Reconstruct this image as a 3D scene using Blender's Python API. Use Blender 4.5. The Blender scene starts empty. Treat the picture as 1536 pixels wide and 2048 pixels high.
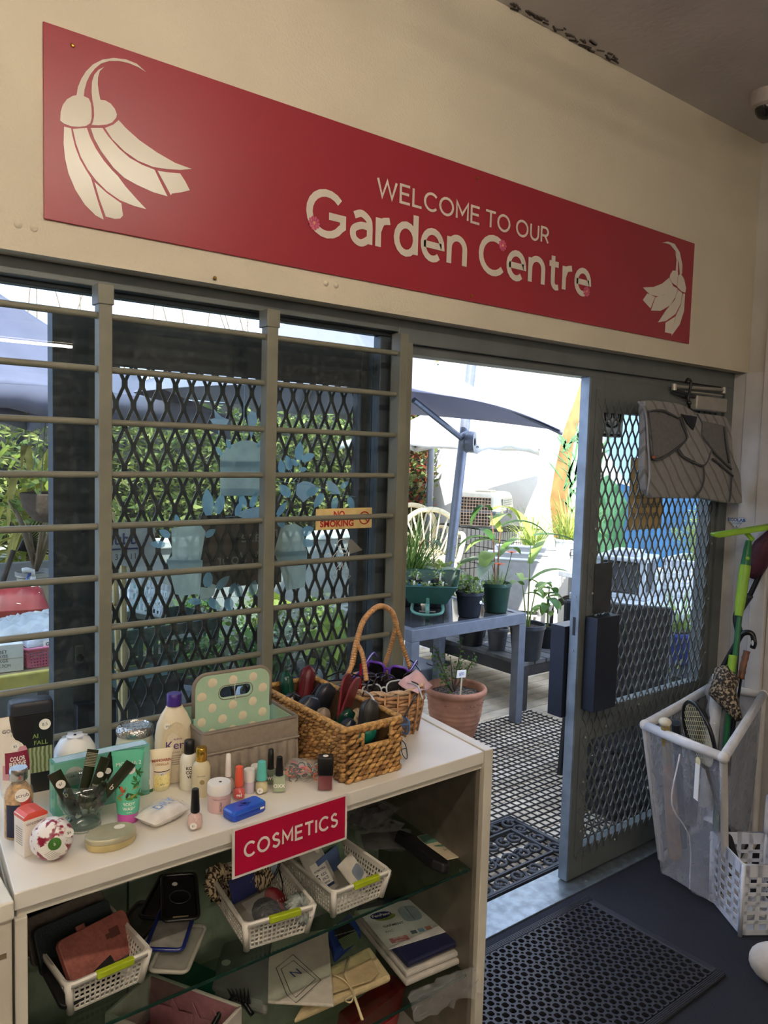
import bpy, math, random
import numpy as np
from math import sin, cos, pi, radians as rad, atan2, sqrt, hypot
from mathutils import Vector as V, Matrix, Euler
SC = bpy.context.scene
COL = SC.collection
random.seed(7)
# ---------------------------------------------------------------- camera
RM = ((0.7846113524, -0.0279011429, -0.6193597919), (-0.0257101036, 0.996663293, -0.0774678705), (0.6194546119, 0.076705975, 0.781275993))
CAM = V((0, -1.8, 1.674)); F = 1580.546
cd = bpy.data.cameras.new('camera'); co = bpy.data.objects.new('camera', cd); COL.objects.link(co)
cd.sensor_fit = 'VERTICAL'; cd.sensor_height = 36; cd.lens = F / 2048 * 36; cd.clip_start = .02; cd.clip_end = 200
_r = [V((RM[i][0], RM[i][2], -RM[i][1])) for i in range(3)]
co.matrix_world = Matrix(((_r[0].x, -_r[1].x, -_r[2].x, CAM.x), (_r[0].y, -_r[1].y, -_r[2].y, CAM.y), (_r[0].z, -_r[1].z, -_r[2].z, CAM.z), (0, 0, 0, 1)))
SC.camera = co
# ---------------------------------------------------------------- light and exposure
SC.view_settings.view_transform = 'Standard'; SC.view_settings.look = 'None'; SC.view_settings.gamma = 1
SC.view_settings.use_curve_mapping = False
SC.view_settings.exposure = 0.75
SC.cycles.max_bounces = 6; SC.cycles.diffuse_bounces = 4; SC.cycles.glossy_bounces = 3; SC.cycles.transmission_bounces = 4; SC.cycles.transparent_max_bounces = 14; SC.cycles.caustics_reflective = False; SC.cycles.caustics_refractive = False
SUN, SKY, TUBE = 7.0, 2.7, 52.0
W = bpy.data.worlds.new('world'); SC.world = W; W.use_nodes = True
_n = W.node_tree.nodes; _l = W.node_tree.links; _n.clear()
_o = _n.new('ShaderNodeOutputWorld'); _b = _n.new('ShaderNodeBackground'); _t = _n.new('ShaderNodeTexCoord')
_ns = _n.new('ShaderNodeTexNoise'); _ns.inputs['Scale'].default_value = 2.2; _ns.inputs['Detail'].default_value = 6
_cr = _n.new('ShaderNodeValToRGB'); _cr.color_ramp.elements[0].position = .42; _cr.color_ramp.elements[1].position = .66
_cr.color_ramp.elements[0].color = (.38, .54, .92, 1); _cr.color_ramp.elements[1].color = (.82, .88, 1.0, 1)
_l.new(_t.outputs['Generated'], _ns.inputs['Vector']); _l.new(_ns.outputs['Fac'], _cr.inputs['Fac'])
_l.new(_cr.outputs['Color'], _b.inputs['Color']); _b.inputs['Strength'].default_value = SKY; _l.new(_b.outputs[0], _o.inputs[0])
sl = bpy.data.lights.new('sun', 'SUN'); sl.energy = SUN; sl.angle = rad(.6); sl.color = (1, .95, .86)
so = bpy.data.objects.new('sun', sl); COL.objects.link(so)
so.rotation_euler = V((.56, .5, -.78)).to_track_quat('-Z', 'Y').to_euler()

# ---------------------------------------------------------------- helpers
def ray(px, py):
    d = ((px - 768) / F, (py - 1024) / F, 1.0)
    w = [sum(RM[i][j] * d[i] for i in range(3)) for j in range(3)]
    return V((w[0], w[2], -w[1]))
def oX(px, py, x): d = ray(px, py); return CAM + d * ((x - CAM.x) / d.x)
def oY(px, py, y): d = ray(px, py); return CAM + d * ((y - CAM.y) / d.y)
def oZ(px, py, z): d = ray(px, py); return CAM + d * ((z - CAM.z) / d.z)
def face(P, off=0): d = CAM - V(P); return atan2(d.x, -d.y) + rad(off)

def lin(c): return tuple(((x / 255 / 12.92) if x / 255 <= .04045 else ((x / 255 + .055) / 1.055) ** 2.4) for x in c)
MATS = {}
def M(c, rough=.55, metal=0., var=.10, sc=18, bump=0., bsc=60, alpha=1., trans=0., emit=0., spec=.5, coat=0., sheen=0., c2=None, pat=None, psc=10., sub=0.):
    """procedural material: colour with noise variation, optional second colour by pattern, bump"""
    key = (tuple(c), rough, metal, var, sc, bump, bsc, alpha, trans, emit, spec, coat, sheen, None if c2 is None else tuple(c2), pat, psc, sub)
    if key in MATS: return MATS[key]
    m = bpy.data.materials.new('m_%03d' % len(MATS)); MATS[key] = m
    m.use_nodes = True; nt = m.node_tree; n = nt.nodes; l = nt.links; p = n['Principled BSDF']
    a = lin(c)
    tc = n.new('ShaderNodeTexCoord'); no = n.new('ShaderNodeTexNoise'); no.inputs['Scale'].default_value = sc; no.inputs['Detail'].default_value = 2
    l.new(tc.outputs['Object'], no.inputs['Vector'])
    mx = n.new('ShaderNodeMix'); mx.data_type = 'RGBA'
    b = lin(c2) if (c2 is not None and pat is None) else tuple(x * (1 - 2 * var) for x in a)
    a1 = a if c2 is not None and pat is None else tuple(min(1, x * (1 + var)) for x in a)
    mx.inputs[6].default_value = (*a1, 1); mx.inputs[7].default_value = (*b, 1)
    rp = n.new('ShaderNodeValToRGB'); rp.color_ramp.elements[0].position = .35; rp.color_ramp.elements[1].position = .68
    l.new(no.outputs['Fac'], rp.inputs['Fac']); l.new(rp.outputs['Color'], mx.inputs[0])
    col = mx.outputs[2]
    if pat:
        if pat == 'wave': t = n.new('ShaderNodeTexWave'); t.inputs['Scale'].default_value = psc; t.inputs['Distortion'].default_value = 3; t.inputs['Detail'].default_value = 2
        elif pat == 'stripe': t = n.new('ShaderNodeTexWave'); t.inputs['Scale'].default_value = psc; t.inputs['Distortion'].default_value = .6
        elif pat == 'diag': t = n.new('ShaderNodeTexWave'); t.bands_direction = 'DIAGONAL'; t.inputs['Scale'].default_value = psc; t.inputs['Distortion'].default_value = 2.5; t.inputs['Detail Scale'].default_value = .6
        elif pat == 'zstripe': t = n.new('ShaderNodeTexWave'); t.bands_direction = 'Z'; t.inputs['Scale'].default_value = psc; t.inputs['Distortion'].default_value = .6
        elif pat == 'cell': t = n.new('ShaderNodeTexVoronoi'); t.inputs['Scale'].default_value = psc
        elif pat == 'edge': t = n.new('ShaderNodeTexVoronoi'); t.feature = 'DISTANCE_TO_EDGE'; t.inputs['Scale'].default_value = psc
        elif pat == 'noise': t = n.new('ShaderNodeTexNoise'); t.inputs['Scale'].default_value = psc; t.inputs['Detail'].default_value = 6
        l.new(tc.outputs['Object'], t.inputs['Vector'])
        r2 = n.new('ShaderNodeValToRGB')
        lo, hi = {'cell': (.28, .36), 'edge': (.03, .07), 'noise': (.5, .58), 'stripe': (.80, .9), 'diag': (.82, .95)}.get(pat, (.4, .6))
        r2.color_ramp.elements[0].position = lo; r2.color_ramp.elements[1].position = hi
        l.new(t.outputs['Fac' if 'Fac' in t.outputs else 'Distance'], r2.inputs['Fac'])
        m2 = n.new('ShaderNodeMix'); m2.data_type = 'RGBA'; l.new(r2.outputs['Color'], m2.inputs[0])
        l.new(col, m2.inputs[6]); m2.inputs[7].default_value = (*lin(c2), 1)
        col = m2.outputs[2]
    l.new(col, p.inputs['Base Color'])
    p.inputs['Roughness'].default_value = rough; p.inputs['Metallic'].default_value = metal
    p.inputs['Specular IOR Level'].default_value = spec
    if coat: p.inputs['Coat Weight'].default_value = coat; p.inputs['Coat Roughness'].default_value = .12
    if sheen: p.inputs['Sheen Weight'].default_value = sheen
    if trans: p.inputs['Transmission Weight'].default_value = trans
    if emit: l.new(col, p.inputs['Emission Color']); p.inputs['Emission Strength'].default_value = emit
    if bump:
        nb = n.new('ShaderNodeTexNoise'); nb.inputs['Scale'].default_value = bsc; nb.inputs['Detail'].default_value = 2
        l.new(tc.outputs['Object'], nb.inputs['Vector'])
        bp = n.new('ShaderNodeBump'); bp.inputs['Strength'].default_value = bump; bp.inputs['Distance'].default_value = .01
        l.new(nb.outputs['Fac'], bp.inputs['Height']); l.new(bp.outputs[0], p.inputs['Normal'])
    if alpha < 1 or sub:
        out = n['Material Output']; res = p.outputs[0]
        if sub:
            tr = n.new('ShaderNodeBsdfTranslucent'); l.new(col, tr.inputs[0]); ms = n.new('ShaderNodeMixShader'); ms.inputs[0].default_value = sub
            l.new(res, ms.inputs[1]); l.new(tr.outputs[0], ms.inputs[2]); res = ms.outputs[0]
        if alpha < 1:
            tr = n.new('ShaderNodeBsdfTransparent'); ms = n.new('ShaderNodeMixShader'); ms.inputs[0].default_value = alpha
            l.new(tr.outputs[0], ms.inputs[1]); l.new(res, ms.inputs[2]); res = ms.outputs[0]
        l.new(res, out.inputs[0])
    return m
def glassmat(name, tint, rough=.0, refl=1.0, dirt=0.0):
    """clear sheet: see-through with a mirror reflection by facing angle, some dust"""
    if name in MATS: return MATS[name]
    m = bpy.data.materials.new(name); MATS[name] = m; m.use_nodes = True; nt = m.node_tree; n = nt.nodes; l = nt.links; n.remove(n['Principled BSDF'])
    tr = n.new('ShaderNodeBsdfTransparent'); tr.inputs[0].default_value = (*lin(tint), 1)
    gl = n.new('ShaderNodeBsdfGlossy'); gl.inputs['Roughness'].default_value = rough
    lw = n.new('ShaderNodeLayerWeight'); lw.inputs[0].default_value = .5
    pw_ = n.new('ShaderNodeMath'); pw_.operation = 'POWER'; pw_.inputs[1].default_value = 5; l.new(lw.outputs['Facing'], pw_.inputs[0])
    mu = n.new('ShaderNodeMath'); mu.operation = 'MULTIPLY_ADD'; mu.inputs[1].default_value = .9 * min(1, refl); mu.inputs[2].default_value = .035 * refl; l.new(pw_.outputs[0], mu.inputs[0])
    ms = n.new('ShaderNodeMixShader'); l.new(mu.outputs[0], ms.inputs[0]); l.new(tr.outputs[0], ms.inputs[1]); l.new(gl.outputs[0], ms.inputs[2])
    res = ms.outputs[0]
    if dirt:
        tc = n.new('ShaderNodeTexCoord'); no = n.new('ShaderNodeTexNoise'); no.inputs['Scale'].default_value = 70; no.inputs['Detail'].default_value = 4
        l.new(tc.outputs['Object'], no.inputs['Vector']); rp = n.new('ShaderNodeValToRGB'); rp.color_ramp.elements[0].position = .5; rp.color_ramp.elements[1].position = .78
        rp.color_ramp.elements[0].color = (dirt * .35,) * 3 + (1,); rp.color_ramp.elements[1].color = (dirt * 2,) * 3 + (1,)
        l.new(no.outputs['Fac'], rp.inputs[0]); df = n.new('ShaderNodeBsdfDiffuse'); df.inputs[0].default_value = (.75, .75, .75, 1)
        m3 = n.new('ShaderNodeMixShader'); l.new(rp.outputs[0], m3.inputs[0]); l.new(res, m3.inputs[1]); l.new(df.outputs[0], m3.inputs[2]); res = m3.outputs[0]
    l.new(res, n['Material Output'].inputs[0])
    return m

def rotm(r):
    if r is None: return None
    if isinstance(r, Matrix): return r.to_3x3() if len(r) > 3 else r
    if isinstance(r, (int, float)): return Matrix.Rotation(r, 3, 'Z')
    return Euler(r).to_matrix()
def frame(d):
    d = V(d).normalized(); up = V((0, 0, 1)) if abs(d.z) < .95 else V((1, 0, 0))
    a = d.cross(up).normalized(); return a, a.cross(d).normalized(), d
def spl(pts, k=6):
    """smooth curve through points (Catmull-Rom)"""
    P = [V(p) for p in pts]; P = [P[0] * 2 - P[1]] + P + [P[-1] * 2 - P[-2]]; out = []
    for i in range(1, len(P) - 2):
        for j in range(k):
            t = j / k; a, b, c, d = P[i - 1:i + 3]
            out.append(.5 * ((2 * b) + (c - a) * t + (2 * a - 5 * b + 4 * c - d) * t * t + (3 * b - a - 3 * c + d) * t ** 3))
    out.append(P[-2]); return out
class B:
    def __init__(s): s.v = []; s.f = []; s.mi = []; s.cur = 0
    def add(s, v, f):
        o = len(s.v); s.v += [tuple(p) for p in v]; s.f += [tuple(i + o for i in q) for q in f]; s.mi += [s.cur] * len(f); return s
    def box(s, c, d, r=None, taper=1.0):
        R = rotm(r); c = V(c); vs = []
        for z in (-.5, .5):
            k = taper if z > 0 else 1
            for x, y in ((-.5, -.5), (.5, -.5), (.5, .5), (-.5, .5)):
                p = V((x * d[0] * k, y * d[1] * k, z * d[2])); vs.append(c + (R @ p if R else p))
        return s.add(vs, [(3, 2, 1, 0), (4, 5, 6, 7), (0, 1, 5, 4), (1, 2, 6, 5), (2, 3, 7, 6), (3, 0, 4, 7)])
    def bb(s, x0, x1, y0, y1, z0, z1): return s.box(((x0 + x1) / 2, (y0 + y1) / 2, (z0 + z1) / 2), (x1 - x0, y1 - y0, z1 - z0))
    def tube(s, pts, r, n=8, closed=False, cap=True, flat=1.0):
        P = [V(p) for p in pts]; m = len(P); vs = []; pa = None
        for i in range(m):
            if closed: d = P[(i + 1) % m] - P[i - 1]
            else: d = P[min(i + 1, m - 1)] - P[max(i - 1, 0)]
            if d.length < 1e-9: d = V((0, 0, 1))
            d.normalize()
            if pa is None: a, b, _ = frame(d)
            else:
                a = pa - d * pa.dot(d)
                a = a.normalized() if a.length > 1e-6 else frame(d)[0]
                b = a.cross(d).normalized()
            pa = a; rr = r(i / (m - 1)) if callable(r) else (r[i] if isinstance(r, (list, tuple)) else r)
            vs += [P[i] + (a * cos(2 * pi * k / n) + b * sin(2 * pi * k / n) * flat) * rr for k in range(n)]
        fs = []
        for i in range(m if closed else m - 1):
            j = (i + 1) % m
            fs += [(i * n + k, j * n + k, j * n + (k + 1) % n, i * n + (k + 1) % n) for k in range(n)]
        if cap and not closed: fs += [tuple(range(n)), tuple(reversed(range((m - 1) * n, m * n)))]
        return s.add(vs, fs)
    def cyl(s, a, b, r0, r1=None, n=14): return s.tube([a, b], [r0, r0 if r1 is None else r1], n)
    def lathe(s, prof, n=20, c=(0, 0, 0), sx=1., sy=1., R=None, a0=0., a1=2 * pi):
        c = V(c); vs = []; full = abs(a1 - a0 - 2 * pi) < 1e-6; nn = n if full else n + 1; m = len(prof)
        for r, z in prof:
            for k in range(nn):
                t = a0 + (a1 - a0) * k / n; p = V((r * cos(t) * sx, r * sin(t) * sy, z)); vs.append(c + (R @ p if R else p))
        fs = []
        for i in range(m - 1):
            for k in range(n):
                j = (k + 1) % nn; fs.append((i * nn + k, i * nn + j, (i + 1) * nn + j, (i + 1) * nn + k))
        return s.add(vs, fs)
    def prism(s, poly, h, T=None):
        """2D outline extruded along local z; T maps local to place"""
        n = len(poly); vs = [V((x, y, 0)) for x, y in poly] + [V((x, y, h)) for x, y in poly]
        if T is not None: vs = [T @ p for p in vs]
        return s.add(vs, [tuple(reversed(range(n))), tuple(range(n, 2 * n))] + [(i, (i + 1) % n, n + (i + 1) % n, n + i) for i in range(n)])
    def grid(s, fn, nu, nv, cu=False):
        vs = [fn(i / (nu if cu else nu - 1), j / (nv - 1)) for j in range(nv) for i in range(nu)]; fs = []
        for j in range(nv - 1):
            for i in range(nu if cu else nu - 1):
                k = (i + 1) % nu; fs.append((j * nu + i, j * nu + k, (j + 1) * nu + k, (j + 1) * nu + i))
        return s.add(vs, fs)
    def sph(s, c, r, n=14, m=9, R=None):
        r = (r, r, r) if isinstance(r, (int, float)) else r; c = V(c)
        def fn(u, v):
            p = V((r[0] * sin(pi * v) * cos(2 * pi * u), r[1] * sin(pi * v) * sin(2 * pi * u), -r[2] * cos(pi * v)))
            return c + (R @ p if R else p)
        return s.grid(fn, n, m, True)
    def sheet(s, poly3, n, t):
        """flat outline in space with thickness t along n"""
        k = len(poly3); n = V(n).normalized() * t; a = [V(p) for p in poly3]; b = [p + n for p in a]
        return s.add(a + b, [tuple(reversed(range(k))), tuple(range(k, 2 * k))] + [(i, (i + 1) % k, k + (i + 1) % k, k + i) for i in range(k)])
    def blade(s, base, dirv, L, w, droop=.5, fold=.0, n=6, tip=1.0, side=None):
        """long leaf: a strip that leaves base along dirv and bends down"""
        d = V(dirv).normalized(); p = V(base); sd = V(side) if side is not None else d.cross(V((0, 0, 1)))
        if sd.length < .05: sd = V((random.uniform(-1, 1), random.uniform(-1, 1), 0))
        sd.normalize(); vs = []
        for i in range(n + 1):
            t = i / n; ww = w * (sin(pi * min(1, (t * .86 + .14))) ** .8 if tip else (1 - t * .85)); up = sd.cross(d).normalized()
            vs += [p - sd * ww / 2 + up * ww * fold, p.copy(), p + sd * ww / 2 + up * ww * fold]
            p = p + d * (L / n); d = (d + V((0, 0, -1)) * droop / n * (1 + t)).normalized()
        fs = []
        for i in range(n): a = i * 3; fs += [(a, a + 1, a + 4, a + 3), (a + 1, a + 2, a + 5, a + 4)]
        return s.add(vs, fs)
    def go(s, name, mat, parent=None, smooth=False, bevel=0, sub=0, loc=None, rot=None, label=None, solid=0, seg=2):
        me = bpy.data.meshes.new(name); me.from_pydata(s.v, [], s.f)
        for m_ in (mat if isinstance(mat, (list, tuple)) else [mat]): me.materials.append(m_)
        if any(s.mi): me.polygons.foreach_set('material_index', s.mi)
        me.validate()
        if smooth:
            me.polygons.foreach_set('use_smooth', [True] * len(me.polygons))
            if smooth != 'all': me.set_sharp_from_angle(angle=rad(42))
        return ob(name, me, parent, bevel, sub, loc, rot, label, solid, seg)
def ob(name, me, parent=None, bevel=0, sub=0, loc=None, rot=None, label=None, solid=0, seg=2):
    o = bpy.data.objects.new(name, me); COL.objects.link(o)
    if parent is not None: o.parent = parent
    if loc is not None: o.location = loc
    if rot is not None: o.rotation_euler = rot if not isinstance(rot, (int, float)) else (0, 0, rot)
    if solid: k = o.modifiers.new('s', 'SOLIDIFY'); k.thickness = solid; k.offset = 0
    if bevel: k = o.modifiers.new('b', 'BEVEL'); k.width = bevel; k.segments = seg; k.limit_method = 'ANGLE'; k.angle_limit = rad(35)
    if sub: k = o.modifiers.new('u', 'SUBSURF'); k.levels = sub; k.render_levels = sub
    if label: o['label'] = label
    return o
def thing(name, label, cat, loc=(0, 0, 0), rz=0, group=None, rot=None):
    o = bpy.data.objects.new(name, None); COL.objects.link(o); o.empty_display_size = .05
    o.location = loc; o.rotation_euler = rot if rot is not None else (0, 0, rz)
    return tag(o, label, cat, group)
def tag(o, label, cat, group=None):
    o['label'] = label; o['category'] = cat
    if group: o['group'] = group
    return o
def struct(o): o['kind'] = 'structure'; return o
def dup(o, loc=None, rz=None, label=None, parent=None):
    c = o.copy(); COL.objects.link(c)
    if parent is not None: c.parent = parent
    if loc is not None: c.location = loc
    if rz is not None: c.rotation_euler = (0, 0, rz)
    if label: c['label'] = label
    for ch in o.children: dup(ch, parent=c)
    return c
_TX = {}
def txt(s, size, mat, parent=None, loc=(0, 0, 0), rot=(pi / 2, 0, 0), bold=0., name='lettering', wrap=0, fit=None, ext=.0004, sx=1., align='CENTER', shear=0.):
    """flat lettering as a mesh; wrap = bend round an upright cylinder of that radius; fit = (width, height)"""
    k = (s, bold, align, shear)
    if k not in _TX:
        c = bpy.data.curves.new('t', 'FONT'); c.body = s; c.align_x = align; c.align_y = 'CENTER'; c.size = 1; c.offset = bold; c.resolution_u = 3; c.shear = shear
        o = bpy.data.objects.new('t', c); COL.objects.link(o)
        me = bpy.data.meshes.new_from_object(o.evaluated_get(bpy.context.evaluated_depsgraph_get())); bpy.data.objects.remove(o); bpy.data.curves.remove(c)
        _TX[k] = ([v.co.copy() for v in me.vertices], [tuple(p.vertices) for p in me.polygons]); bpy.data.meshes.remove(me)
    vs, fs = _TX[k]
    if fit:
        x0 = min(v.x for v in vs); x1 = max(v.x for v in vs); y0 = min(v.y for v in vs); y1 = max(v.y for v in vs)
        vs = [V(((v.x - (x0 + x1) / 2) * fit[0] / (x1 - x0), (v.y - (y0 + y1) / 2) * fit[1] / (y1 - y0), 0)) for v in vs]
    else: vs = [V((v.x * size * sx, v.y * size, 0)) for v in vs]
    if wrap: vs = [V((wrap * sin(v.x / wrap), v.y, wrap * cos(v.x / wrap) - wrap)) for v in vs]
    b = B(); b.add(vs, fs)
    return b.go(name, mat, parent, loc=loc, rot=rot)
def disc(r, mat, parent, loc, rot=(pi / 2, 0, 0), name='price_sticker', n=16, t=.0004, sx=1., wrap=0):
    b = B(); P = [(r * sx * cos(2 * pi * i / n), r * sin(2 * pi * i / n)) for i in range(n)]
    if wrap: b.add([V((wrap * sin(x / wrap), y, wrap * cos(x / wrap) - wrap)) for x, y in P] , [tuple(range(n))])
    else: b.prism(P, t)
    return b.go(name, mat, parent, loc=loc, rot=rot)
def rrect(w, h, r, n=4, cx=0, cy=0):
    P = []
    for (sx, sy, a) in ((1, 1, 0), (-1, 1, pi / 2), (-1, -1, pi), (1, -1, 1.5 * pi)):
        for i in range(n + 1): t = a + pi / 2 * i / n; P.append((cx + sx * (w / 2 - r) + r * cos(t), cy + sy * (h / 2 - r) + r * sin(t)))
    return P
def loftbox(bm, rings, cap0=True, cap1=True):
    """join outlines (each a list of 3D points of equal count) into one skin"""
    n = len(rings[0]); vs = [p for r in rings for p in r]; fs = []
    for i in range(len(rings) - 1): fs += [(i * n + k, i * n + (k + 1) % n, (i + 1) * n + (k + 1) % n, (i + 1) * n + k) for k in range(n)]
    if cap0: fs.append(tuple(reversed(range(n))))
    if cap1: fs.append(tuple(range((len(rings) - 1) * n, len(rings) * n)))
    return bm.add(vs, fs)
WHITE = (236, 234, 228)
# ---- plain geometric lettering drawn with strokes, one object per letter
def arcp(cx, cy, rx, ry, a0, a1, n=16): return [(cx + rx * cos(rad(a0 + (a1 - a0) * i / n)), cy + ry * sin(rad(a0 + (a1 - a0) * i / n))) for i in range(n + 1)]
def sp2(p, k=6): return [(q.x, q.y) for q in spl([(x, y, 0) for x, y in p], k)]
GLY = {'W': (1.3, [[(0, 1), (.31, .02), (.65, .95), (.99, .02), (1.3, 1)]]), 'E': (.62, [[(.66, 1), (0, 1), (0, 0), (.68, 0)], [(0, .52), (.6, .52)]]), 'L': (.56, [[(0, 1), (0, 0), (.62, 0)]]),
 'C': (.86, [arcp(.5, .5, .5, .5, 42, 318)]), 'O': (1.02, [arcp(.51, .5, .51, .5, 0, 360)]), 'M': (.9, [[(0, 0), (0, 1), (.45, .3), (.9, 1), (.9, 0)]]), 'T': (.70, [[(-.08, 1), (.78, 1)], [(.35, 1), (.35, 0)]]),
 'U': (.72, [[(0, 1)] + arcp(.36, .36, .36, .36, 180, 360) + [(.72, 1)]]), 'R': (.66, [[(0, 0), (0, 1)] + arcp(.36, .73, .27, .27, 90, -90) + [(0, .46)], [(.34, .46), (.66, 0)]]),
 'G': (.98, [arcp(.5, .5, .5, .5, 42, 325) + [(.97, .26), (.97, .46), (.56, .46)]]), 'S': (.6, [sp2([(.56, .88), (.3, 1), (.05, .82), (.12, .6), (.36, .5), (.57, .38), (.58, .16), (.32, 0), (0, .14)])]), 'I': (.0, [[(0, 0), (0, 1)]]),
 'a': (.54, [sp2([(.06, .65), (.28, .73), (.5, .6), (.54, .4)]) + [(.54, 0)], sp2([(.54, .42), (.28, .43), (.04, .3), (.06, .08), (.28, -.01), (.54, .14)])]), 'r': (.32, [[(0, 0), (0, .73)], sp2([(0, .4), (.12, .64), (.36, .71)])]),
 'd': (.64, [[(.64, 0), (.64, 1.04)], arcp(.32, .36, .32, .37, 0, 360)]), 'e': (.66, [[(.02, .37), (.65, .37)] + arcp(.33, .37, .33, .37, 0, 312)]), 'n': (.58, [[(0, 0), (0, .73)], [(0, .3)] + arcp(.29, .43, .29, .30, 180, 0) + [(.58, 0)]]),
 't': (.44, [[(.18, .96)] + sp2([(.18, .3), (.2, .1), (.31, .0), (.45, .02)]), [(0, .71), (.43, .71)]])}
def ribbon(b, pts, w, T):
    closed = hypot(pts[0][0] - pts[-1][0], pts[0][1] - pts[-1][1]) < 1e-6
    P = [V((x, y)) for x, y in (pts[:-1] if closed else pts)]; n = len(P); vs = []
    for i in range(n):
        a = P[i] - P[i - 1] if (i or closed) else P[1] - P[0]; c = P[(i + 1) % n] - P[i] if (i < n - 1 or closed) else P[-1] - P[-2]
        a = a.normalized(); c = c.normalized(); na = V((-a.y, a.x)); nc = V((-c.y, c.x)); m = na + nc; m = m.normalized() if m.length > 1e-4 else na
        k = w / 2 / max(.45, m.dot(na)); vs += [P[i] + m * k, P[i] - m * k]
    b.add([T(v) for v in vs], [(2 * i, 2 * i + 1, 2 * ((i + 1) % n) + 1, 2 * ((i + 1) % n)) for i in range(n if closed else n - 1)])
def stroke_text(s, wt, gap, x0, x1, z0, z1, y, mat, parent, off=V((0, 0, 0)), asc=1.0):
    """letters fitted into x0..x1, baseline z0 to cap line z1, on the plane y"""
    adv = 0; L = []
    for ch in s:
        if ch == ' ': adv += .36; continue
        g = GLY[ch]; L.append((adv + wt / 2, g)); adv += g[0] + wt + gap
    tot = adv - gap; k = (x1 - x0) / tot; h = (z1 - z0) / (1 + wt)
    for a, g in L:
        b = B()
        for q, st in enumerate(g[1]): ribbon(b, st, wt, lambda p: V((x0 + (a + p.x) * k, y - .0003 * q, z0 + (p.y + wt / 2) * h)) - off)
        b.go('letter', mat, parent)
# ================================================================ the room
YF = .055                     # front face of the steel frame
XR = 3.485                    # right wall
cream = M((212, 201, 178), .72, var=.03, sc=3, bump=.25, bsc=140)
trimw = M((212, 208, 206), .5, var=.05, sc=9, bump=.08, bsc=50)
steel = M((118, 116, 101), .5, var=.06, sc=12, bump=.08, bsc=70)
steel_daylit = M((98, 103, 102), .45, var=.07, sc=10, bump=.06, bsc=60)  # same frame paint as steel, bluish outdoor light put into the colour
struct(B().bb(-3.6, XR + .2, -18.2, -.0, -.12, 0).go('floor', M((38, 41, 51), .95, var=.22, sc=260, bump=.5, bsc=420)))
struct(B().bb(-3.6, XR + .2, -18.2, .2, 3.06, 3.3).go('ceiling', M((206, 200, 198), .8, var=.06, sc=2.5, bump=.12, bsc=40)))
struct(B().bb(-3.6, XR + .2, 0, .2, 2.068, 3.06).go('wall_front', cream))
struct(B().bb(-3.6, 1.5, .0, .1, 0, .84).go('wall_front', cream))
struct(B().bb(-3.6, -.75, .0, .1, .84, 2.068).go('wall_front', cream))
wr = struct(B().bb(XR, XR + .2, -18.2, .2, 0, 3.06).go('wall_right', M((206, 200, 192), .6, var=.04, sc=4, bump=.1, bsc=80)))
struct(B().bb(-3.8, -3.6, -18.2, .2, 0, 3.06).go('wall_left', cream))
struct(B().bb(-3.6, XR, -18.4, -18.2, 0, 3.06).go('wall_back', cream))
# flat roof over the shop, seen from outside only by its shadow
struct(B().bb(-4, XR + .4, -18.5, .22, 3.3, 3.36).go('roof', M((120, 120, 120), .8)))
# corner boards
b = B(); b.bb(XR - .022, XR, -.085, .0, 0, 2.068); struct(b.go('trim_1', trimw, bevel=.003))
b = B(); b.bb(XR - .035, XR, -.155, -.087, 0, 2.6); struct(b.go('trim_2', trimw, bevel=.004))
b = B(); b.bb(XR - .012, XR, -.26, -.157, 0, 3.06); struct(b.go('trim_3', M((204, 196, 184), .55, var=.05, sc=9), bevel=.003))
b = B(); b.bb(XR - .03, XR, -.30, -.262, 0, 3.06); struct(b.go('trim_4', M((204, 196, 184), .55, var=.05, sc=9), bevel=.008))
b = B(); b.bb(XR - .014, XR - .001, 0, YF + .03, 0, 2.068); struct(b.go('trim_5', trimw))
# flaking crack along the ceiling edge
b = B(); random.seed(3)
for i in range(46):
    t = random.random(); x = 1.85 + t * .55; b.box((x, -.004 - random.random() * .045 * (1 - abs(t - .6)), 3.058), (random.uniform(.008, .035), random.uniform(.002, .007), .004), random.uniform(-.5, .5))
b.go('paint_flakes', M((84, 74, 68), .9), None)['kind'] = 'stuff'
tag(bpy.data.objects['paint_flakes'], 'flaking dark paint along the ceiling edge', 'flaking paint')
# screw heads on the wall
sw = B(); sw.lathe([(0, .0045), (.004, .004), (.0075, .002), (.0085, 0)], 12, R=rotm((pi / 2, 0, 0)))
for i, (px, py, lb) in enumerate([(36, 449, 'painted screw cover nearest the left edge, below the big sign'), (68, 456, 'painted screw cover right of its twin under the flower emblem'), (652, 567, 'left of two painted screw covers under the word Garden'), (672, 571, 'right of two painted screw covers under the word Garden')]):
    P = oY(px, py, 0)
    if i == 0: s0 = sw.go('screw_cover', cream, smooth=True, loc=P); o = s0
    else: o = s0.copy(); COL.objects.link(o); o.location = P
    tag(o, lb, 'screw', 'painted screw covers')
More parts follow.
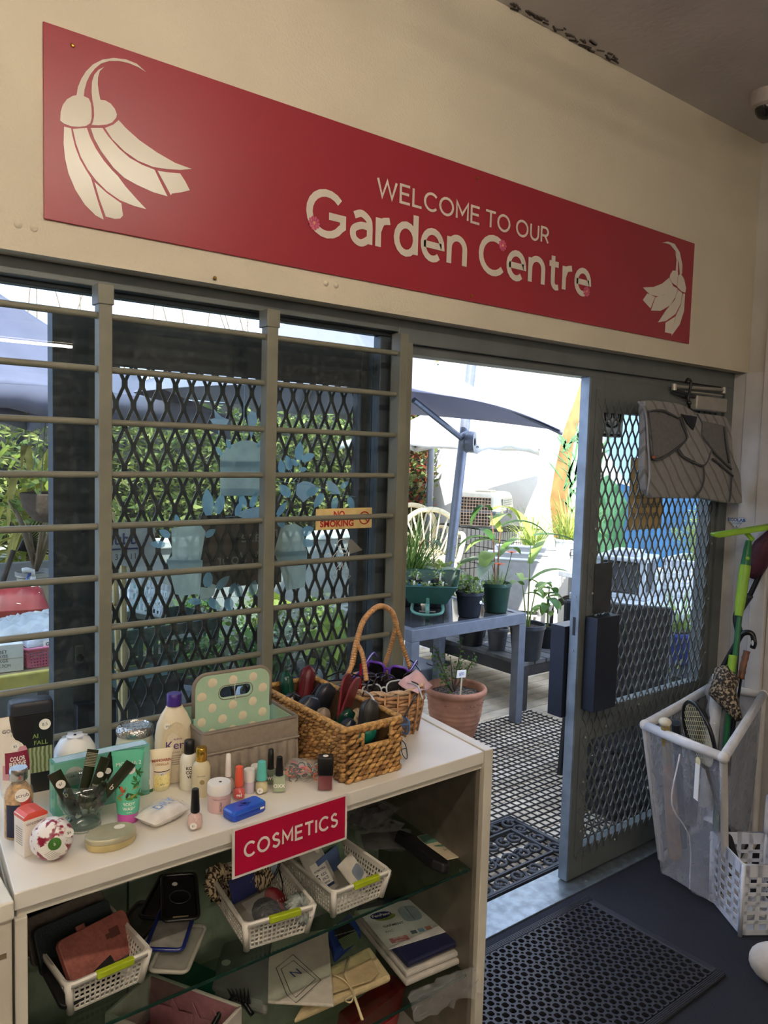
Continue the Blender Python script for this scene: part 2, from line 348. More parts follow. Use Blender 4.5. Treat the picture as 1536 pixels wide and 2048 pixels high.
# ---- steel frame of shopfront: header, mullion, right jamb, threshold
struct(B().bb(1.508, XR - .014, YF, .14, 2.0, 2.10).go('trim_6', steel_daylit, bevel=.002)); struct(B().bb(-.75, 1.508, YF, .14, 2.03, 2.10).go('trim_12', steel_daylit, bevel=.002))           # header over window and door
struct(B().bb(1.545, XR - .014, YF + .018, .14, 1.972, 2.0).go('trim_7', steel_daylit, bevel=.002))     # door stop
struct(B().bb(1.508, 1.556, YF - .012, .14, 0, 2.0).go('trim_8', steel, bevel=.002))              # mullion
b = B(); b.bb(3.40, XR - .014, YF, .14, 0, 2.0); b.bb(3.385, 3.41, YF + .03, .15, 0, 2.0); struct(b.go('trim_9', steel_daylit, bevel=.002))
thr = struct(B().bb(1.556, 3.41, .0, .155, -.06, .006).go('trim_10', M((150, 160, 165), .38, .75, var=.14, sc=25, bump=.05), bevel=.002))
for x in (1.93, 2.52): B().lathe([(0, .0025), (.005, .002), (.007, 0)], 10).go('screw', M((190, 190, 188), .3, .9), thr, loc=(x, .03, .006), smooth=True)
# ---- window_1: frame, pane, security bars
win = bpy.data.objects.new('window_1', None); COL.objects.link(win); struct(win)
alu = M((70, 78, 84), .45, .2, var=.05)
b = B(); b.bb(-.75, 1.508, .09, .125, 2.018, 2.032); b.bb(-.75, 1.508, .09, .125, .84, .88); b.bb(1.468, 1.508, .09, .125, .88, 2.018); b.bb(-.75, -.71, .09, .125, .88, 2.018)
b.go('frame', alu, win, bevel=.002)
B().bb(-.71, 1.468, .105, .109, .88, 2.018).go('pane', glassmat('window_glass', (234, 240, 240), 0, .85, .03), win)
for x0, x1 in ((.606, .636), (1.036, 1.068), (.18, .21), (-.25, -.22)):
    B().bb(x0, x1, .008, .04, .84, 2.01).go('post', steel, win, bevel=.002)
    B().bb(x0 - .003, x1 + .003, .005, .05, 1.985, 2.03).go('post_cap', steel, win, bevel=.002)
b = B(); b.bb(1.482, 1.512, .012, YF, .84, 2.02); b.go('angle_bracket', steel, win, bevel=.0015)
hole = M((22, 22, 24), .6)
for i in range(9): B().cyl((1.4815, .034, 1.90 - .1195 * i + .06 - .12), (1.483, .034, 1.90 - .1195 * i + .06 - .12), .006, n=10).go('bolt_hole', hole, win)
xs = [(-.75, -.25), (-.22, .18), (.21, .606), (.636, 1.036), (1.068, 1.478)]
bm0 = {}
for i in range(10):
    z = 1.961 - .1195 * i
    for k, (x0, x1) in enumerate(xs):
        if k not in bm0: bm0[k] = B().cyl((x0, .026, 0), (x1, .026, 0), .0078, n=10).go('bar', steel, win, smooth=True, loc=(0, 0, z)); continue
        o = bm0[k].copy(); COL.objects.link(o); o.location = (0, 0, z)
# ---- expanded metal mesh
def expanded(x0, x1, z0, z1, y, sw=.045, lw=.104, w=.0075, t=.004):
    """zigzag strands with bonded knuckles between x0..x1, z0..z1 (one continuous sheet)"""
    b = B(); nc = int((x1 - x0) / sw) + 1; nr = int((z1 - z0) / (lw / 2)) + 1; h = lw / 2; kn = .009
    for c in range(nc):
        for r in range(nr):
            xa = x0 + c * sw + (sw / 2 if r % 2 else 0); za = z0 + r * h
            for sgn in (-1, 1):
                xb = xa + sgn * sw / 2; zb = za + h
                if xb < x0 - .001 or xb > x1 + .001 or zb > z1 + .001: continue
                p = V((xa, y, za + kn)); q = V((xb, y, zb - kn)); d = (q - p).normalized(); n = V((d.z, 0, -d.x)) * w / 2; e = V((0, t, 0))
                k1 = V((0, 0, -kn * 2)); ofs = V((sgn * w * .38, 0, 0))
                b.add([p - n + ofs, p + n + ofs, q + n - ofs, q - n - ofs, p - n + ofs + e, p + n + ofs + e, q + n - ofs + e, q - n - ofs + e],
                      [(0, 1, 2, 3), (7, 6, 5, 4), (0, 3, 7, 4), (1, 5, 6, 2)])
            if xa <= x1 and za <= z1: b.box((xa, y + t / 2, za), (w * 1.7, t, kn * 2.3))
    return b
# ---- door_1: right leaf, shut
d1 = bpy.data.objects.new('door_1', None); COL.objects.link(d1); struct(d1)
X0, X1, DY = 2.44, 3.392, .064
edge = M((120, 132, 142), .42, .3, var=.12, sc=14, bump=.06)
B().bb(X0, X0 + .012, DY, DY + .042, .012, 1.972).go('edge_strip', edge, d1, bevel=.002)
B().bb(X0 + .012, X0 + .095, DY, DY + .042, .012, 1.972).go('stile', steel_daylit, d1, bevel=.002)
B().bb(X1 - .06, X1, DY, DY + .042, .012, 1.972).go('stile', steel_daylit, d1, bevel=.002)
for z0, z1 in ((1.845, 1.972), (.012, .125), (.56, .68)): B().bb(X0 + .095, X1 - .06, DY, DY + .042, z0, z1).go('rail', steel_daylit, d1, bevel=.002)
b = B()
for x0, x1, z0, z1 in ((X0 + .04, X0 + .09, .1, .62), (X0 + .04, X0 + .09, 1.05, 1.93)): b.bb(x0, x1, DY - .004, DY, z0, z1)
b.go('cover_strip', steel_daylit, d1, bevel=.002)
expanded(X0 + .055, X1 - .02, .1, 1.91, DY - .006, w=.006, lw=.094, sw=.0445).go('mesh', steel_daylit, d1)
B().bb(X0 + .095, X1 - .06, DY + .028, DY + .032, .68, 1.845).go('pane', glassmat('door_glass', (240, 244, 244), 0, .8, .05), d1)
B().bb(X0 + .095, X1 - .06, DY + .028, DY + .032, .125, .56).go('pane', MATS['door_glass'], d1)
lk = M((30, 34, 46), .45, .3, var=.08)
b = B(); b.bb(X0 + .035, X0 + .175, DY - .062, DY - .004, .70, 1.065); lb = b.go('lock_box', lk, d1, bevel=.002)
b = B(); b.bb(X0 - .02, X0 + .09, DY + .046, DY + .115, .66, 1.02); b.go('lock_box', lk, d1, bevel=.002)
B().bb(X0 + .075, X0 + .185, DY - .009, DY - .004, 1.07, 1.265).go('lock_plate', M((66, 68, 70), .5, .3), d1, bevel=.001)
B().bb(X0 - .0015, X0 + .001, DY + .014, DY + .026, .99, 1.06).go('lock_slot', hole, d1)
for z in (1.14, .93): B().cyl((X0 - .002, DY + .02, z), (X0 + .001, DY + .02, z), .005, n=8).go('screw', M((150, 155, 160), .3, .9), d1)
sc0 = B().lathe([(0, .003), (.004, .0025), (.006, 0)], 8, R=rotm((pi / 2, 0, 0))).go('screw', M((190, 190, 185), .3, .9), d1, loc=(X0 + .07, DY - .004, .2), smooth=True)
for x, z in ((X0 + .07, .4), (X0 + .07, .58), (X0 + .07, 1.15), (X0 + .07, 1.4), (X0 + .2, .6), (X0 + .42, .65), (X1 - .03, 1.3), (X1 - .03, 1.05), (X1 - .03, .8), (X0 + .3, .1), (X0 + .6, .1)):
    o = sc0.copy(); COL.objects.link(o); o.location = (x, DY - .006, z)
cl = M((176, 172, 164), .35, .5, var=.04)
c = B().bb(X1 - .30, X1 - .055, DY - .055, DY, 1.885, 1.945).go('door_closer', cl, d1, bevel=.006)
B().tube([(X1 - .36, DY - .03, 1.955), (X1 - .3, DY - .05, 1.955), (X1 - .10, DY - .05, 1.955)], .007, 8, flat=.6).go('closer_arm', cl, c)
B().cyl((X1 - .44, DY - .03, 1.972), (X1 - .04, YF - .018, 1.985), .0075, n=8).go('closer_arm', cl, c, smooth=True)
B().cyl((X1 - .44, DY - .03, 1.958), (X1 - .30, DY - .04, 1.938), .008, n=8).go('closer_arm', M((60, 62, 64), .4, .6), c, smooth=True)
for P in ((X1 - .44, DY - .03, 1.970), (X1 - .045, YF - .018, 1.984)): B().cyl(V(P) - V((0, 0, .014)), V(P) + V((0, 0, .012)), .011, n=12).go('closer_pivot', cl, c, smooth=True)
# ---- door_2: left leaf, swung right round outside against the window
d2 = bpy.data.objects.new('door_2', None); COL.objects.link(d2); struct(d2)
YL = .16; dk = M((26, 35, 42), .6, .1, var=.2, sc=60)
B().bb(.548, .648, YL, YL + .042, .015, 1.985).go('stile', dk, d2, bevel=.002)
B().bb(1.452, 1.478, YL, YL + .042, .015, 1.985).go('stile', M((34, 38, 42), .5), d2, bevel=.002)
B().bb(1.48, 1.535, YL - .015, YL + .05, .015, 1.985).go('hinge_post', M((96, 112, 126), .4, .4, var=.06), d2, bevel=.002)
for z0, z1 in ((1.868, 1.985), (.012, .12), (.6, .70)): B().bb(.648, 1.452, YL, YL + .042, z0, z1).go('rail', dk, d2, bevel=.002)
expanded(.60, 1.47, .1, 1.90, YL + .044, w=.0085, sw=.0455, lw=.108).go('mesh', M((22, 24, 26), .5, .2), d2)
B().bb(.648, 1.452, YL + .018, YL + .022, .70, 1.868).go('pane', glassmat('leaf_glass', (240, 244, 244), 0, .6, .03), d2)
lp = B().bb(.596, .618, YL - .006, YL, 1.132, 1.178).go('lock_plate', M((120, 116, 108), .3, .9), d2, bevel=.003)
B().cyl((.607, YL - .007, 1.148), (.607, YL - .012, 1.148), .0085, n=14).go('key_cylinder', M((60, 58, 56), .25, 1), lp, smooth=True)
B().sph((.615, YL - .004, 1.463), (.011, .006, .011)).go('bolt_head', M((24, 26, 30), .3), d2, smooth='all')
B().bb(.594, .69, YL - .03, YL, .84, 1.035).go('lock_box', M((24, 28, 40), .4, .2), d2, bevel=.002)
b = B()
for i in range(12): b.bb(.552, .566, YL - .0015, YL, 1.17 + .028 * i, 1.185 + .028 * i)
b.go('keeper_slots', M((30, 34, 38), .5), d2)
# ---- ceiling tube lights
tl = M((255, 241, 222), .5, var=0, emit=TUBE)
fx = M((225, 220, 210), .5)
def tube_light(P, L, label):
    t = thing('tube_light', label, 'light', P, group='ceiling tube lights')
    B().bb(-L / 2 - .03, L / 2 + .03, -.045, .045, .035, .085).go('fitting', fx, t, bevel=.006)
    B().cyl((-L / 2, 0, 0), (L / 2, 0, 0), .016, n=8).go('tube', tl, t, smooth=True)
    for s in (-1, 1): B().bb(s * L / 2 - .012, s * L / 2 + .012, -.014, .014, -.01, .04).go('tube_holder', fx, t)
LIGHTS = [(.76, -1.78, 2.85, 1.5, 'nearest the window'), (-1.5, -3.3, 2.85, 1.5, 'in the second row'), (-1.2, -1.78, 2.85, 1.5, 'left of the nearest one'), (2.1, -7.3, 2.75, 1.5, 'reflected brightest in the left pane'), (-.9, -7.3, 2.75, 1.5, 'left in the third row'), (-1.2, -5.4, 2.85, 1.5, 'halfway down the shop'), (.6, -10.5, 2.75, 1.5, 'in the fourth row'), (.6, -14.0, 2.75, 1.5, 'furthest from the window')]
for x, y, z, L, w_ in LIGHTS: tube_light((x, y, z), L, 'tube light hanging behind the camera, the one %s' % w_)
# ================================================================ big welcome sign
SX0, SX1, SZ0, SZ1 = .486, 2.98, 2.143, 2.542
sg = thing('welcome_sign', 'long red sign reading WELCOME TO OUR Garden Centre above the doorway', 'sign', ((SX0 + SX1) / 2, 0, SZ0))
O = V(sg.location)
def sg_go(b, name, mat, **k): o = b.go(name, mat, sg, **k); o.location = -O; return o
sg_go(B().bb(SX0, SX1, -.006, -.0005, SZ0, SZ1), 'panel', M((150, 40, 52), .36, var=.03, sc=2, spec=.55), bevel=.001)
ivory = M((214, 204, 188), .22, var=.02, sc=4, spec=.5)
def plane_polys(z, sc, x0, y0, y):
    return [[oY(x0 + a / sc, y0 + c / sc, y) for a, c in zip(q[::2], q[1::2])] for q in z]
FL = [
 (848,380,780,320,700,288,610,278,530,290,460,325,410,375,375,430,350,490,340,550,310,556,270,580,240,620,224,670,220,735,245,758,300,778,360,782,410,775,440,755,450,720,450,660,445,610,430,575,392,556,398,510,415,450,440,400,475,355,520,318,580,300,650,300,720,315,790,345),
 (542,342,500,365,470,400,453,450,450,520,455,580,466,640,468,700,460,745,450,768,500,770,560,765,600,750,630,715,635,690,620,650,590,612,550,588,514,584,503,530,495,470,497,420,510,375),
 (248,780,300,793,310,850,330,930,365,1020,410,1100,445,1155,470,1240,500,1340,540,1462,480,1430,400,1350,330,1240,280,1120,255,1010,245,900),
 (313,797,415,790,440,860,480,940,540,1030,600,1100,640,1140,700,1220,780,1310,850,1384,760,1360,660,1320,560,1250,480,1170,420,1090,370,1000,335,900),
 (472,1185,560,1265,668,1342,675,1400,680,1430,660,1452,620,1455,553,1438,510,1320),
 (443,790,530,790,570,850,650,940,730,1010,820,1060,910,1095,960,1200,1005,1290,900,1260,780,1205,690,1155,610,1080,520,960,470,870),
 (648,732,610,765,548,790,600,870,690,960,790,1030,900,1075,1000,1090,1100,1096,1183,1090,1060,1045,930,970,800,880,700,790),
 (933,1103,1010,1115,1097,1122,1135,1180,1168,1245,1110,1260,1037,1270,1030,1282,980,1190)]
FR = [
 (928,1392,960,1384,1000,1398,1030,1446,1045,1520,1043,1570,1031,1570,1026,1510,1008,1442,975,1402,950,1394),
 (1004,1442,1020,1480,1019,1552,1007,1552,1012,1490),
 (975,1575,990,1550,1018,1553,1020,1580,1013,1640,985,1620,972,1595),
 (1022,1580,1035,1567,1055,1600,1066,1650,1062,1678,1040,1670,1015,1645),
 (968,1592,992,1638,960,1680,910,1700,860,1690,818,1648,880,1645,930,1625),
 (993,1640,1018,1655,1005,1700,975,1750,920,1782,865,1780,890,1705,940,1690),
 (843,1682,888,1702,862,1768,818,1720),
 (1020,1660,1045,1680,1035,1740,1005,1800,950,1840,905,1848,950,1780,1000,1720),
 (1048,1685,1060,1683,1055,1780,1030,1860,982,1925,1005,1815,1035,1750),
 (948,1850,1003,1815,985,1913,945,1905)]
for polys, sc_, x0, y0 in ((FL, 3.657, 60, 40), (FR, 2.866, 1000, 0)):
    e = B()
    for q in plane_polys(polys, sc_, x0, y0, -.0065): e.sheet(q, (0, -1, 0), .0006)
    sg_go(e, 'flower_emblem', ivory)
def line_on_sign(s, pl, pt, pr, pb, wt, gap):
    stroke_text(s, wt, gap, oY(*pl, -.007).x, oY(*pr, -.007).x, oY(*pb, -.007).z, oY(*pt, -.007).z, -.0072, ivory, sg, O)
line_on_sign('WELCOME TO OUR', (754, 354), (757, 353), (1098, 470), (1095, 489), .155, .15)
line_on_sign('Garden Centre', (612, 430), (655, 379), (1182, 570), (1160, 592), .18, .09)
pink = M((206, 92, 122), .5, var=.12, sc=300)
for px, py in ((628, 446), (1005, 491), (1173, 583)):
    P = oY(px, py, -.0085); f = B()
    for k in range(10):
        a = 2 * pi * k / 10; f.sheet([P, P + V((cos(a - .26), 0, sin(a - .26))) * .016, P + V((cos(a), 0, sin(a))) * .0185, P + V((cos(a + .26), 0, sin(a + .26))) * .016], (0, -1, 0), .001)
    o = sg_go(f, 'flower_sticker', pink); B().sph(P - O, (.005, .002, .005)).go('flower_centre', M((228, 160, 120), .5), sg, smooth='all')
for px, py in ((145, 91), (430, 556), (955, 356), (943, 592)):
    o = B().lathe([(0, .004), (.003, .0035), (.005, 0)], 10, R=rotm((pi / 2, 0, 0))).go('screw', M((176, 132, 60), .3, .9), sg, smooth=True); o.location = oY(px, py, -.006) - O
# dome camera on the ceiling
P = oZ(1536, 185, 3.06)
cc = thing('dome_camera', 'white dome security camera fixed to the ceiling at the right edge', 'security camera', P)
B().lathe([(.0, 0), (.062, 0), (.062, -.03), (.058, -.05), (.045, -.058), (.03, -.06)], 28).go('housing', M((176, 166, 160), .45), cc, smooth=True)
B().lathe([(.043, -.056), (.041, -.072), (.03, -.088), (.015, -.096), (0, -.098)], 24).go('dome', M((34, 34, 38), .15), cc, smooth='all')
# ================================================================ display counter
FWD = V((RM[2][0], RM[2][2], -RM[2][1])); DWN = V((RM[1][0], RM[1][2], -RM[1][1])); RGT = V((RM[0][0], RM[0][2], -RM[0][1]))
def proj(P):
    d = V(P) - CAM; w = d.dot(FWD); return (768 + F * d.dot(RGT) / w, 1024 + F * d.dot(DWN) / w)
def mpp(P): return (V(P) - CAM).dot(FWD) / F
def hgt(P, py):
    lo, hi = 0., 4.
    for _ in range(40):
        m = (lo + hi) / 2
        if proj(V(P) + V((0, 0, m)))[1] > py: lo = m
        else: hi = m
    return lo
CT, CY = .95, -.49
def K(x, y): return x + .11 * (y - CY)
unit = thing('display_counter', 'off-white display counter with glass shelves under the window', 'counter', (.85, -.27, 0))
UO = V(unit.location)
lam = M((226, 219, 202), .42, var=.05, sc=7, bump=.04)
def slab(b, x0, x1, y0, y1, z0, z1):
    v = [(K(x, y), y, z) for z in (z0, z1) for x, y in ((x0, y0), (x1, y0), (x1, y1), (x0, y1))]
    return b.add(v, [(3, 2, 1, 0), (4, 5, 6, 7), (0, 1, 5, 4), (1, 2, 6, 5), (2, 3, 7, 6), (3, 0, 4, 7)])
def U(b, name, mat, **k): o = b.go(name, mat, unit, **k); o.location = -UO; return o
XL, XE = .304, 1.372
b = B(); slab(b, XL, XE, CY, -.03, CT - .03, CT); U(b, 'top', M((232, 226, 214), .38, var=.04, sc=6), bevel=.002)
b = B(); slab(b, XL + .004, XE, CY + .008, -.04, CT - .046, CT - .03); U(b, 'edge_rail', lam, bevel=.002)
b = B(); slab(b, XL, XL + .02, CY, -.03, 0, CT - .045); U(b, 'side_panel', lam, bevel=.002)
b = B(); slab(b, XE, XE + .028, CY - .004, -.03, 0, CT + .003); U(b, 'side_panel', lam, bevel=.002)
b = B(); slab(b, XE - .014, XE, CY + .012, -.03, 0, CT - .046); U(b, 'track', M((120, 112, 100), .4, .4), bevel=.002)
b = B(); slab(b, XL, XE, -.045, -.03, 0, CT - .04); U(b, 'back_panel', M((196, 190, 178), .6))
b = B(); slab(b, XL, XE, CY + .02, -.04, 0, .10); U(b, 'plinth', lam)
gsh = glassmat('shelf_glass', (220, 234, 226), 0.02, .8)
S1, S2 = .65, .375
for z in (S1, S2):
    b = B(); slab(b, XL + .022, XE - .016, CY + .02, -.05, z - .006, z); s = U(b, 'glass_shelf', gsh)
    b = B(); slab(b, XL + .022, XE - .016, CY + .018, CY + .0205, z - .0062, z - .0002); e = b.go('glass_edge', M((28, 58, 48), .1, spec=.8), s)
    for x, y in ((XE - .02, CY + .04), (XL + .03, CY + .04)): B().cyl((K(x, y) - .012, y, z - .012), (K(x, y) + .008, y, z - .012), .005, n=10).go('shelf_peg', M((190, 186, 176), .25, .9), s, smooth=True)
b = B(); slab(b, XL + .30, XL + .303, -.052, -.046, .1, CT - .05); U(b, 'back_strip', M((90, 88, 84), .3, .7))
for px, py, w in ((92, 1872, .02), (150, 1750, .012)): pass
# neighbouring cabinet on the left, only its end is in view
nb = thing('side_cabinet', 'pale scuffed end of the neighbouring cabinet at the left edge', 'cabinet', (.0, -.27, 0))
B().bb(-.35, .298, -.232, .23, 0, CT - .033).go('body', M((214, 204, 186), .5, var=.06, sc=9), nb, bevel=.003)
B().bb(-.35, .30, -.238, .23, CT - .033, CT - .002).go('top', lam, nb, bevel=.003)
for x, z in ((.285, .86), (.288, .72), (.27, .9)): B().bb(x - .006, x + .004, -.2332, -.232, z - .005, z + .003).go('chip', M((110, 92, 70), .8), nb)
# COSMETICS card
def plate(name, label, cat, TL, TR, BR, BL, y, mat, t=.002):
    z1 = (oY(*TL, y).z + oY(*TR, y).z) / 2; z0 = (oY(*BL, y).z + oY(*BR, y).z) / 2; x0 = (oY(*TL, y).x + oY(*BL, y).x) / 2; x1 = (oY(*TR, y).x + oY(*BR, y).x) / 2
    t_ = thing(name, label, cat, ((x0 + x1) / 2, y, (z0 + z1) / 2)); B().box((0, 0, 0), (x1 - x0, t, z1 - z0)).go('card', mat, t_, bevel=.0004); return t_, x1 - x0, z1 - z0
cs, w, h = plate('price_card', 'red card reading COSMETICS hanging on the counter front', 'sign', (460, 1652), (692, 1593), (695, 1678), (468, 1757), -.499, M((228, 222, 210), .35))
cs.rotation_euler = (0, rad(-.6), 0)
B().box((0, -.0014, 0), (w - .011, .0006, h - .011)).go('red_field', M((176, 18, 58), .35, var=.03), cs)
stroke_text('COSMETICS', .2, .17, -w * .41, w * .41, -.0155, .0165, -.0019, M((236, 226, 214), .4), cs)
# ---- bits used by many goods on the counter
def Wt(c=WHITE, r=.4): return M(c, r, var=.03)
BLK = M((20, 20, 22), .3, var=.05); INK = M((40, 38, 44), .5); PAPER = M((240, 236, 226), .6, var=.02)
def good(name, label, cat, px, py, off=0, z=CT + .0005, group=None):
    P = oZ(px, py, z); return thing(name, label, cat, P, face(P, off), group), P, mpp(P)
def sticker(t, y, z, r=.008, x=0, s='$2', wrap=0):
    d = disc(r, PAPER, t, (x, y, z), wrap=wrap); txt(s, r * .8, INK, d, (0, 0, .0006), rot=(0, 0, .1), name='handwriting'); return d
def crimp_tube(t, h, wt, wb, body, cap, caph, capr, z0=0.):
    """squeeze tube standing on its cap, flat crimped top"""
    b = B(); rings = []
    for i in range(9):
        k = i / 8; z = z0 + caph + (h - caph) * k; a = (wb + (wt - wb) * k) / 2; d = wb / 2 * (1 - k) ** .8 * .9 + .0012
        rings.append([V((a * cos(2 * pi * j / 24), d * sin(2 * pi * j / 24), z)) for j in range(24)])
    loftbox(b, rings); o = b.go('body', body, t, smooth=True)
    B().bb(-wt / 2, wt / 2, -.0012, .0012, z0 + h - .008, z0 + h).go('crimp', body, t)
    B().lathe([(0, 0), (capr * .96, 0), (capr, .003), (capr, caph - .001), (capr * .96, caph), (0, caph)], 24, (0, 0, z0)).go('cap', cap, t, smooth=True)
    return o
def front(t, h, wb, wt, z):  # y of a crimp tube front at height z
    k = max(0, (z - .010) / (h - .010)); return -(wb / 2 * (1 - k) ** .8 * .9 + .0016)
# 1 colour care tube
t, P, m = good('hair_tube', 'tall cream tube reading GOLDWELL COLOR REVIVE at the far left', 'tube', 32, 1588, 12)
h = hgt(P, 1431); wt, wb = 76 * m, 56 * m; crimp_tube(t, h, wt, wb, Wt((232, 222, 208), .35), Wt((222, 212, 198)), .012, wb / 2 * .95)
yf = lambda z, e=.0006: front(t, h, wb, wt, z) - e
sl_ = rot_ = (pi / 2 - .12, 0, 0)
txt('GOLDWELL.', .0105, INK, t, (.002, yf(h * .83), h * .83), rot=(pi / 2 - .16, 0, 0)); txt('DUALSENSES', .0045, INK, t, (.002, yf(h * .775), h * .775), rot=(pi / 2 - .16, 0, 0))
def patch(x, z, w_, h_, c, e):
    b = B(); b.grid(lambda u, v: (lambda xx, zz: V((xx, -sqrt(max(0, 1 - (xx / ((wb + (wt - wb) * zz / h) / 2)) ** 2)) * (-yf(zz, 0)) - e, zz)))(x + (u - .5) * w_, z + (v - .5) * h_), 9, 5); b.go('print_block', M(c, .4), t)
for x, z, w_, h_, c in ((.014, .56, .026, .022, (206, 150, 160)), (-.014, .33, .026, .03, (206, 150, 160)), (.0, .445, .046, .042, (128, 30, 58))): patch(x, h * z, w_, h_, c, .0004 if c[0] > 150 else .0008)
txt('COLOR', 1, PAPER, t, (0, yf(h * .49, .0016), h * .49), rot=(pi / 2 - .13, 0, 0), bold=.03, wrap=.05, fit=(.029, .0095)); txt('REVIVE', 1, PAPER, t, (0, yf(h * .425, .0016), h * .425), rot=(pi / 2 - .13, 0, 0), bold=.03, wrap=.05, fit=(.032, .0095))
for i in range(4): B().box((0, yf(h * (.375 - .02 * i), .0016), h * (.375 - .02 * i)), (.026, .0005, .0008), (-.13, 0, 0)).go('fine_print', PAPER, t)
sticker(t, yf(h * .64, .001), h * .64, .0085, -.004, '$5')
# 2 black hair bottle behind
t, P, m = good('shampoo_bottle', 'black flat bottle with green picture behind the cream tube', 'bottle', 62, 1578, 8)
h = hgt(P, 1398); w = 82 * m; b = B()
loftbox(b, [[V((x, y, z)) for x, y in rrect(w * k, .045 * k, .012)] for z, k in ((0, .98), (.004, 1), (h - .03, 1), (h - .027, .985))]); b.go('body', BLK, t, smooth=True)
b = B(); loftbox(b, [[V((x, y, z)) for x, y in rrect(w * k, .045 * k, .012)] for z, k in ((h - .026, .985), (h - .008, .985), (h - .002, .94), (h, .86))]); b.go('lid', M((30, 32, 40), .45), t, smooth=True)
B().bb(-w * .1, w * .44, -.0232, -.0226, h * .22, h * .5).go('picture', M((92, 104, 58), .4, c2=(150, 160, 130), pat='wave', psc=40), t)
txt('AI', .013, M((150, 170, 90), .4), t, (.006, -.0232, h * .62)); txt('FALL', .013, M((150, 170, 90), .4), t, (.016, -.0232, h * .545))
sticker(t, -.0232, h * .74, .0115, w * .28, '8.5')
# 3 white diffuser
t, P, m = good('oil_diffuser', 'white glossy domed diffuser behind the green gift box', 'diffuser', 150, 1548)
h = hgt(P, 1470); r = 41 * m
B().lathe([(0, 0), (r * .9, 0), (r, .01), (r * 1.02, h * .45), (r * .93, h * .7), (r * .7, h * .9), (r * .42, h * .985), (r * .38, h), (0, h)], 32).go('body', Wt((240, 236, 230), .15), t, smooth=True)
f = B(); f.add([V((cos(a) * r * (.5 + .1 * cos(6 * a)), sin(a) * r * (.5 + .1 * cos(6 * a)) , h * .992)) for a in [2 * pi * i / 48 for i in range(48)]], [tuple(range(48))]); f.go('top_sheen', M((176, 178, 178), .3), t)  # grey sheen on the dome top, put in as a flat coloured shape
B().cyl((0, 0, h), (0, 0, h + .002), .003, n=8).go('mist_hole', BLK, t)
# 4 translucent teal gift box
PA, PB = oZ(109, 1636, CT), oZ(300, 1588, CT)
ax = (PB - PA); L = ax.length; rz = atan2(ax.y, ax.x)
t = thing('gift_box', 'translucent teal gift box with a white tube inside', 'gift box', PA + ax / 2 + V((-sin(rz), cos(rz), 0)) * .018, rz)
h = .1055; teal = M((128, 206, 186), .12, var=.03, alpha=.55, spec=.6); b = B()
loftbox(b, [[V((x, y, z)) for x, y in rrect(L, .036, .002)] for z in (.0005, h)]); b.go('sleeve', teal, t)
B().bb(-L / 2 + .002, L / 2 - .002, .008, .016, .001, h - .002).go('card_back', M((96, 176, 136), .5, c2=(178, 222, 160), pat='zstripe', psc=9), t)
B().bb(-L / 2 + .004, L / 2 - .004, -.012, .012, h + .0004, h + .0012).go('lid_band', M((186, 214, 226), .2), t)
tb = B(); loftbox(tb, [[V((.035 + a * cos(2 * pi * j / 16), -.002 + d * sin(2 * pi * j / 16), z)) for j in range(16)] for z, a, d in ((.004, .014, .011), (.05, .017, .008), (.098, .019, .0015))]); tb.go('tube', Wt((240, 238, 234)), t, smooth=True)
dd = disc(.019, M((160, 166, 160), .4), t, (-.058, -.0186, .075), name='badge'); txt('MARUJA', .008, INK, dd, (0, 0, .0006), rot=(0, 0, 0))
for i in range(5):
    for j in range(4): B().sph((-.03 + .006 * i, -.012, .055 + .008 * j), (.0022, .0015, .0032), 6, 5).go('bead', M((120, 214, 176), .2), t)
for k in range(4): B().blade((.04, -.019, .07), (cos(k * .8 - .3), 0, sin(k * .8 - .3)), .02, .008, 0, n=3).go('leaf_print', M((120, 180, 90), .5), t)
# 5 glass bowl with sachets
t, P, m = good('glass_bowl', 'clear footed glass bowl holding dark sachets', 'bowl', 166, 1652)
GLS = glassmat('clear_glass', (228, 238, 234), .01, 3.2); R_ = 47 * m
prof = [(0, .012), (.022, .010), (.029, .004), (.030, 0), (.026, 0), (.014, .004), (0, .005)]
B().lathe([(.0, .006), (.02, .006), (R_ * .72, .004), (R_ * .74, .0), (R_ * .7, .018), (R_ * .58, .022), (R_ * .55, .026), (R_ * .8, .034), (R_, .052), (R_ * 1.03, .066), (R_ * .97, .092), (R_ * .95, .092), (R_ * 1.0, .066), (R_ * .95, .053), (R_ * .72, .036), (0, .031)], 36).go('bowl', GLS, t, smooth='all')
B().lathe([(R_ * .72, .0005), (R_ * .735, .006), (R_ * .6, .02), (0, .021)], 30).go('foot', M((120, 140, 132), .08, alpha=.45, spec=.8), t, smooth=True)
olive = M((38, 42, 22), .28, var=.12, sc=30); BO = P.copy()
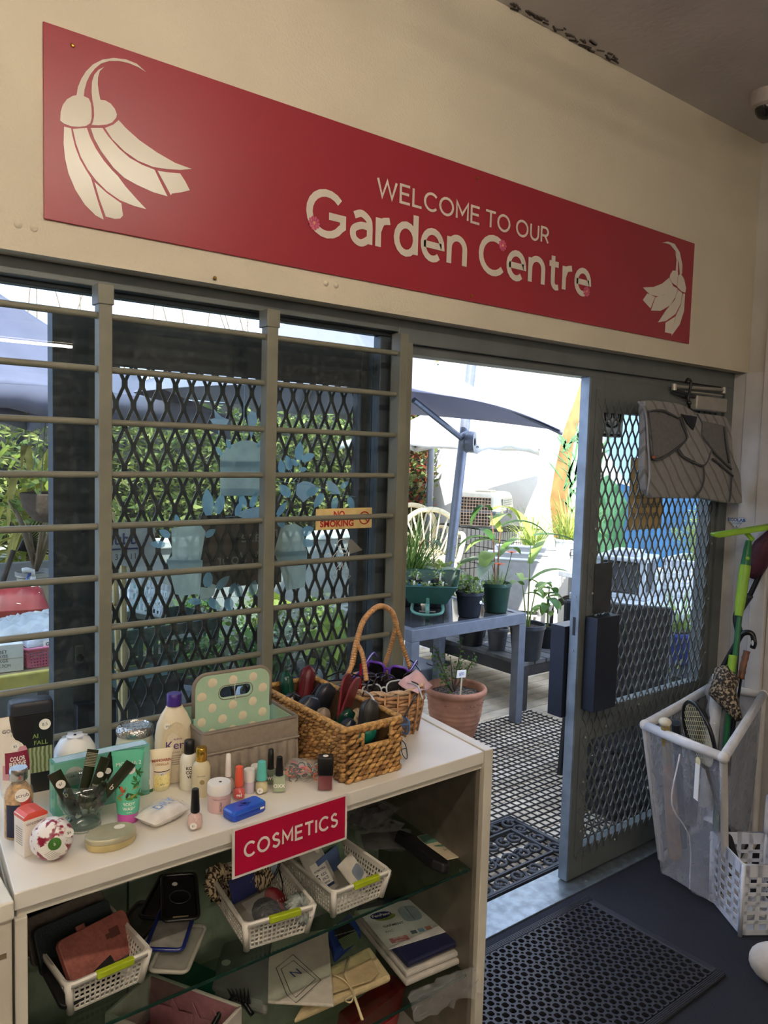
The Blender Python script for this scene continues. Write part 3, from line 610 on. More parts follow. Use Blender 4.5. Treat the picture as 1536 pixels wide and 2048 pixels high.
for i, (x, y, ax_, ay_, L, w_, s) in enumerate(((-.014, -.012, -.42, .1, .098, .024, 'b'), (-.002, .012, .22, -.1, .11, .02, ''), (.004, -.002, .34, .1, .108, .018, 'body'), (.012, .006, .46, .0, .11, .022, 'bamford'), (.016, -.008, .66, .12, .112, .02, 'b'), (.008, .016, .56, -.1, .106, .022, ''))):
    q = thing('lotion_sachet', ['dark olive sachet with round sticker leaning left in the glass bowl', 'dark olive sachet with striped end at the back of the bowl', 'thin dark olive sachet leaning right in the middle of the bowl', 'broad dark olive sachet leaning right behind the others', 'dark olive sachet leaning furthest right out of the bowl', 'dark olive sachet at the right rear of the bowl'][i], 'sachet', BO + V((x, y, .032)), 0, 'dark sachets in the glass bowl', rot=(ay_, ax_, face(BO)))
    b = B(); loftbox(b, [[V((a * cos(2 * pi * j / 14), d * sin(2 * pi * j / 14), z)) for j in range(14)] for z, a, d in ((0, w_ * .3, .005), (.012, w_ * .42, .006), (.05, w_ * .5, .0055), (L - .008, w_ * .52, .0015), (L, w_ * .52, .001))]); b.go('body', olive, q, smooth=True)
    B().cyl((0, 0, -.006), (0, 0, .004), .0055, n=10).go('cap', Wt(), q, smooth=True)
    if s: txt(s, .016 if s == 'b' else .006, M((226, 220, 200), .5), q, (0, -.0062, L * .5))
    if i == 0: sticker(q, -.0048, L * .74, .0085, .001, '$7')
    if i in (2, 3): disc(.006, PAPER, q, (.001, -.0055, L * .7))
    if i == 1:
        for k in range(9): B().bb(-w_ * .5, w_ * .5, -.0042, -.0036, L * .72 + .003 * k, L * .72 + .0015 + .003 * k).go('stripe', M((150, 146, 120), .5), q)
# 6 body scrub bottle
t, P, m = good('scrub_bottle', 'clear bottle of tan body scrub with silver lid', 'bottle', 38, 1668)
h = hgt(P, 1535); r = 27 * m
B().lathe([(0, .001), (r * .95, .001), (r * .95, h * .6), (r * .8, h * .7), (r * .5, h * .78), (0, h * .78)], 24).go('scrub', M((196, 150, 84), .8, var=.25, sc=120, bump=.5, bsc=200), t, smooth=True)
B().lathe([(0, 0), (r, 0), (r * 1.02, .003), (r * 1.02, h * .6), (r * .92, h * .7), (r * .6, h * .8), (r * .55, h * .86)], 28).go('glass', M((236, 234, 228), .05, alpha=.16, spec=.8), t, smooth='all')
B().lathe([(r * .6, h * .83), (r * .64, h * .84), (r * .64, h * .985), (r * .6, h), (0, h)], 28).go('lid', M((196, 192, 186), .22, .95), t, smooth=True)
for a0, a1, z0, z1, c in ((-2.5, -1.5, .04, .52, (32, 36, 62)), (-1.45, -.7, .3, .58, (206, 70, 62)), (-1.2, -.5, .12, .3, (200, 52, 60)), (-.9, -.35, .2, .5, (34, 40, 80)), (-1.5, -.9, .34, .44, (24, 24, 32))):
    B().lathe([(r * 1.025, h * z0), (r * 1.025, h * z1)], 8, a0=a0, a1=a1).go('print', M(c, .4), t, smooth=True)
sticker(t, -r * 1.04, h * .66, .0125, .006, 'scrub', 0)
# 7 small colour box
PA, PB, PC = oZ(28, 1690, CT), oZ(45, 1715, CT), oZ(100, 1692, CT)
t = thing('hair_colour_box', 'small white carton with red lid reading GOLDWELL', 'box', oZ(62, 1700, CT), rad(11))
B().bb(-.021, .021, -.019, .019, .0005, .072).go('carton', Wt((234, 226, 214), .5), t, bevel=.0006)
b = B(); loftbox(b, [[V((x, -.0193, z)) for x, z in ((-.0212, .066), (.0212, .066), (.0212, .071), (.014, .0765), (0, .078), (-.014, .0765), (-.0212, .071))], [V((x, .0193, z)) for x, z in ((-.0212, .066), (.0212, .066), (.0212, .071), (.014, .0765), (0, .078), (-.014, .0765), (-.0212, .071))]]); b.go('lid', M((206, 78, 62), .35), t)
txt('GOLDWELL.', .0062, INK, t, (0, -.0197, .058)); B().bb(-.002, .021, -.0196, -.019, .015, .043).go('red_block', M((190, 52, 44), .4), t); txt('COLOR', .006, PAPER, t, (.01, -.0199, .036)); txt('REVIVE', .006, PAPER, t, (.01, -.0199, .028))
for i in range(8): B().bb(-.0215, -.0211, -.012, .012, .02 + .004 * i, .0212 + .004 * i).go('fine_print', M((160, 150, 140), .6), t)
# 8 floral ball tin
t, P, m = good('bath_ball', 'round white ball printed with crimson flowers and a paper band', 'bath bomb', 104, 1716, 10)
r = 41 * m
B().sph((0, 0, r), r, 32, 20).go('ball', M((232, 226, 222), .3, var=.06, c2=(134, 22, 52), pat='noise', psc=75), t, smooth='all')
def shell(name, mat, a0, a1, e0, e1, rr, tilt, parent):
    R = rotm((0, tilt, 0)); b = B(); b.grid(lambda u, v: V((0, 0, r)) + R @ V((rr * cos(e0 + (e1 - e0) * v) * sin(a0 + (a1 - a0) * u), -rr * cos(e0 + (e1 - e0) * v) * cos(a0 + (a1 - a0) * u), rr * sin(e0 + (e1 - e0) * v))), 12, 10); return b.go(name, mat, parent, smooth='all')
lbq = shell('paper_label', PAPER, -.75, .35, -.62, .42, r * 1.012, -.62, t)
dd = disc(.011, M((70, 120, 50), .4), t, (-.002, -r * 1.02, r * 1.18), name='green_stamp'); txt('b', .008, PAPER, dd, (0, 0, .0006), rot=(0, 0, 0))
for i in range(6): shell('fine_print', INK, -.62, -.05 - .03 * i, -.5 + .1 * i, -.485 + .1 * i, r * 1.016, -.62, t)
sticker(t, -r * .86, r * 1.5, .008, r * .62, '$4')
# 9 gold compact
t, P, m = good('powder_compact', 'oval gold compact lying flat near the counter edge', 'compact', 222, 1686, 20)
B().lathe([(0, 0), (.043, 0), (.045, .003), (.045, .012), (.0443, .0125)], 40, sx=1, sy=.74).go('base', M((206, 188, 136), .32, .45), t, smooth=True)
B().lathe([(.0448, .013), (.0455, .014), (.0455, .02), (.043, .0225), (0, .0232)], 40, sx=1, sy=.74).go('lid', M((186, 180, 152), .42, .35), t, smooth=True)
disc(.0085, PAPER, t, (.018, .006, .0235), rot=(0, 0, 0), sx=1.2)
# 10 body wash
t, P, m = good('body_wash_tube', 'sea-green body wash tube with pink cap and tropical leaves', 'tube', 256, 1640, 6)
h = hgt(P, 1499); wt, wb = 63 * m, 43 * m
crimp_tube(t, h, wt, wb, M((96, 190, 156), .35, var=.05), M((206, 92, 176), .35), .019, wb * .47)
txt('MOANA 2', .0105, PAPER, t, (0, yf(h * .82), h * .82), rot=(pi / 2 - .14, 0, 0)); txt('BODY', .0085, PAPER, t, (0, yf(h * .275, .0012), h * .275), bold=.02, wrap=.02); txt('WASH', .0085, PAPER, t, (0, yf(h * .215, .0012), h * .215), bold=.02, wrap=.02); txt('100ML', .004, PAPER, t, (0, yf(h * .165, .001), h * .165), wrap=.02)
sticker(t, yf(h * .735, .0008), h * .735, .0085, .004, '$6')
gr = [M((52, 104, 46), .5), M((150, 140, 60), .5), M((196, 84, 50), .5), M((84, 130, 52), .5), M((60, 44, 34), .5)]
random.seed(5)
for i in range(24):
    z = h * (.34 + .24 * random.random()); x = random.uniform(-.016, .018); B().blade((x, front(t, h, wb, wt, z) - .0006, z), (random.uniform(-1, 1), 0, random.uniform(-.4, 1)), random.uniform(.009, .016), .006, 0, n=3, side=(0, 0, 1) if random.random() < .5 else (1, 0, 0)).go('leaf_print', gr[i % 5 if i % 3 else 0], t)
B().tube([(.012, yf(h * .5) + .003, h * .5), (.0135, yf(h * .6) + .0025, h * .6), (.017, yf(h * .68) + .003, h * .68)], .0007, 5).go('palm_trunk', gr[4], t)
for k in range(6): B().blade((.017, yf(h * .68) + .002, h * .68), (cos(k * 1.05), 0, sin(k * 1.05)), .012, .004, .2, n=4, side=(-sin(k * 1.05), 0, cos(k * 1.05))).go('palm_leaf', gr[0], t)
# 11 spray bottle
t, P, m = good('spray_bottle', 'small white spray bottle behind the sea-green tube', 'bottle', 293, 1582)
h = hgt(P, 1503); r = 14 * m
B().lathe([(0, 0), (r, 0), (r * 1.02, .004), (r * 1.02, h * .6), (r * .7, h * .72), (r * .5, h * .74), (r * .5, h * .8)], 20).go('body', Wt((226, 222, 212), .3), t, smooth=True)
B().lathe([(r * .62, h * .78), (r * .62, h * .9), (r * .5, h * .98), (0, h)], 18).go('spray_head', Wt((216, 214, 206), .3), t, smooth=True)
sticker(t, -r * 1.06, h * .3, .008, 0, '$7'); B().lathe([(r * 1.03, h * .02), (r * 1.03, h * .1)], 10, a0=-2.6, a1=-.5).go('green_band', M((40, 110, 60), .4), t)
# 12 mandarin tube
t, P, m = good('hand_cream_tube', 'cream and yellow tube reading MANDARIN VANILLA', 'tube', 322, 1576, 8)
h = hgt(P, 1497); wt, wb = 46 * m, 34 * m
crimp_tube(t, h, wt, wb, M((238, 222, 190), .4), M((238, 224, 170), .4), .008, wb * .46)
B().lathe([(wb * .515, .0085), (wb * .52, h * .4)], 14, sy=.93, a0=-2.9, a1=-.25).go('yellow_band', M((240, 208, 96), .45, c2=(250, 236, 170), pat='cell', psc=260), t, smooth=True)
txt('MANDARIN', .0075, M((150, 60, 40), .5), t, (0, yf(h * .74), h * .74), rot=(pi / 2 - .16, 0, 0), bold=.03); txt('VANILLA', .0075, M((190, 120, 60), .5), t, (0, yf(h * .645), h * .645), rot=(pi / 2 - .16, 0, 0)); txt('50ml', .005, INK, t, (0, yf(h * .17, .001), h * .17)); sticker(t, yf(h * .4, .001), h * .4, .0072, 0, '$2')
B().lathe([(wb * .52, h * .47), (wb * .515, h * .49)], 14, sy=.85, a0=-2.7, a1=-.45).go('line', M((60, 40, 40), .5), t)
# 13 plastic packet
t = thing('pad_packet', 'soft clear plastic packet with blue lettering lying on the counter', 'packet', oZ(325, 1640, CT), rad(20))
def pillow(b, w, d, h, n=14, seed=1, crumple=.12):
    rnd = random.Random(seed); nz = [[rnd.uniform(-1, 1) for _ in range(n)] for _ in range(n)]
    def fn(sgn):
        def g(u, v):
            x = (u - .5) * 2; y = (v - .5) * 2; e = max(0, (1 - abs(x) ** 3) * (1 - abs(y) ** 3)) ** .5
            i = int(u * (n - 1) + .5); j = int(v * (n - 1) + .5); return V((x * w / 2, y * d / 2, h / 2 + sgn * h / 2 * e * (1 + crumple * nz[i][j])))
        return g
    b.grid(fn(1), n, n); b.grid(lambda u, v: fn(-1)(1 - u, v), n, n); return b
pillow(B(), .088, .058, .03, seed=4).go('packet', M((236, 230, 220), .12, var=.06, sc=40, spec=.8), t, smooth='all')
txt('DRY', .026, M((120, 156, 206), .35), t, (.004, 0, .0312), rot=(0, 0, .15), bold=.02)
pillow(B(), .094, .064, .033, seed=9, crumple=.2).go('clear_wrap', M((250, 250, 250), .06, alpha=.16, spec=1.), t, smooth='all')
# 14 body lotion bottle
t, P, m = good('lotion_bottle', 'tall cream lotion bottle with purple cap reading Keri', 'bottle', 347, 1558, 10)
h = hgt(P, 1386); w = 74 * m; b = B(); rings = []
for z, k, d in ((0, .9, .9), (.004, .96, 1), (.3, 1, 1), (.52, 1, 1), (.66, .9, .95), (.76, .7, .85), (.84, .46, .7), (.86, .43, .68)):
    rings.append([V((w / 2 * k * cos(2 * pi * j / 32), .024 * d * min(1, k * 1.3) * sin(2 * pi * j / 32), z * h if z > .01 else z)) for j in range(32)])
loftbox(b, rings); b.go('body', M((226, 212, 184), .28, var=.03, spec=.6), t, smooth=True)
B().lathe([(w * .19, h * .86), (w * .2, h * .865), (w * .2, h * .99), (w * .18, h), (0, h)], 24, sy=.95).go('cap', M((62, 36, 128), .35), t, smooth=True)
b = B(); b.add([V((x * w * .8, -.0247 if abs(x) < .3 else -.0215, z * h)) for x, z in ((-.42, .06), (.42, .06), (.44, .4), (.36, .58), (.2, .68), (0, .71), (-.2, .68), (-.36, .58), (-.44, .4))], [tuple(range(9))]); b.go('label', M((232, 220, 192), .45, c2=(214, 196, 160), pat='edge', psc=300), t)
pu = M((74, 40, 110), .4); txt('Keri', .026, pu, t, (0, -.0256, h * .44)); txt('ALPHA', .006, pu, t, (.004, -.0256, h * .51)); txt('LOTION', .004, INK, t, (0, -.0256, h * .36)); dd = disc(.006, pu, t, (-.014, -.0254, h * .25), name='round_mark'); txt('24', .005, PAPER, dd, (0, 0, .0006), rot=(0, 0, 0))
for i in range(5): B().bb(-.012, .016, -.0256, -.0252, h * (.32 - .025 * i), h * (.325 - .025 * i)).go('fine_print', M((150, 130, 120), .5), t)
sticker(t, -.0205, h * .66, .007, -w * .22, '$4')
# 15 candle jar with silver lid
t, P, m = good('candle_jar', 'squat cream jar with ornate silver lid behind the gift box', 'candle', 270, 1540)
h = hgt(P, 1448); r = 37 * m
B().lathe([(0, 0), (r * .9, 0), (r, .006), (r * 1.02, h * .55), (r * .92, h * .76), (r * .9, h * .8)], 28).go('jar', M((206, 206, 182), .18, var=.04), t, smooth=True)
B().lathe([(r * .96, h * .8), (r * 1.0, h * .84), (r * .98, h * .93), (r * .9, h * .98), (r * .74, h), (r * .7, h * .97), (0, h * .95)], 36).go('lid', M((196, 192, 186), .16, .95, bump=.5, bsc=120), t, smooth=True)
# 16 black-capped white bottle, 17 gold-capped bottle
t, P, m = good('body_lotion', 'slim white bottle with black cap reading KOCOVI', 'bottle', 378, 1574)
h = hgt(P, 1480); r = 18.5 * m
B().lathe([(0, 0), (r * .95, 0), (r, .003), (r, h * .58), (r * .85, h * .68), (r * .5, h * .73)], 24).go('body', Wt((232, 226, 210), .3), t, smooth=True)
B().lathe([(r * .52, h * .72), (r * .56, h * .73), (r * .56, h * .985), (r * .5, h), (0, h)], 20).go('cap', BLK, t, smooth=True)
for i, s in enumerate(('KO', 'CO', 'VI')): txt(s, .009, INK, t, (0, -r - .0006, h * (.47 - .09 * i)), bold=.03, wrap=r)
t, P, m = good('shower_oil', 'clear bottle of pale oil with gold cap', 'bottle', 402, 1588)
h = hgt(P, 1494); r = 18.5 * m
B().lathe([(0, 0), (r * .95, 0), (r, .003), (r, h * .6), (r * .8, h * .68), (r * .5, h * .72)], 24).go('body', M((206, 194, 160), .12, var=.03, spec=.7), t, smooth=True)
B().lathe([(r * .5, h * .7), (r * .58, h * .72), (r * .58, h * .98), (r * .52, h), (0, h)], 24).go('cap', M((206, 164, 72), .22, .9), t, smooth=True)
disc(.005, M((150, 130, 90), .4), t, (.002, -r - .0008, h * .33), name='mark'); txt('SHOWER', .004, INK, t, (0, -r - .0008, h * .45), wrap=r)
# nail polishes
def polish(px, py, top, wpx, body, cap, label, sq=False, caph=.52, txt_=None, glit=None, st=False, capk=.5):
    t, P, m = good('nail_polish', label, 'nail polish', px, py, group='nail polish bottles in a row'); h = hgt(P, top); r = wpx / 2 * m; hb = h * (1 - caph)
    mb = M(body, .15, var=.12 if glit else .03, sc=90, spec=.7, **({'c2': glit, 'pat': 'cell', 'psc': 900.} if glit else {}))
    if sq:
        b = B(); loftbox(b, [[V((x, y, z)) for x, y in rrect(2 * r * k, 1.7 * r * k, r * .3)] for z, k in ((.003, .86), (hb * .9, .86), (hb * .96, .5))]); b.go('polish', mb, t, smooth=True)
        b = B(); loftbox(b, [[V((x, y, z)) for x, y in rrect(2 * r * k, 1.7 * r * k, r * .3)] for z, k in ((0, .98), (.002, 1), (hb * .93, 1), (hb, .8))]); b.go('glass', M((236, 236, 232), .04, alpha=.07, spec=.9), t, smooth=True)
    else:
        B().lathe([(0, .004), (r * .8, .004), (r * .88, hb * .3), (r * .8, hb * .72), (r * .4, hb * .9)], 20).go('polish', mb, t, smooth=True)
        B().lathe([(0, 0), (r * .86, 0), (r, hb * .3), (r * .92, hb * .72), (r * .5, hb * .95), (r * .42, hb)], 22).go('glass', M((236, 236, 232), .04, alpha=.07, spec=.9), t, smooth='all')
    q = r * capk; b = B()
    if sq == 2: loftbox(b, [[V((x, y, z)) for x, y in rrect(2 * r * k, 1.7 * r * k, r * .25)] for z, k in ((hb * .98, .95), (h - .002, .95), (h, .9))])
    else: b.lathe([(q * 1.1, hb * .96), (q * 1.12, hb * 1.06), (q, h * .7), (q * .86, h * .985), (q * .7, h), (0, h)], 18)
    b.go('cap', M(cap, .3, var=.03), t, smooth=True)
    if txt_: txt(txt_, r * .75, PAPER, t, (0, -(r * .88 if sq else r) - .0008, hb * .45), bold=.02)
    if st: sticker(t, -r - .001, hb * .35, .0065, -.003, '$1')
    return t, h
polish(390, 1656, 1577, 33, (128, 76, 72), (22, 22, 24), 'glitter nail polish with tall black cap, nearest the counter edge', glit=(226, 190, 180), st=True, caph=.56)
polish(478, 1597, 1532, 27, (214, 66, 58), (226, 92, 66), 'coral nail polish with orange cap beside the white-lidded jar', txt_='gel', caph=.58, capk=.62)
polish(456, 1584, 1508, 27, (214, 196, 184), (232, 226, 218), 'pale nail polish with long white cap behind the coral one', txt_='lux', caph=.56, capk=.42)
polish(523, 1585, 1522, 28, (198, 186, 140), (96, 188, 176), 'beige nail polish with rounded teal cap', caph=.56, capk=.68, st=True)
polish(541, 1566, 1498, 24, (96, 110, 84), (22, 22, 24), 'dark green nail polish with black cap at the back of the row', sq=True, caph=.56, txt_='W7')
polish(558, 1582, 1513, 27, (164, 178, 142), (20, 20, 22), 'sage green square nail polish with black cap lettered OXX', sq=True, caph=.52, txt_='OXX', capk=.52)
t, h = polish(650, 1578, 1512, 33, (110, 14, 30), (16, 16, 18), 'deep red square nail polish with broad black cap, by the woven basket', sq=2, caph=.5)
disc(.006, PAPER, t, (0, 0, h + .0003), rot=(0, 0, 0))
# jars
for px, py, top, w, c, cap, lb in ((438, 1618, 1563, 46, (222, 184, 180), (238, 232, 224), 'pink cream jar with white screw lid'), (498, 1584, 1538, 22, (206, 192, 206), (232, 226, 218), 'tiny lilac jar with white lid behind the orange cap'), (512, 1574, 1530, 22, (206, 198, 206), (230, 224, 216), 'tiny pale jar left of the teal cap')):
    t, P, m = good('cream_jar', lb, 'jar', px, py); h = hgt(P, top); r = w / 2 * m; k = .62 if w > 30 else .5
    B().lathe([(0, 0), (r * .95, 0), (r * .98, .002), (r * .98, h * k), (r * .9, h * (k + .02))], 24).go('body', M(c, .25, var=.04), t, smooth=True)
    B().lathe([(r, h * k), (r * 1.02, h * (k + .02)), (r * 1.02, h * .96), (r * .96, h), (0, h)], 28).go('lid', Wt(cap, .35), t, smooth=True)
    if w > 30:
        txt('TERRACOTTA', .0042, M((120, 70, 70), .5), t, (0, -r - .0006, h * .5), wrap=r); txt('MICHI', .007, INK, t, (.003, -r - .0006, h * .25), rot=(pi / 2, pi / 2, 0)); disc(.003, INK, t, (.002, -.002, h + .0003), rot=(0, 0, 0), name='price_note')
# hair bands in a bag
t, P, m = good('hair_tie_bag', 'clear bag of mixed coloured hair ties', 'bag', 603, 1560)
random.seed(11); cols = [(30, 28, 30), (206, 60, 50), (226, 120, 70), (150, 140, 120), (60, 66, 50), (220, 90, 100), (36, 34, 40)]
for i in range(34):
    c = V((random.uniform(-.03, .034), random.uniform(-.012, .016), random.uniform(.006, .032))); R = rotm((random.random() * 3, random.random() * 3, 0)); r = random.uniform(.006, .010)
    B().tube([c + R @ V((r * cos(a), r * sin(a), 0)) for a in [2 * pi * k / 9 for k in range(9)]], .0016, 5, closed=True).go('hair_tie', M(cols[i % 7], .6), t, smooth='all')
o = pillow(B(), .084, .046, .042, n=12, seed=2, crumple=.3).go('bag', M((250, 250, 250), .05, alpha=.13, spec=1.), t, smooth='all')
# blue case
t = thing('contact_lens_case', 'bright blue translucent plastic case at the counter edge', 'case', oZ(489, 1628, CT), rad(8))
b = B(); loftbox(b, [[V((x, y, z)) for x, y in rrect(.082 * k, .038 * k, .008)] for z, k in ((0, .93), (.003, 1), (.011, 1), (.0115, .985))]); b.go('base', M((20, 66, 176), .22, spec=.7), t, smooth=True)
b = B(); loftbox(b, [[V((x, y, z)) for x, y in rrect(.082 * k, .038 * k, .008)] for z, k in ((.012, .985), (.0125, 1), (.018, 1), (.021, .93))]); lid = b.go('lid', M((28, 84, 200), .2, spec=.7), t, smooth=True)
B().bb(-.014, .014, -.003, .003, .021, .0222).go('clasp_line', M((18, 60, 160), .3), t, bevel=.001); B().bb(-.004, .004, -.009, .009, .021, .0222).go('clasp_line', M((18, 60, 160), .3), t, bevel=.001)
B().bb(.024, .034, -.0193, -.0188, .008, .012).go('price_tag', PAPER, t)
# ---------------- fabric caddy
t = thing('storage_caddy', 'taupe fabric caddy with polka-dot divider and carry handle', 'caddy', (.838, -.205, CT), rad(-3))
taupe = M((142, 130, 116), .85, var=.06, sc=60, bump=.25, bsc=500); mint = M((176, 204, 178), .85, var=.03, sc=30, c2=(224, 212, 182), pat=None)
mint = M((170, 198, 170), .85, var=.03); cw, cdp, ch = .232, .205, .118; tk = .006
for s, n_ in ((-1, 'front'), (1, 'back')): B().box((0, s * (cdp / 2 - tk / 2), ch / 2), (cw, tk, ch)).go('wall_panel', taupe, t, bevel=.002)
for s in (-1, 1): B().box((s * (cw / 2 - tk / 2), 0, ch / 2), (tk, cdp - 2 * tk, ch)).go('wall_panel', taupe, t, bevel=.002)
B().box((0, 0, .004), (cw - .012, cdp - .012, .006)).go('base', taupe, t)
for s in (-1, 1):
    B().box((0, s * (cdp / 2 - tk - .001), ch / 2), (cw - 2 * tk, .0015, ch - .006)).go('lining', mint, t); B().box((s * (cw / 2 - tk - .001), 0, ch / 2), (.0015, cdp - 2 * tk, ch - .006)).go('lining', mint, t)
B().tube([(x, y, ch) for x, y in rrect(cw - .005, cdp - .005, .006)], .0042, 6, closed=True).go('rim_binding', M((126, 114, 102), .8), t, smooth='all')
b = B()   # gathered pocket
b.grid(lambda u, v: V(((u - .5) * (cw - .004), -cdp / 2 - .003 - .0032 * (sin(u * 62) * (.4 + .6 * v) + .6 * sin(u * 23 + 1)) * (1 if v < .93 else .3) - .004 * sin(pi * v), .004 + v * ch * .62 - .004 * abs(sin(u * 31)) * v)), 90, 7); b.go('gathered_pocket', taupe, t, smooth='all', solid=.002)
B().tube([((u / 20 - .5) * (cw - .004), -cdp / 2 - .005, ch * .63) for u in range(21)], .003, 6).go('pocket_elastic', taupe, t)
def divider(t):
    hw, top = .094, .215
    out = [(-hw, .01), (hw, .01)] + [(hw - .03 + .03 * cos(a), top - .03 + .03 * sin(a)) for a in [pi / 2 * k / 8 for k in range(9)]] + [(-hw + .03 + .03 * cos(a), top - .03 + .03 * sin(a)) for a in [pi / 2 + pi / 2 * k / 8 for k in range(9)]]
    hol = rrect(.078, .026, .0128, 5, .006, .168)
    n, k = len(out), len(hol); T = rotm((pi / 2, 0, 0)); b = B()
    # face with slot: stitch outline and hole by nearest angle
    import mathutils.geometry as G
    pts = [V((x, y, 0)) for x, y in out]; hp = [V((x, y, 0)) for x, y in hol]
    tri = G.tessellate_polygon([pts, list(reversed(hp))]); allp = pts + list(reversed(hp))
    for yy in (-.003, .003): b.add([V((p.x, yy, p.y)) for p in allp], [tuple(f) for f in tri])
    for loop, o0 in ((range(n), 0), (range(k), n)):
        L = list(loop); b.add([V((allp[o0 + i].x, yy, allp[o0 + i].y)) for i in L for yy in (-.003, .003)], [(2 * i, 2 * ((i + 1) % len(L)), 2 * ((i + 1) % len(L)) + 1, 2 * i + 1) for i in L])
    dv = b.go('divider', mint, t)
    B().tube([(x, 0, y) for x, y in [(-hw, .12)] + [(-hw, .17)] + list(reversed(out[11:])) + list(reversed(out[2:11])) + [(hw, .12)]], .0045, 6).go('divider_binding', M((134, 122, 108), .8), dv, smooth='all')
    random.seed(2)
    for r in range(6):
        for c in range(4):
            x = -hw + .018 + c * .05 + (.025 if r % 2 else 0); z = .05 + r * .029
            if x > hw - .01 or z > .205 or (abs(x - .006) < .052 and abs(z - .168) < .024): continue
            disc(.0105, M((226, 212, 184), .85), dv, (x, -.0032, z), name='dot', t=.0005, sx=random.uniform(.9, 1.1))
    B().tube([(x, -.0036, y) for x, y in rrect(.084, .032, .015, 5, .006, .168)], .0011, 4, closed=True).go('stitching', taupe, dv)
    B().tube(spl([(.004, -.004, .192), (.002, -.006, .17), (.005, -.005, .148)], 4), .0007, 4).go('tag_string', M((226, 220, 200), .7), dv)
    return dv
divider(t)
# ---------------- woven basket with glasses cases
bt = thing('woven_basket', 'rectangular water-hyacinth basket with cut-out handle', 'basket', (1.062, -.265, CT), rad(-1))
hya = [M((176, 132, 78), .75, var=.22, sc=90, bump=.5, bsc=160), M((196, 152, 92), .75, var=.2, sc=90, bump=.5, bsc=160), M((150, 108, 62), .75, var=.2, sc=90, bump=.5, bsc=160)]
bw, bd, bh = .152, .375, .118
def strand(b, a, c, out, r=.0062):
    """one plump twisted hyacinth segment from a to c"""
    a, c = V(a), V(c); m = (a + c) / 2 + V(out) * .0035; b.tube([a, a.lerp(m, .5) + V(out) * .002, m, m.lerp(c, .5) + V(out) * .002, c], [r * .35, r * .85, r, r * .85, r * .35], 6, cap=True, flat=.75)
def weave(p0, p1, out, name, hole=None):
    d = V(p1) - V(p0); L = d.length; d.normalize(); n = int(L / .0185); rows = 11; rh = bh / rows
    bs = [B(), B(), B()]
    for r in range(rows):
        for i in range(n):
            u = (i + (.5 if r % 2 else 0)) / n
            if u + .9 / n > 1.02: continue
            z0 = r * rh + rh * .12; z1 = z0 + rh * .95; a = V(p0) + d * L * u + V((0, 0, z0)); c = V(p0) + d * L * min(1, u + 1.25 / n) + V((0, 0, z1))
            mid = (a + c) / 2; uu = u + .6 / n
            if hole and hole[0] < uu < hole[1] and hole[2] < mid.z / bh < hole[3]: continue
            strand(bs[random.randrange(3)], a, c, out, .0068)
    for k in range(3):
        if bs[k].v: o = bs[k].go(name, hya[k], bt, smooth='all'); o['kind'] = 'stuff'
random.seed(21)
x, y = bw / 2, bd / 2
weave((-x, -y, 0), (x, -y, 0), (0, -1, 0), 'front_weave', (.22, .80, .62, .95)); weave((-x, y, 0), (-x, -y, 0), (-1, 0, 0), 'side_weave')
weave((x, -y, 0), (x, y, 0), (1, 0, 0), 'side_weave'); weave((x, y, 0), (-x, y, 0), (0, 1, 0), 'back_weave')
dk_ = M((104, 74, 40), .9)
b = B(); b.box((-x + .002, 0, bh / 2), (.003, bd, bh)); b.box((x - .002, 0, bh / 2), (.003, bd, bh)); b.box((0, y - .002, bh / 2), (bw, .003, bh)); b.box((0, -y + .002, bh * .3), (bw, .003, bh * .6)); b.box((-x + .016, -y + .002, bh / 2), (.03, .003, bh)); b.box((x - .014, -y + .002, bh / 2), (.026, .003, bh)); b.box((0, 0, .003), (bw, bd, .004)); b.go('lining', dk_, bt)
b = B(); b.tube([(px_, py_, bh + .002) for px_, py_ in rrect(bw, bd, .008)], .0065, 7, closed=True); b.go('rim', hya[1], bt, smooth='all')
b = B()
for px_, pz in (((-.033, bh * .62), (.046, bh * .62)), ((-.033, bh * .62), (-.033, bh)), ((.046, bh * .62), (.046, bh))): b.tube([(px_[0], -y - .001, px_[1]), (pz[0], -y - .001, pz[1])], .005, 6)
b.go('handle_edge', hya[1], bt, smooth='all')
BT = V(bt.location)
def case(x, y, z, L, w, d, c, rot, label, rough=.35, pat=None):
    q = thing('glasses_case', label, 'glasses case', BT + V((x, y, z)), group='glasses cases in the woven basket', rot=rot)
    for sgn, nm in ((-1, 'lower_shell'), (1, 'upper_shell')):
        b = B(); b.grid(lambda u, v: V((w / 2 * cos(2 * pi * u) * min(1, (1 - abs(2 * v - 1) ** 4) ** .5 + .02), sgn * .0006 + sgn * d / 2 * abs(sin(pi * u)) ** .8 * (1 - abs(2 * v - 1) ** 4) ** .5 if False else sgn * (.0006 + d / 2 * sin(pi * u) ** .75 * (1 - abs(2 * v - 1) ** 4) ** .5), L * v)) if False else V((w / 2 * cos(pi * u) * (1 - abs(2 * v - 1) ** 5) ** .5, sgn * (.0005 + d / 2 * max(0, sin(pi * u)) ** .7 * (1 - abs(2 * v - 1) ** 5) ** .5), L * v)), 14, 14)
        b.go(nm, M(c, rough, var=.08, sc=40) if pat is None else pat, q, smooth='all')
    return q
case(-.05, .12, .03, .12, .045, .04, (22, 22, 26), (.5, -.2, .2), 'glossy black case at the back left corner of the woven basket', .15)
case(-.012, .155, .045, .115, .05, .035, (20, 66, 52), (-.1, .1, 1.2), 'round dark green case at the very back of the woven basket', .2)
case(.03, .16, .05, .115, .05, .04, (96, 26, 34), (.1, .2, .8), 'crimson patterned case at the back of the woven basket')
case(-.036, .055, .02, .125, .06, .045, (38, 44, 58), (.35, -.12, .1), 'slate blue hard case leaning in the woven basket')
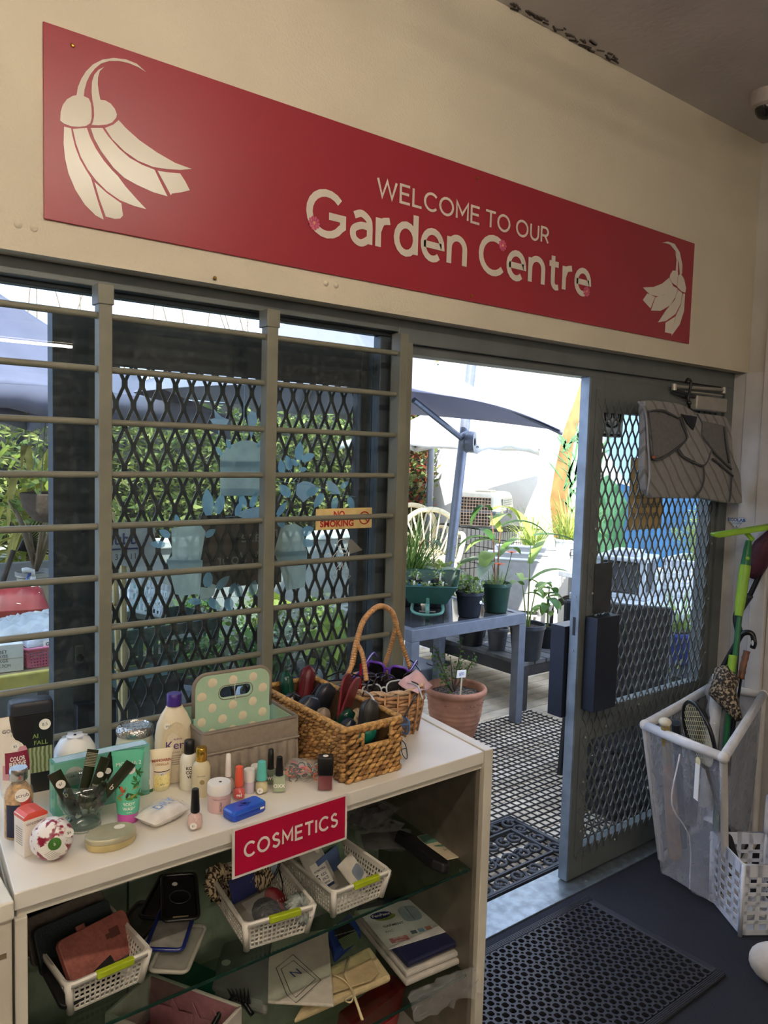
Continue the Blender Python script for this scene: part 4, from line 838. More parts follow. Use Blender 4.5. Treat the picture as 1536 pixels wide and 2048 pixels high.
case(.002, .08, .03, .125, .055, .04, (36, 38, 46), (.3, .25, .2), 'dark grey case lying behind the slate blue one')
case(-.03, -.01, .02, .105, .036, .034, (128, 110, 92), (.25, -.1, .1), 'taupe rounded case in the middle of the woven basket')
case(-.022, -.062, .02, .095, .042, .034, (26, 34, 50), (.45, .0, .5), 'small navy case in front of the taupe one')
case(.004, -.03, .03, .09, .045, .04, (14, 56, 44), (.3, .2, .1), 'shiny bottle-green case half hidden in the woven basket', .1)
case(-.008, -.108, .03, .085, .042, .042, (22, 138, 116), (.6, .1, .5), 'bright teal case at the front of the woven basket', .4)
case(.042, -.10, .01, .145, .05, .042, (52, 50, 50), (.12, -.1, .3), 'charcoal case standing upright at the cut-out handle', .45)
q = thing('glasses_case', 'open maroon leather flip case standing tall in the woven basket', 'glasses case', BT + V((.012, -.02, .03)), group='glasses cases in the woven basket', rot=(.2, .05, .55))
for s, a in ((-1, -.12), (1, .12)):
    b = B(); b.prism([(px_, py_) for px_, py_ in rrect(.062, .165, .03, 6, 0, .082)], .006, Matrix.Translation((0, s * .006, 0)) @ Euler((pi / 2 + a, 0, 0)).to_matrix().to_4x4()); b.go('flap', M((116, 34, 42), .45, var=.08, sc=200, bump=.2, bsc=400), q, bevel=.002)
q = thing('glasses_case', 'cream roll case printed with brown flowers in the woven basket', 'glasses case', BT + V((.055, -.06, .09)), group='glasses cases in the woven basket', rot=(-.62, .06, .42))
fl = M((198, 178, 148), .8, var=.06, c2=(84, 58, 36), pat='noise', psc=62)
b = B(); b.lathe([(0, 0), (.026, 0), (.028, .004), (.028, .16), (.026, .164), (0, .164)], 20, sx=1, sy=.72, R=rotm((-pi / 2, 0, 0))); b.go('roll', fl, q, smooth=True)
b = B(); b.grid(lambda u, v: V((.0292 * cos(-.3 + 2.6 * u), v * .164, .0215 * sin(-.3 + 2.6 * u))), 10, 3); b.go('flap', fl, q, smooth='all', solid=.001)
# ---------------- round wicker basket with hoop handle
rb = thing('wicker_basket', 'round pale wicker basket with tall wrapped hoop handle', 'basket', (1.275, -.21, CT))
wick = M((176, 134, 96), .6, var=.22, sc=60, bump=.2); rx, ry = .108, .098
b = B(); random.seed(8)
for r in range(12):
    z = .004 + r * .0092; k = .86 + .14 * min(1, r / 8)
    b.tube([(rx * k * cos(a) + .0035 * cos(10 * a + pi * (r % 2)) * cos(a), ry * k * sin(a) + .0035 * cos(10 * a + pi * (r % 2)) * sin(a), z + random.uniform(-.001, .001)) for a in [2 * pi * j / 80 for j in range(80)]], .0052, 6, closed=True)
b.go('woven_wall', wick, rb, smooth='all')['kind'] = 'stuff'
stake = B().tube([(rx * .88, 0, 0), (rx * .98, 0, .06), (rx * 1.0, 0, .118)], .0026, 5).go('stake', wick, rb, smooth='all')
for j in range(1, 20):
    o = stake.copy(); COL.objects.link(o); o.rotation_euler = (0, 0, 2 * pi * j / 20); o.scale = (1, 1, 1)
b = B()
for ph in (0, pi / 3, 2 * pi / 3): b.tube([((rx + .002 * sin(14 * a + ph)) * cos(a), (ry + .003 * sin(14 * a + ph)) * sin(a), .118 + .004 * cos(14 * a + ph)) for a in [2 * pi * j / 90 for j in range(90)]], .0038, 5, closed=True)
b.go('braided_rim', M((206, 176, 146), .6, var=.15, sc=60), rb, smooth='all')
B().lathe([(0, .006), (rx * .8, .006)], 20).go('floor_disc', wick, rb)
def wrapped(pts, r, parent, turns):
    C = spl(pts, 10); n = len(C); rr = []
    P_ = []; 
    for i in range(n - 1):
        for k in range(8): P_.append(C[i].lerp(C[i + 1], k / 8))
    m = len(P_); o = B().tube(P_, [r * (.82 + .22 * abs(sin(pi * turns * i / m)) ** .6) for i in range(m)], 8).go('handle', M((190, 142, 92), .4, var=.14, sc=50, spec=.6), parent, smooth='all'); return o
def loc(P): return V(P) - V(rb.location)
PL = oY(694, 1350, -.235); PT = oY(757, 1212, -.21); PR2 = oY(822, 1355, -.19)
hp = [loc(p) for p in (oY(704, 1330, -.24), oY(713, 1285, -.235), oY(728, 1240, -.225), oY(757, 1213, -.21), oY(782, 1222, -.205), oY(793, 1250, -.2))]
wrapped(hp, .0075, rb, 46)
j1, j2 = hp[1], hp[5]
wrapped([hp[0] + V((.0, 0, 0)), loc(oY(694, 1352, -.25))], .0062, rb, 10)
wrapped([j1, loc(oY(725, 1310, -.26)), loc(oY(733, 1362, -.285))], .0062, rb, 20)
wrapped([j2, loc(oY(779, 1300, -.17)), loc(oY(768, 1335, -.15))], .006, rb, 20); wrapped([j2, loc(oY(808, 1300, -.2)), loc(oY(823, 1345, -.2))], .006, rb, 20)
# eyewear heaped in it
RB = V(rb.location)
def specs(P, rot, c, label, lens=None, r=.021, arm=.125, thick=.0024, cat='glasses', nm='eyeglasses', grp='eyeglasses heaped in the round wicker basket'):
    q = thing(nm, label, cat, P, group=grp, rot=rot); m_ = M(c, .25, var=.05, spec=.6)
    for s in (-1, 1):
        pts = [V((s * .033 + px_, 0, pz)) for px_, pz in rrect(.052, .038, .016, 4)]; B().tube(pts, thick, 5, closed=True).go('rim', m_, q, smooth='all')
        B().add([p for p in pts], [tuple(range(len(pts)))]).go('lens', lens or M((60, 60, 66), .05, alpha=.35, spec=.9), q)
        B().tube(spl([(s * .06, 0, .01), (s * .062, .02, .011), (s * .062, arm * .7, .008), (s * .058, arm, -.018)], 5), thick * .9, 5).go('temple', m_, q, smooth='all')
    B().tube(spl([(-.0085, 0, .004), (0, 0, .008), (.0085, 0, .004)], 4), thick, 5).go('bridge', m_, q, smooth='all'); return q
dkl = M((24, 22, 26), .08, spec=.8)
specs(RB + V((.035, .03, .135)), (.12, .1, -.9), (96, 52, 168), 'purple plastic sunglasses on top of the heap', dkl, thick=.0038)
specs(RB + V((-.02, -.01, .12)), (.2, .2, .6), (22, 20, 24), 'black-framed glasses on the left of the heap', dkl)
specs(RB + V((.02, -.035, .118)), (-.1, -.2, 2.2), (30, 28, 34), 'black glasses lying under the purple ones', None)
specs(RB + V((-.045, .03, .118)), (.1, .3, 1.6), (44, 34, 60), 'dark violet glasses at the back of the wicker basket', dkl)
specs(RB + V((.0, .02, .105)), (-.15, .1, .4), (150, 150, 156), 'silver-framed glasses deep in the wicker basket', None)
specs(RB + V((-.03, -.04, .112)), (.2, .1, 2.8), (196, 200, 206), 'clear-framed glasses at the front of the wicker basket', None)
specs(RB + V((.05, -.01, .112)), (.1, -.3, -.4), (20, 20, 22), 'glossy black glasses at the right of the wicker basket', dkl)
t = thing('hair_comb', 'purple comb standing at the back of the wicker basket', 'comb', RB + V((-.025, .06, .14)), rot=(.2, 1.2, .5))
b = B(); b.box((0, 0, 0), (.012, .004, .09)); b.go('spine', M((96, 52, 160), .3), t, bevel=.001)
for k in range(10): B().cyl((.006, 0, -.04 + .009 * k), (.022, 0, -.04 + .009 * k), .0014, n=5).go('tooth', M((96, 52, 160), .3), t)
t = tag(B().grid(lambda u, v: V(((u - .5) * .085, (v - .5) * .06, .004 * sin(u * 7) + .006 * cos(v * 4 + u * 3))), 10, 8).go('pink_paper', M((216, 180, 190), .7), smooth='all', solid=.0006), 'pale pink slip of paper on the wicker basket rim', 'paper')
t.location = RB + V((.045, -.078, .128)); t.rotation_euler = (.45, -.1, .35)
t = thing('red_pen', 'thin red pen poking up between the two baskets', 'pen', RB + V((-.075, .0, .1)), rot=(.1, -.1, 0)); B().cyl((0, 0, 0), (0, 0, .07), .0028, n=8).go('barrel', M((176, 30, 36), .3), t, smooth=True); B().cyl((0, 0, .07), (0, 0, .082), .0031, n=8).go('cap', M((150, 20, 28), .3), t, smooth=True)
# spectacles lying on the counter by the basket
clr = M((236, 240, 244), .03, alpha=.16, spec=1.)
q = specs(oZ(800, 1508, CT) + V((0, 0, .02)), (-.1, .1, 1.15), (40, 42, 46), 'clear safety glasses lying on the counter', clr, thick=.0012, grp=None, nm='safety_glasses')
q = specs(oZ(797, 1480, CT) + V((-.005, .0, .05)), (.1, .0, 1.4), (56, 120, 190), 'blue-lensed glasses propped against the wicker basket', M((40, 130, 190), .1, alpha=.6, spec=.8), thick=.0016, grp=None, nm='sunglasses')
# ================================================================ things on the glass shelves
pw = M((232, 226, 214), .4, var=.03); lime = M((178, 196, 40), .4)
def lattice(b, p0, p1, q0, q1, nu, nv, t=.0022, ru=.26, rv=.24):
    """wall panel of crossing plastic strips between bottom edge p0-p1 and top edge q0-q1"""
    p0, p1, q0, q1 = map(V, (p0, p1, q0, q1)); S = lambda u, v: p0.lerp(p1, u).lerp(q0.lerp(q1, u), v)
    nrm = (p1 - p0).cross(q0 - p0).normalized() * t / 2; du = ru / nu; dv = rv / nv
    def strip(u0, u1, v0, v1):
        c = [S(u0, v0), S(u1, v0), S(u1, v1), S(u0, v1)]; b.add([x - nrm for x in c] + [x + nrm for x in c], [(3, 2, 1, 0), (4, 5, 6, 7), (0, 1, 5, 4), (1, 2, 6, 5), (2, 3, 7, 6), (3, 0, 4, 7)])
    for i in range(nu + 1): u = .06 + .88 * i / nu; strip(u - du / 2 if i else 0, u + du / 2 if i < nu else 1, 0, 1)
    for j in range(nv + 1): v = .05 + .8 * j / nv; strip(0, 1, (v - dv / 2) if j else 0, v + dv / 2 if j < nv else 1)
def shelf_basket(P, rz, label, w=.152, d=.235, h=.066, sign=None):
    t = thing('plastic_basket', label, 'basket', P, rz, 'white lattice baskets on the glass shelf'); k = .88
    c0 = [(-w / 2 * k, -d / 2 * k), (w / 2 * k, -d / 2 * k), (w / 2 * k, d / 2 * k), (-w / 2 * k, d / 2 * k)]; c1 = [(-w / 2, -d / 2), (w / 2, -d / 2), (w / 2, d / 2), (-w / 2, d / 2)]
    for i in range(4):
        j = (i + 1) % 4; b = B(); lattice(b, (*c0[i], 0), (*c0[j], 0), (*c1[i], h), (*c1[j], h), 13 if i % 2 == 0 else 20, 5); b.go('lattice_wall', pw, t)
    B().box((0, 0, .001), (w * k, d * k, .002)).go('floor_panel', pw, t)
    for i in range(4): B().tube([(*c0[i], 0), (*c1[i], h)], .007, 8).go('corner', pw, t, smooth='all')
    b = B(); ring = rrect(w + .012, d + .012, .018, 5); loftbox(b, [[V((x * kk, y * kk, z)) for x, y in ring] for kk, z in ((1.0, h - .009), (1.005, h - .001), (.985, h + .0015), (.93, h - .001), (.92, h - .006))], False, False); b.go('rim', pw, t, smooth=True, solid=.0015)
    B().box((.008, -d / 2 - .0055, h - .003), (.07, .0125, .013)).go('handle_clip', lime, t, bevel=.002)
    return t
B1 = shelf_basket(V((.475, -.30, S1)), rad(4), 'white lattice basket of phone cases at the left of the shelf')
txt('PHONE CASES', .01, INK, B1, (-.01, -.1215, .058), rot=(pi / 2 - .9, 0, 0), name='marker_writing')
B2 = shelf_basket(V((.838, -.34, S1)), rad(-8), 'white lattice basket of scrunchies and masks below the COSMETICS card')
B3 = shelf_basket(V((1.035, -.335, S1)), rad(0), 'white lattice basket of face covering packets at the right')
def slab_case(name, label, cat, P, rot, w, h, t, mat, r=.012, group=None, bev=.0015):
    q = thing(name, label, cat, P, group=group, rot=rot); B().prism(rrect(w, h, r, 5), t).go('shell', mat, q, bevel=bev); return q
ph = lambda c, **k: M(c, .5, var=.1, sc=120, bump=.15, bsc=300, **k)
q = slab_case('phone_case', 'terracotta leather phone wallet leaning in the left basket', 'phone case', V((.487, -.33, S1 + .055)), (rad(52), rad(4), rad(20)), .155, .082, .012, ph((150, 86, 74)), group='phone cases')
b = B(); b.bb(.028, .050, .0, .018, .0122, .0128); b.bb(.018, .03, .002, .012, .0122, .0128); b.go('camera_cutout', M((92, 48, 42), .7), q); B().bb(-.03, -.012, .040, .05, .003, .009).go('clasp', ph((140, 78, 68)), q, bevel=.001)
slab_case('phone_case', 'dark green phone wallet behind the terracotta one', 'phone case', V((.46, -.285, S1 + .062)), (rad(60), rad(3), rad(14)), .16, .085, .011, ph((20, 34, 34)), group='phone cases')
slab_case('phone_case', 'taupe phone wallet behind the dark green one', 'phone case', V((.455, -.255, S1 + .07)), (rad(64), rad(3), rad(14)), .165, .088, .01, ph((92, 82, 72)), group='phone cases')
slab_case('phone_case', 'dark plum phone wallet at the back of the left basket', 'phone case', V((.45, -.215, S1 + .07)), (rad(70), 0, rad(10)), .165, .085, .012, ph((56, 30, 40)), group='phone cases')
slab_case('phone_case', 'black phone wallet lying low in the left basket', 'phone case', V((.45, -.36, S1 + .03)), (rad(20), 0, rad(8)), .12, .10, .01, ph((22, 22, 24)), group='phone cases')
def hollow_case(label, P, rz, tilt, c, L=.15, w=.074, alpha=1., rim=None):
    q = thing('phone_case', label, 'phone case', P, group='phone cases', rot=(tilt[0], tilt[1], rz)); B().prism(rrect(w, L, .012, 5), .0015).go('back', M(c, .25, alpha=alpha, var=.12, sc=30, spec=.7), q)
    B().tube([(x, y, .004) for x, y in rrect(w, L, .012, 5)], .0045, 6, closed=True).go('bumper', M(rim or c, .2, alpha=min(1, alpha + .25), spec=.8), q, smooth='all'); return q
hollow_case('clear bumper phone case at the bottom of the loose pile', V((.645, -.355, S1 + .003)), rad(-40), (0, 0), (196, 190, 176), alpha=.35)
q = hollow_case('pearl-backed phone case with navy edge in the loose pile', V((.655, -.30, S1 + .017)), rad(-36), (rad(2), rad(2)), (150, 146, 138), rim=(26, 40, 112)); B().bb(-.03, -.006, .05, .07, .0, .0066).go('camera_bump', BLK, q, bevel=.002)
q = hollow_case('black phone case with ring mark on top of the loose pile', V((.70, -.235, S1 + .036)), rad(-22), (rad(7), rad(3)), (24, 24, 26)); B().tube([(.022 * cos(a), .022 * sin(a), .0024) for a in [2 * pi * i / 24 for i in range(24)]], .0012, 5, closed=True).go('magnet_ring', M((52, 52, 54), .4), q); disc(.006, PAPER, q, (-.01, .045, .002), rot=(0, 0, 0)); B().bb(-.016, .016, -.071, -.066, .0025, .006).go('label_strip', M((190, 172, 130), .5), q)
hollow_case('second black phone case under the ringed one', V((.685, -.20, S1 + .024)), rad(-40), (rad(4), rad(2)), (20, 20, 22))
hollow_case('smoky grey phone case beside the pearl one', V((.605, -.235, S1 + .008)), rad(-50), (0, 0), (70, 66, 62), alpha=.7)
# basket 2
def scrunch(name, label, P, R0, r, mat, seed, rot):
    rnd = random.Random(seed); q = thing(name, label, 'scrunchie', P, rot=rot); ph_ = [rnd.uniform(0, 6.28) for _ in range(12)]; n = 64
    b = B(); b.grid(lambda u, v: (lambda a, f, rr: V(((R0 + rr * cos(f)) * cos(a), (R0 + rr * cos(f)) * sin(a), rr * sin(f))))(2 * pi * u, 2 * pi * v, r * (1 + .22 * sin(17 * 2 * pi * u + ph_[0] + 2 * v * 6.28) + .18 * sin(29 * 2 * pi * u + ph_[1]))), n, 11, True); b.go('ruffle', mat, q, smooth='all'); return q
O2 = V(B2.location)
leo = M((206, 186, 150), .7, var=.1, c2=(60, 42, 26), pat='wave', psc=44)
scrunch('scrunchie', 'tiger-striped scrunchie at the right of the middle basket', O2 + V((.018, .055, .066)), .024, .018, leo, 3, (.5, .3, 0))
scrunch('scrunchie', 'fluffy striped scrunchie at the back of the middle basket', O2 + V((-.05, .085, .05)), .022, .017, leo, 5, (1.1, .1, .2))
scrunch('scrunchie', 'crumpled grey satin scrunchie at the front of the middle basket', O2 + V((.045, -.095, .045)), .016, .016, M((150, 156, 150), .25, var=.25, sc=60), 9, (.5, .2, 0))
q = thing('pouch', 'flat navy zip pouch standing in the middle basket', 'pouch', O2 + V((-.03, .02, .066)), rot=(rad(70), 0, rad(12))); B().prism(rrect(.07, .05, .004), .004).go('pouch', M((26, 38, 96), .6), q, bevel=.001); B().bb(-.03, .03, .018, .02, .004, .005).go('zip', BLK, q)
q = thing('sleep_mask', 'tie-dye blue sleep mask with black edge in the middle basket', 'sleep mask', O2 + V((.045, .06, .085)), rot=(rad(62), rad(10), rad(-20)))
mk = [(.036 * cos(a) * (1 + .0), .046 * sin(a)) for a in [2 * pi * i / 24 for i in range(24)]]; B().prism(mk, .004).go('face', M((46, 66, 98), .8, c2=(150, 170, 186), var=.1, sc=38), q); B().tube([(x, y, .002) for x, y in mk], .0042, 6, closed=True).go('edging', BLK, q, smooth='all'); B().tube(spl([(.034, -.01, 0), (.05, -.06, .0), (.03, -.085, -.01)], 6), .0016, 5).go('elastic', BLK, q)
q = thing('hair_net_pack', 'black net in a clear packet in the middle basket', 'packet', O2 + V((-.025, -.065, .03)), rot=(rad(25), 0, rad(10))); b = B(); b.sph((0, 0, .022), (.032, .034, .022), 16, 10); b.go('black_net', M((30, 28, 30), .5, bump=.6, bsc=90), q, smooth='all'); pillow(B(), .075, .085, .05, n=10, seed=5, crumple=.35).go('bag', M((250, 250, 250), .05, alpha=.06, spec=1.), q, smooth='all')
q = thing('red_purse', 'small red ribbed purse in the middle basket', 'purse', O2 + V((.022, -.035, .045)), rot=(rad(30), rad(8), rad(15))); b = B(); b.sph((0, 0, 0), (.026, .03, .012), 16, 9); b.go('purse', M((150, 30, 38), .6), q, smooth='all')
for i in range(5): B().tube([(-.018 + .008 * i, -.024, .004), (-.018 + .008 * i, -.008, .012)], .0008, 4).go('rib', PAPER, q)
# basket 3
O3 = V(B3.location)
q = thing('face_mask_pack', 'packet reading ANTIBACTERIAL 5 KIDS FACE COVERINGS in the right basket', 'packet', O3 + V((-.04, .0, .055)), rot=(rad(50), rad(3), rad(18))); B().box((0, 0, 0), (.075, .115, .004)).go('packet', M((206, 202, 192), .35, alpha=.85), q); B().box((0, -.018, .0026), (.05, .06, .0006)).go('label', PAPER, q)
navy = M((30, 46, 84), .5)
for s, sz, z in (('ANTIBACTERIAL', .0058, .006), ('KIDS', .009, -.006), ('FACE', .009, -.016), ('COVERINGS', .0052, -.025)): txt(s, sz, navy, q, (.006 if sz > .008 else 0, z - .012, .0032), rot=(0, 0, 0), bold=.02)
txt('5', .022, navy, q, (-.016, -.022, .0032), rot=(0, 0, 0), bold=.02); B().box((0, -.045, .003), (.05, .006, .0006)).go('band', navy, q); disc(.007, PAPER, q, (.02, .035, .0024), rot=(0, 0, 0))
q = thing('cream_sachet', 'white folded sachet with grey print in the right basket', 'sachet', O3 + V((.028, -.045, .045)), rot=(rad(48), rad(-6), rad(35))); B().prism([(-.04, -.03), (.03, -.035), (.035, .03), (-.035, .04)], .004).go('sachet', M((226, 218, 204), .5), q, bevel=.001); B().prism(rrect(.04, .03, .008, 4, .008, -.01), .0048).go('grey_print', M((130, 142, 158), .5), q)
q = thing('green_packet', 'tall pale green packet behind the face coverings', 'packet', O3 + V((.035, .06, .08)), rot=(rad(72), rad(0), rad(10))); B().box((0, 0, 0), (.065, .13, .008)).go('packet', M((120, 150, 120), .4), q, bevel=.001); B().box((.012, .01, .0045), (.022, .02, .0006)).go('white_label', PAPER, q)
q = thing('mask_strip', 'blue medical masks folded in the right basket', 'mask', O3 + V((.0, .02, .045)), rot=(rad(60), 0, rad(24)))
for k in range(4): B().box((0, .012 * k - .02, .003 * k), (.09, .012, .003)).go('fold', M((96, 120, 168), .7), q)
# right end of upper shelf
q = thing('glasses_sleeve', 'long black hard sleeve lying across the shelf at the right', 'case', oZ(840, 1712, S1 + .045), rot=(rad(0), rad(0), rad(-72) + pi)); b = B()
rr_ = [(-.115, 0, .004), (-.1, .026, .014), (.1, .026, .014), (.115, 0, .004)]
b.prism([(-.118, -.008), (-.092, -.024), (.092, -.024), (.118, -.008), (.118, .008), (.092, .024), (-.092, .024), (-.118, .008)], .024); b.go('sleeve', M((14, 14, 16), .5), q, bevel=.005); q.rotation_euler = (rad(16), rad(6), rad(78))
q = thing('greeting_sachet', 'mermaid sachet reading Mermaid kisses Starfish wishes', 'packet', oZ(890, 1690, S1 + .004), rad(-14)); B().box((0, 0, 0), (.095, .135, .003)).go('packet', M((206, 190, 160), .45, var=.06), q); B().box((-.02, .042, .0018), (.052, .045, .0006)).go('teal_print', M((96, 140, 120), .5, c2=(200, 196, 170), pat='zstripe', psc=22), q)
for s, x, y in (('Mermaid', .01, .02), ('kisses', .022, .006), ('Starfish', .0, -.022), ('wishes', .012, -.038)): txt(s, .013, M((70, 60, 50), .6), q, (x, y, .002), rot=(0, 0, .2), shear=.3)
B().blade((.0, -.006, .0022), (-1, .25, 0), .035, .012, 0, n=4, side=(0, 1, 0)).go('tail_print', M((84, 124, 106), .5), q)
b = B(); [b.blade((.012, .05, .0022), (cos(k * 1.256), sin(k * 1.256), 0), .011, .006, 0, n=3, side=(-sin(k * 1.256), cos(k * 1.256), 0)) for k in range(5)]; b.go('starfish_print', M((206, 130, 90), .5), q)
for i, (px, py, w, d, h, c, lb, rz) in enumerate(((770, 1690, .1, .15, .03, (62, 58, 54), 'dark scarf in a clear bag beside the right basket', 60), (800, 1625, .16, .1, .05, (34, 32, 34), 'black bundle in clear plastic at the back of the shelf', 20), (735, 1770, .09, .1, .022, (46, 42, 40), 'dark lace item in a clear bag at the shelf edge', 40), (790, 1660, .1, .07, .025, (74, 72, 70), 'grey satin item in plastic under the black sleeve', 30))):
    P = oZ(px, py, S1 + .001); P.y = max(P.y, -.43); P.x = min(P.x, 1.3); q = thing('bagged_item', lb, 'packet', P, rad(rz)); pillow(B(), w * .8, d * .8, h * .8, n=10, seed=i + 20, crumple=.5).go('contents', M(c, .7, var=.2, sc=40), q, smooth='all'); pillow(B(), w, d, h, n=14, seed=i + 30, crumple=.5).go('clear_bag', M((250, 250, 250), .06, alpha=.13, spec=1.), q, smooth='all')
# lower shelf
def sheetq(name, label, cat, pxs, zs, t, mat, part, rot=None, group=None, bev=.002):
    C = [oZ(p[0], p[1], z) for p, z in zip(pxs, zs)]; c = sum(C, V((0, 0, 0))) / len(C); n = (C[1] - C[0]).cross(C[2] - C[0]).normalized()
    if n.z < 0: n = -n
    q = thing(name, label, cat, c, group=group); B().sheet([p - c for p in C], n, t).go(part, mat, q, bevel=bev); q['_n'] = 0; del q['_n']
    e1 = (C[1] - C[0]).normalized(); T = Matrix((e1, n.cross(e1), n)).transposed(); return q, T, t
def on(q, T, x, y, h): return T @ V((x, y, h))
z2 = S2
for k, (dx, lb) in enumerate(((0, 'white folded garment cover lowest in the right stack'), (1, 'second white folded garment cover under the navy pack'))):
    o, T, t_ = sheetq('garment_cover', lb, 'garment cover', [(703 + 4 * k, 1840 - 10 * k), (818 + 2 * k, 1812 - 8 * k), (940 - 4 * k, 1920 - 14 * k), (812, 1975 - 18 * k)], [z2 + .004 + .016 * k] * 4, .014, M((196, 190, 180), .6, var=.1, sc=20, bump=.3, bsc=30), 'folded_cloth', bev=.005)
q, T, t_ = sheetq('garment_bag_pack', 'navy packet with white card reading FenFang GARMENT BAG', 'packet', [(712, 1822), (820, 1797), (934, 1886), (815, 1938)], [z2 + .04] * 4, .016, M((34, 36, 66), .4, var=.08), 'folded_bag', bev=.005)
C0 = V(q.location); corner = [oZ(p[0], p[1], z2 + .0575) - C0 for p in ((714, 1822), (820, 1799), (893, 1864), (778, 1900))]; B().sheet(corner, (0, 0, 1), .001).go('card', M((206, 204, 198), .4), q)
e1 = (corner[1] - corner[0]).normalized(); a_ = atan2(e1.y, e1.x)
mid = lambda u, v: corner[0].lerp(corner[1], u).lerp(corner[3].lerp(corner[2], u), v) + V((0, 0, .0014))
el = B(); el.lathe([(0, .0006), (.03, .0006), (.03, 0)], 24, sx=1, sy=.5); el.go('brand_oval', M((26, 34, 84), .4), q, loc=mid(.3, .24), rot=(0, 0, a_)); el = B(); el.lathe([(0, .0003), (.03, .0003)], 24, sx=1, sy=.5); el.go('green_shadow', M((120, 136, 60), .4), q, loc=mid(.34, .3), rot=(0, 0, a_))
txt('FenFang', .016, PAPER, q, mid(.3, .24) + V((0, 0, .001)), rot=(0, 0, a_), bold=.02); txt('GARMENT', .0125, INK, q, mid(.36, .52), rot=(0, 0, a_), bold=.02); txt('BAG', .0115, M((96, 100, 70), .5), q, mid(.22, .64), rot=(0, 0, a_))
B().box((0, 0, 0), (.05, .02, .0006)).go('size_block', M((176, 110, 110), .5), q, loc=mid(.26, .86), rot=(0, 0, a_)); txt('SIZE NO.', .008, PAPER, q, mid(.26, .83) + V((0, 0, .001)), rot=(0, 0, a_)); txt('60x90cm', .008, PAPER, q, mid(.26, .9) + V((0, 0, .001)), rot=(0, 0, a_))
gb = B(); gb.prism(rrect(.055, .07, .02, 5), .0006); gb.go('bag_picture', M((150, 164, 170), .4), q, loc=mid(.76, .36), rot=(0, 0, a_)); B().box((0, 0, .001), (.001, .066, .0004)).go('zip_picture', INK, q, loc=mid(.76, .36), rot=(0, 0, a_))
for k in range(4): B().box((0, 0, 0), (.016, .014, .0006)).go('photo', M(((90, 96, 110), (120, 150, 170), (176, 120, 96), (190, 190, 180))[k], .5), q, loc=mid(.55 + .13 * k, .8), rot=(0, 0, a_))
cpx = [(703, 1838), (830, 1805), (946, 1930), (812, 1990)]; C = [oZ(p[0], p[1], z2 + .03) for p in cpx]
q = thing('clear_wrapping', 'crinkled clear plastic wrap over the garment stack edge', 'plastic wrap', C[3]); b = B(); rnd = random.Random(4)
nz = [[rnd.uniform(-.006, .006) for _ in range(14)] for _ in range(12)]
b.grid(lambda u, v: C[3].lerp(C[2], u) - C[3] + V((0, -.035 * v + nz[int(v * 11)][int(u * 13)], -.0 - .05 * v * v + nz[int(v * 11)][int(u * 13)] * .8)), 14, 12); b.go('wrap', M((250, 250, 250), .05, alpha=.16, spec=1.), q, smooth='all')
q, T, t_ = sheetq('tie_pouch', 'cream cotton pouch with tied ribbon on the lower shelf', 'pouch', [(640, 1955), (738, 1903), (782, 1965), (586, 2052)], [z2 + .02, z2 + .02, z2 + .012, z2 + .012], .018, M((206, 186, 142), .85, var=.07, sc=30, bump=.3, bsc=60), 'pouch', bev=.007)
C0 = V(q.location); fp = [oZ(p[0], p[1], z2 + .04) - C0 for p in ((648, 1948), (735, 1903), (757, 1946), (744, 1962), (640, 1996))]; B().sheet(fp, (0, 0, 1), .003).go('flap', M((198, 176, 132), .85, bump=.3, bsc=60), q, bevel=.001)
B().tube([oZ(p[0], p[1], z2 + .046) - C0 for p in ((698, 1912), (690, 1950), (708, 1990), (725, 2040))], .0035, 5, flat=.4).go('ribbon', M((214, 196, 154), .8), q, smooth='all'); B().tube(spl([oZ(p[0], p[1], z2 + .048) - C0 for p in ((665, 1948), (690, 1962), (706, 1985), (702, 2004), (690, 2000), (706, 1990))], 5), .002, 5).go('bow', M((214, 196, 154), .8), q, smooth='all')
q, T, t_ = sheetq('laundry_bag', 'white cotton bag printed with a shield and letter N', 'bag', [(545, 1882), (655, 1862), (668, 2016), (522, 2008)], [z2 + .055, z2 + .055, z2 + .05, z2 + .05], .008, M((206, 198, 182), .85, var=.05, sc=30, bump=.2, bsc=60), 'cloth', bev=.003)
C0 = V(q.location); sh = lambda pts, zz: [oZ(a, c_, zz) - C0 for a, c_ in pts]
B().tube(sh([(586, 1909), (642, 1960), (592, 2006), (574, 1990), (552, 1936)], z2 + .065), .0009, 4, closed=True).go('shield_outline', INK, q); B().tube(sh([(587, 1921), (631, 1958), (591, 1995), (580, 1982), (562, 1938)], z2 + .065), .0008, 4, closed=True).go('shield_outline', INK, q)
txt('N', .034, M((46, 62, 120), .6), q, oZ(592, 1946, z2 + .0655) - C0, rot=(0, 0, rad(2)))
q, T, t_ = sheetq('sock_pack', 'blue and green striped socks on a black card', 'socks', [(655, 1885), (700, 1842), (722, 1880), (668, 1930)], [z2 + .03] * 4, .03, M((32, 60, 130), .8, var=.1), 'socks', bev=.006)
C0 = V(q.location); B().sheet([oZ(a, c_, z2 + .0625) - C0 for a, c_ in ((668, 1862), (698, 1846), (712, 1862), (676, 1880))], (0, 0, 1), .001).go('black_card', BLK, q); B().sheet([oZ(a, c_, z2 + .062) - C0 for a, c_ in ((676, 1880), (712, 1862), (721, 1882), (688, 1900))], (0, 0, 1), .001).go('striped_cuff', M((60, 84, 60), .8, c2=(150, 160, 110), pat='stripe', psc=70), q)
txt('ADVENTURE WORLD', .006, PAPER, q, oZ(690, 1866, z2 + .064) - C0, rot=(0, 0, rad(-10))); dd = B().tube([V((.006 * cos(a), .006 * sin(a), 0)) for a in [2 * pi * i / 14 for i in range(14)]], .0007, 4, closed=True).go('logo_ring', PAPER, q, loc=oZ(672, 1852, z2 + .064) - C0)
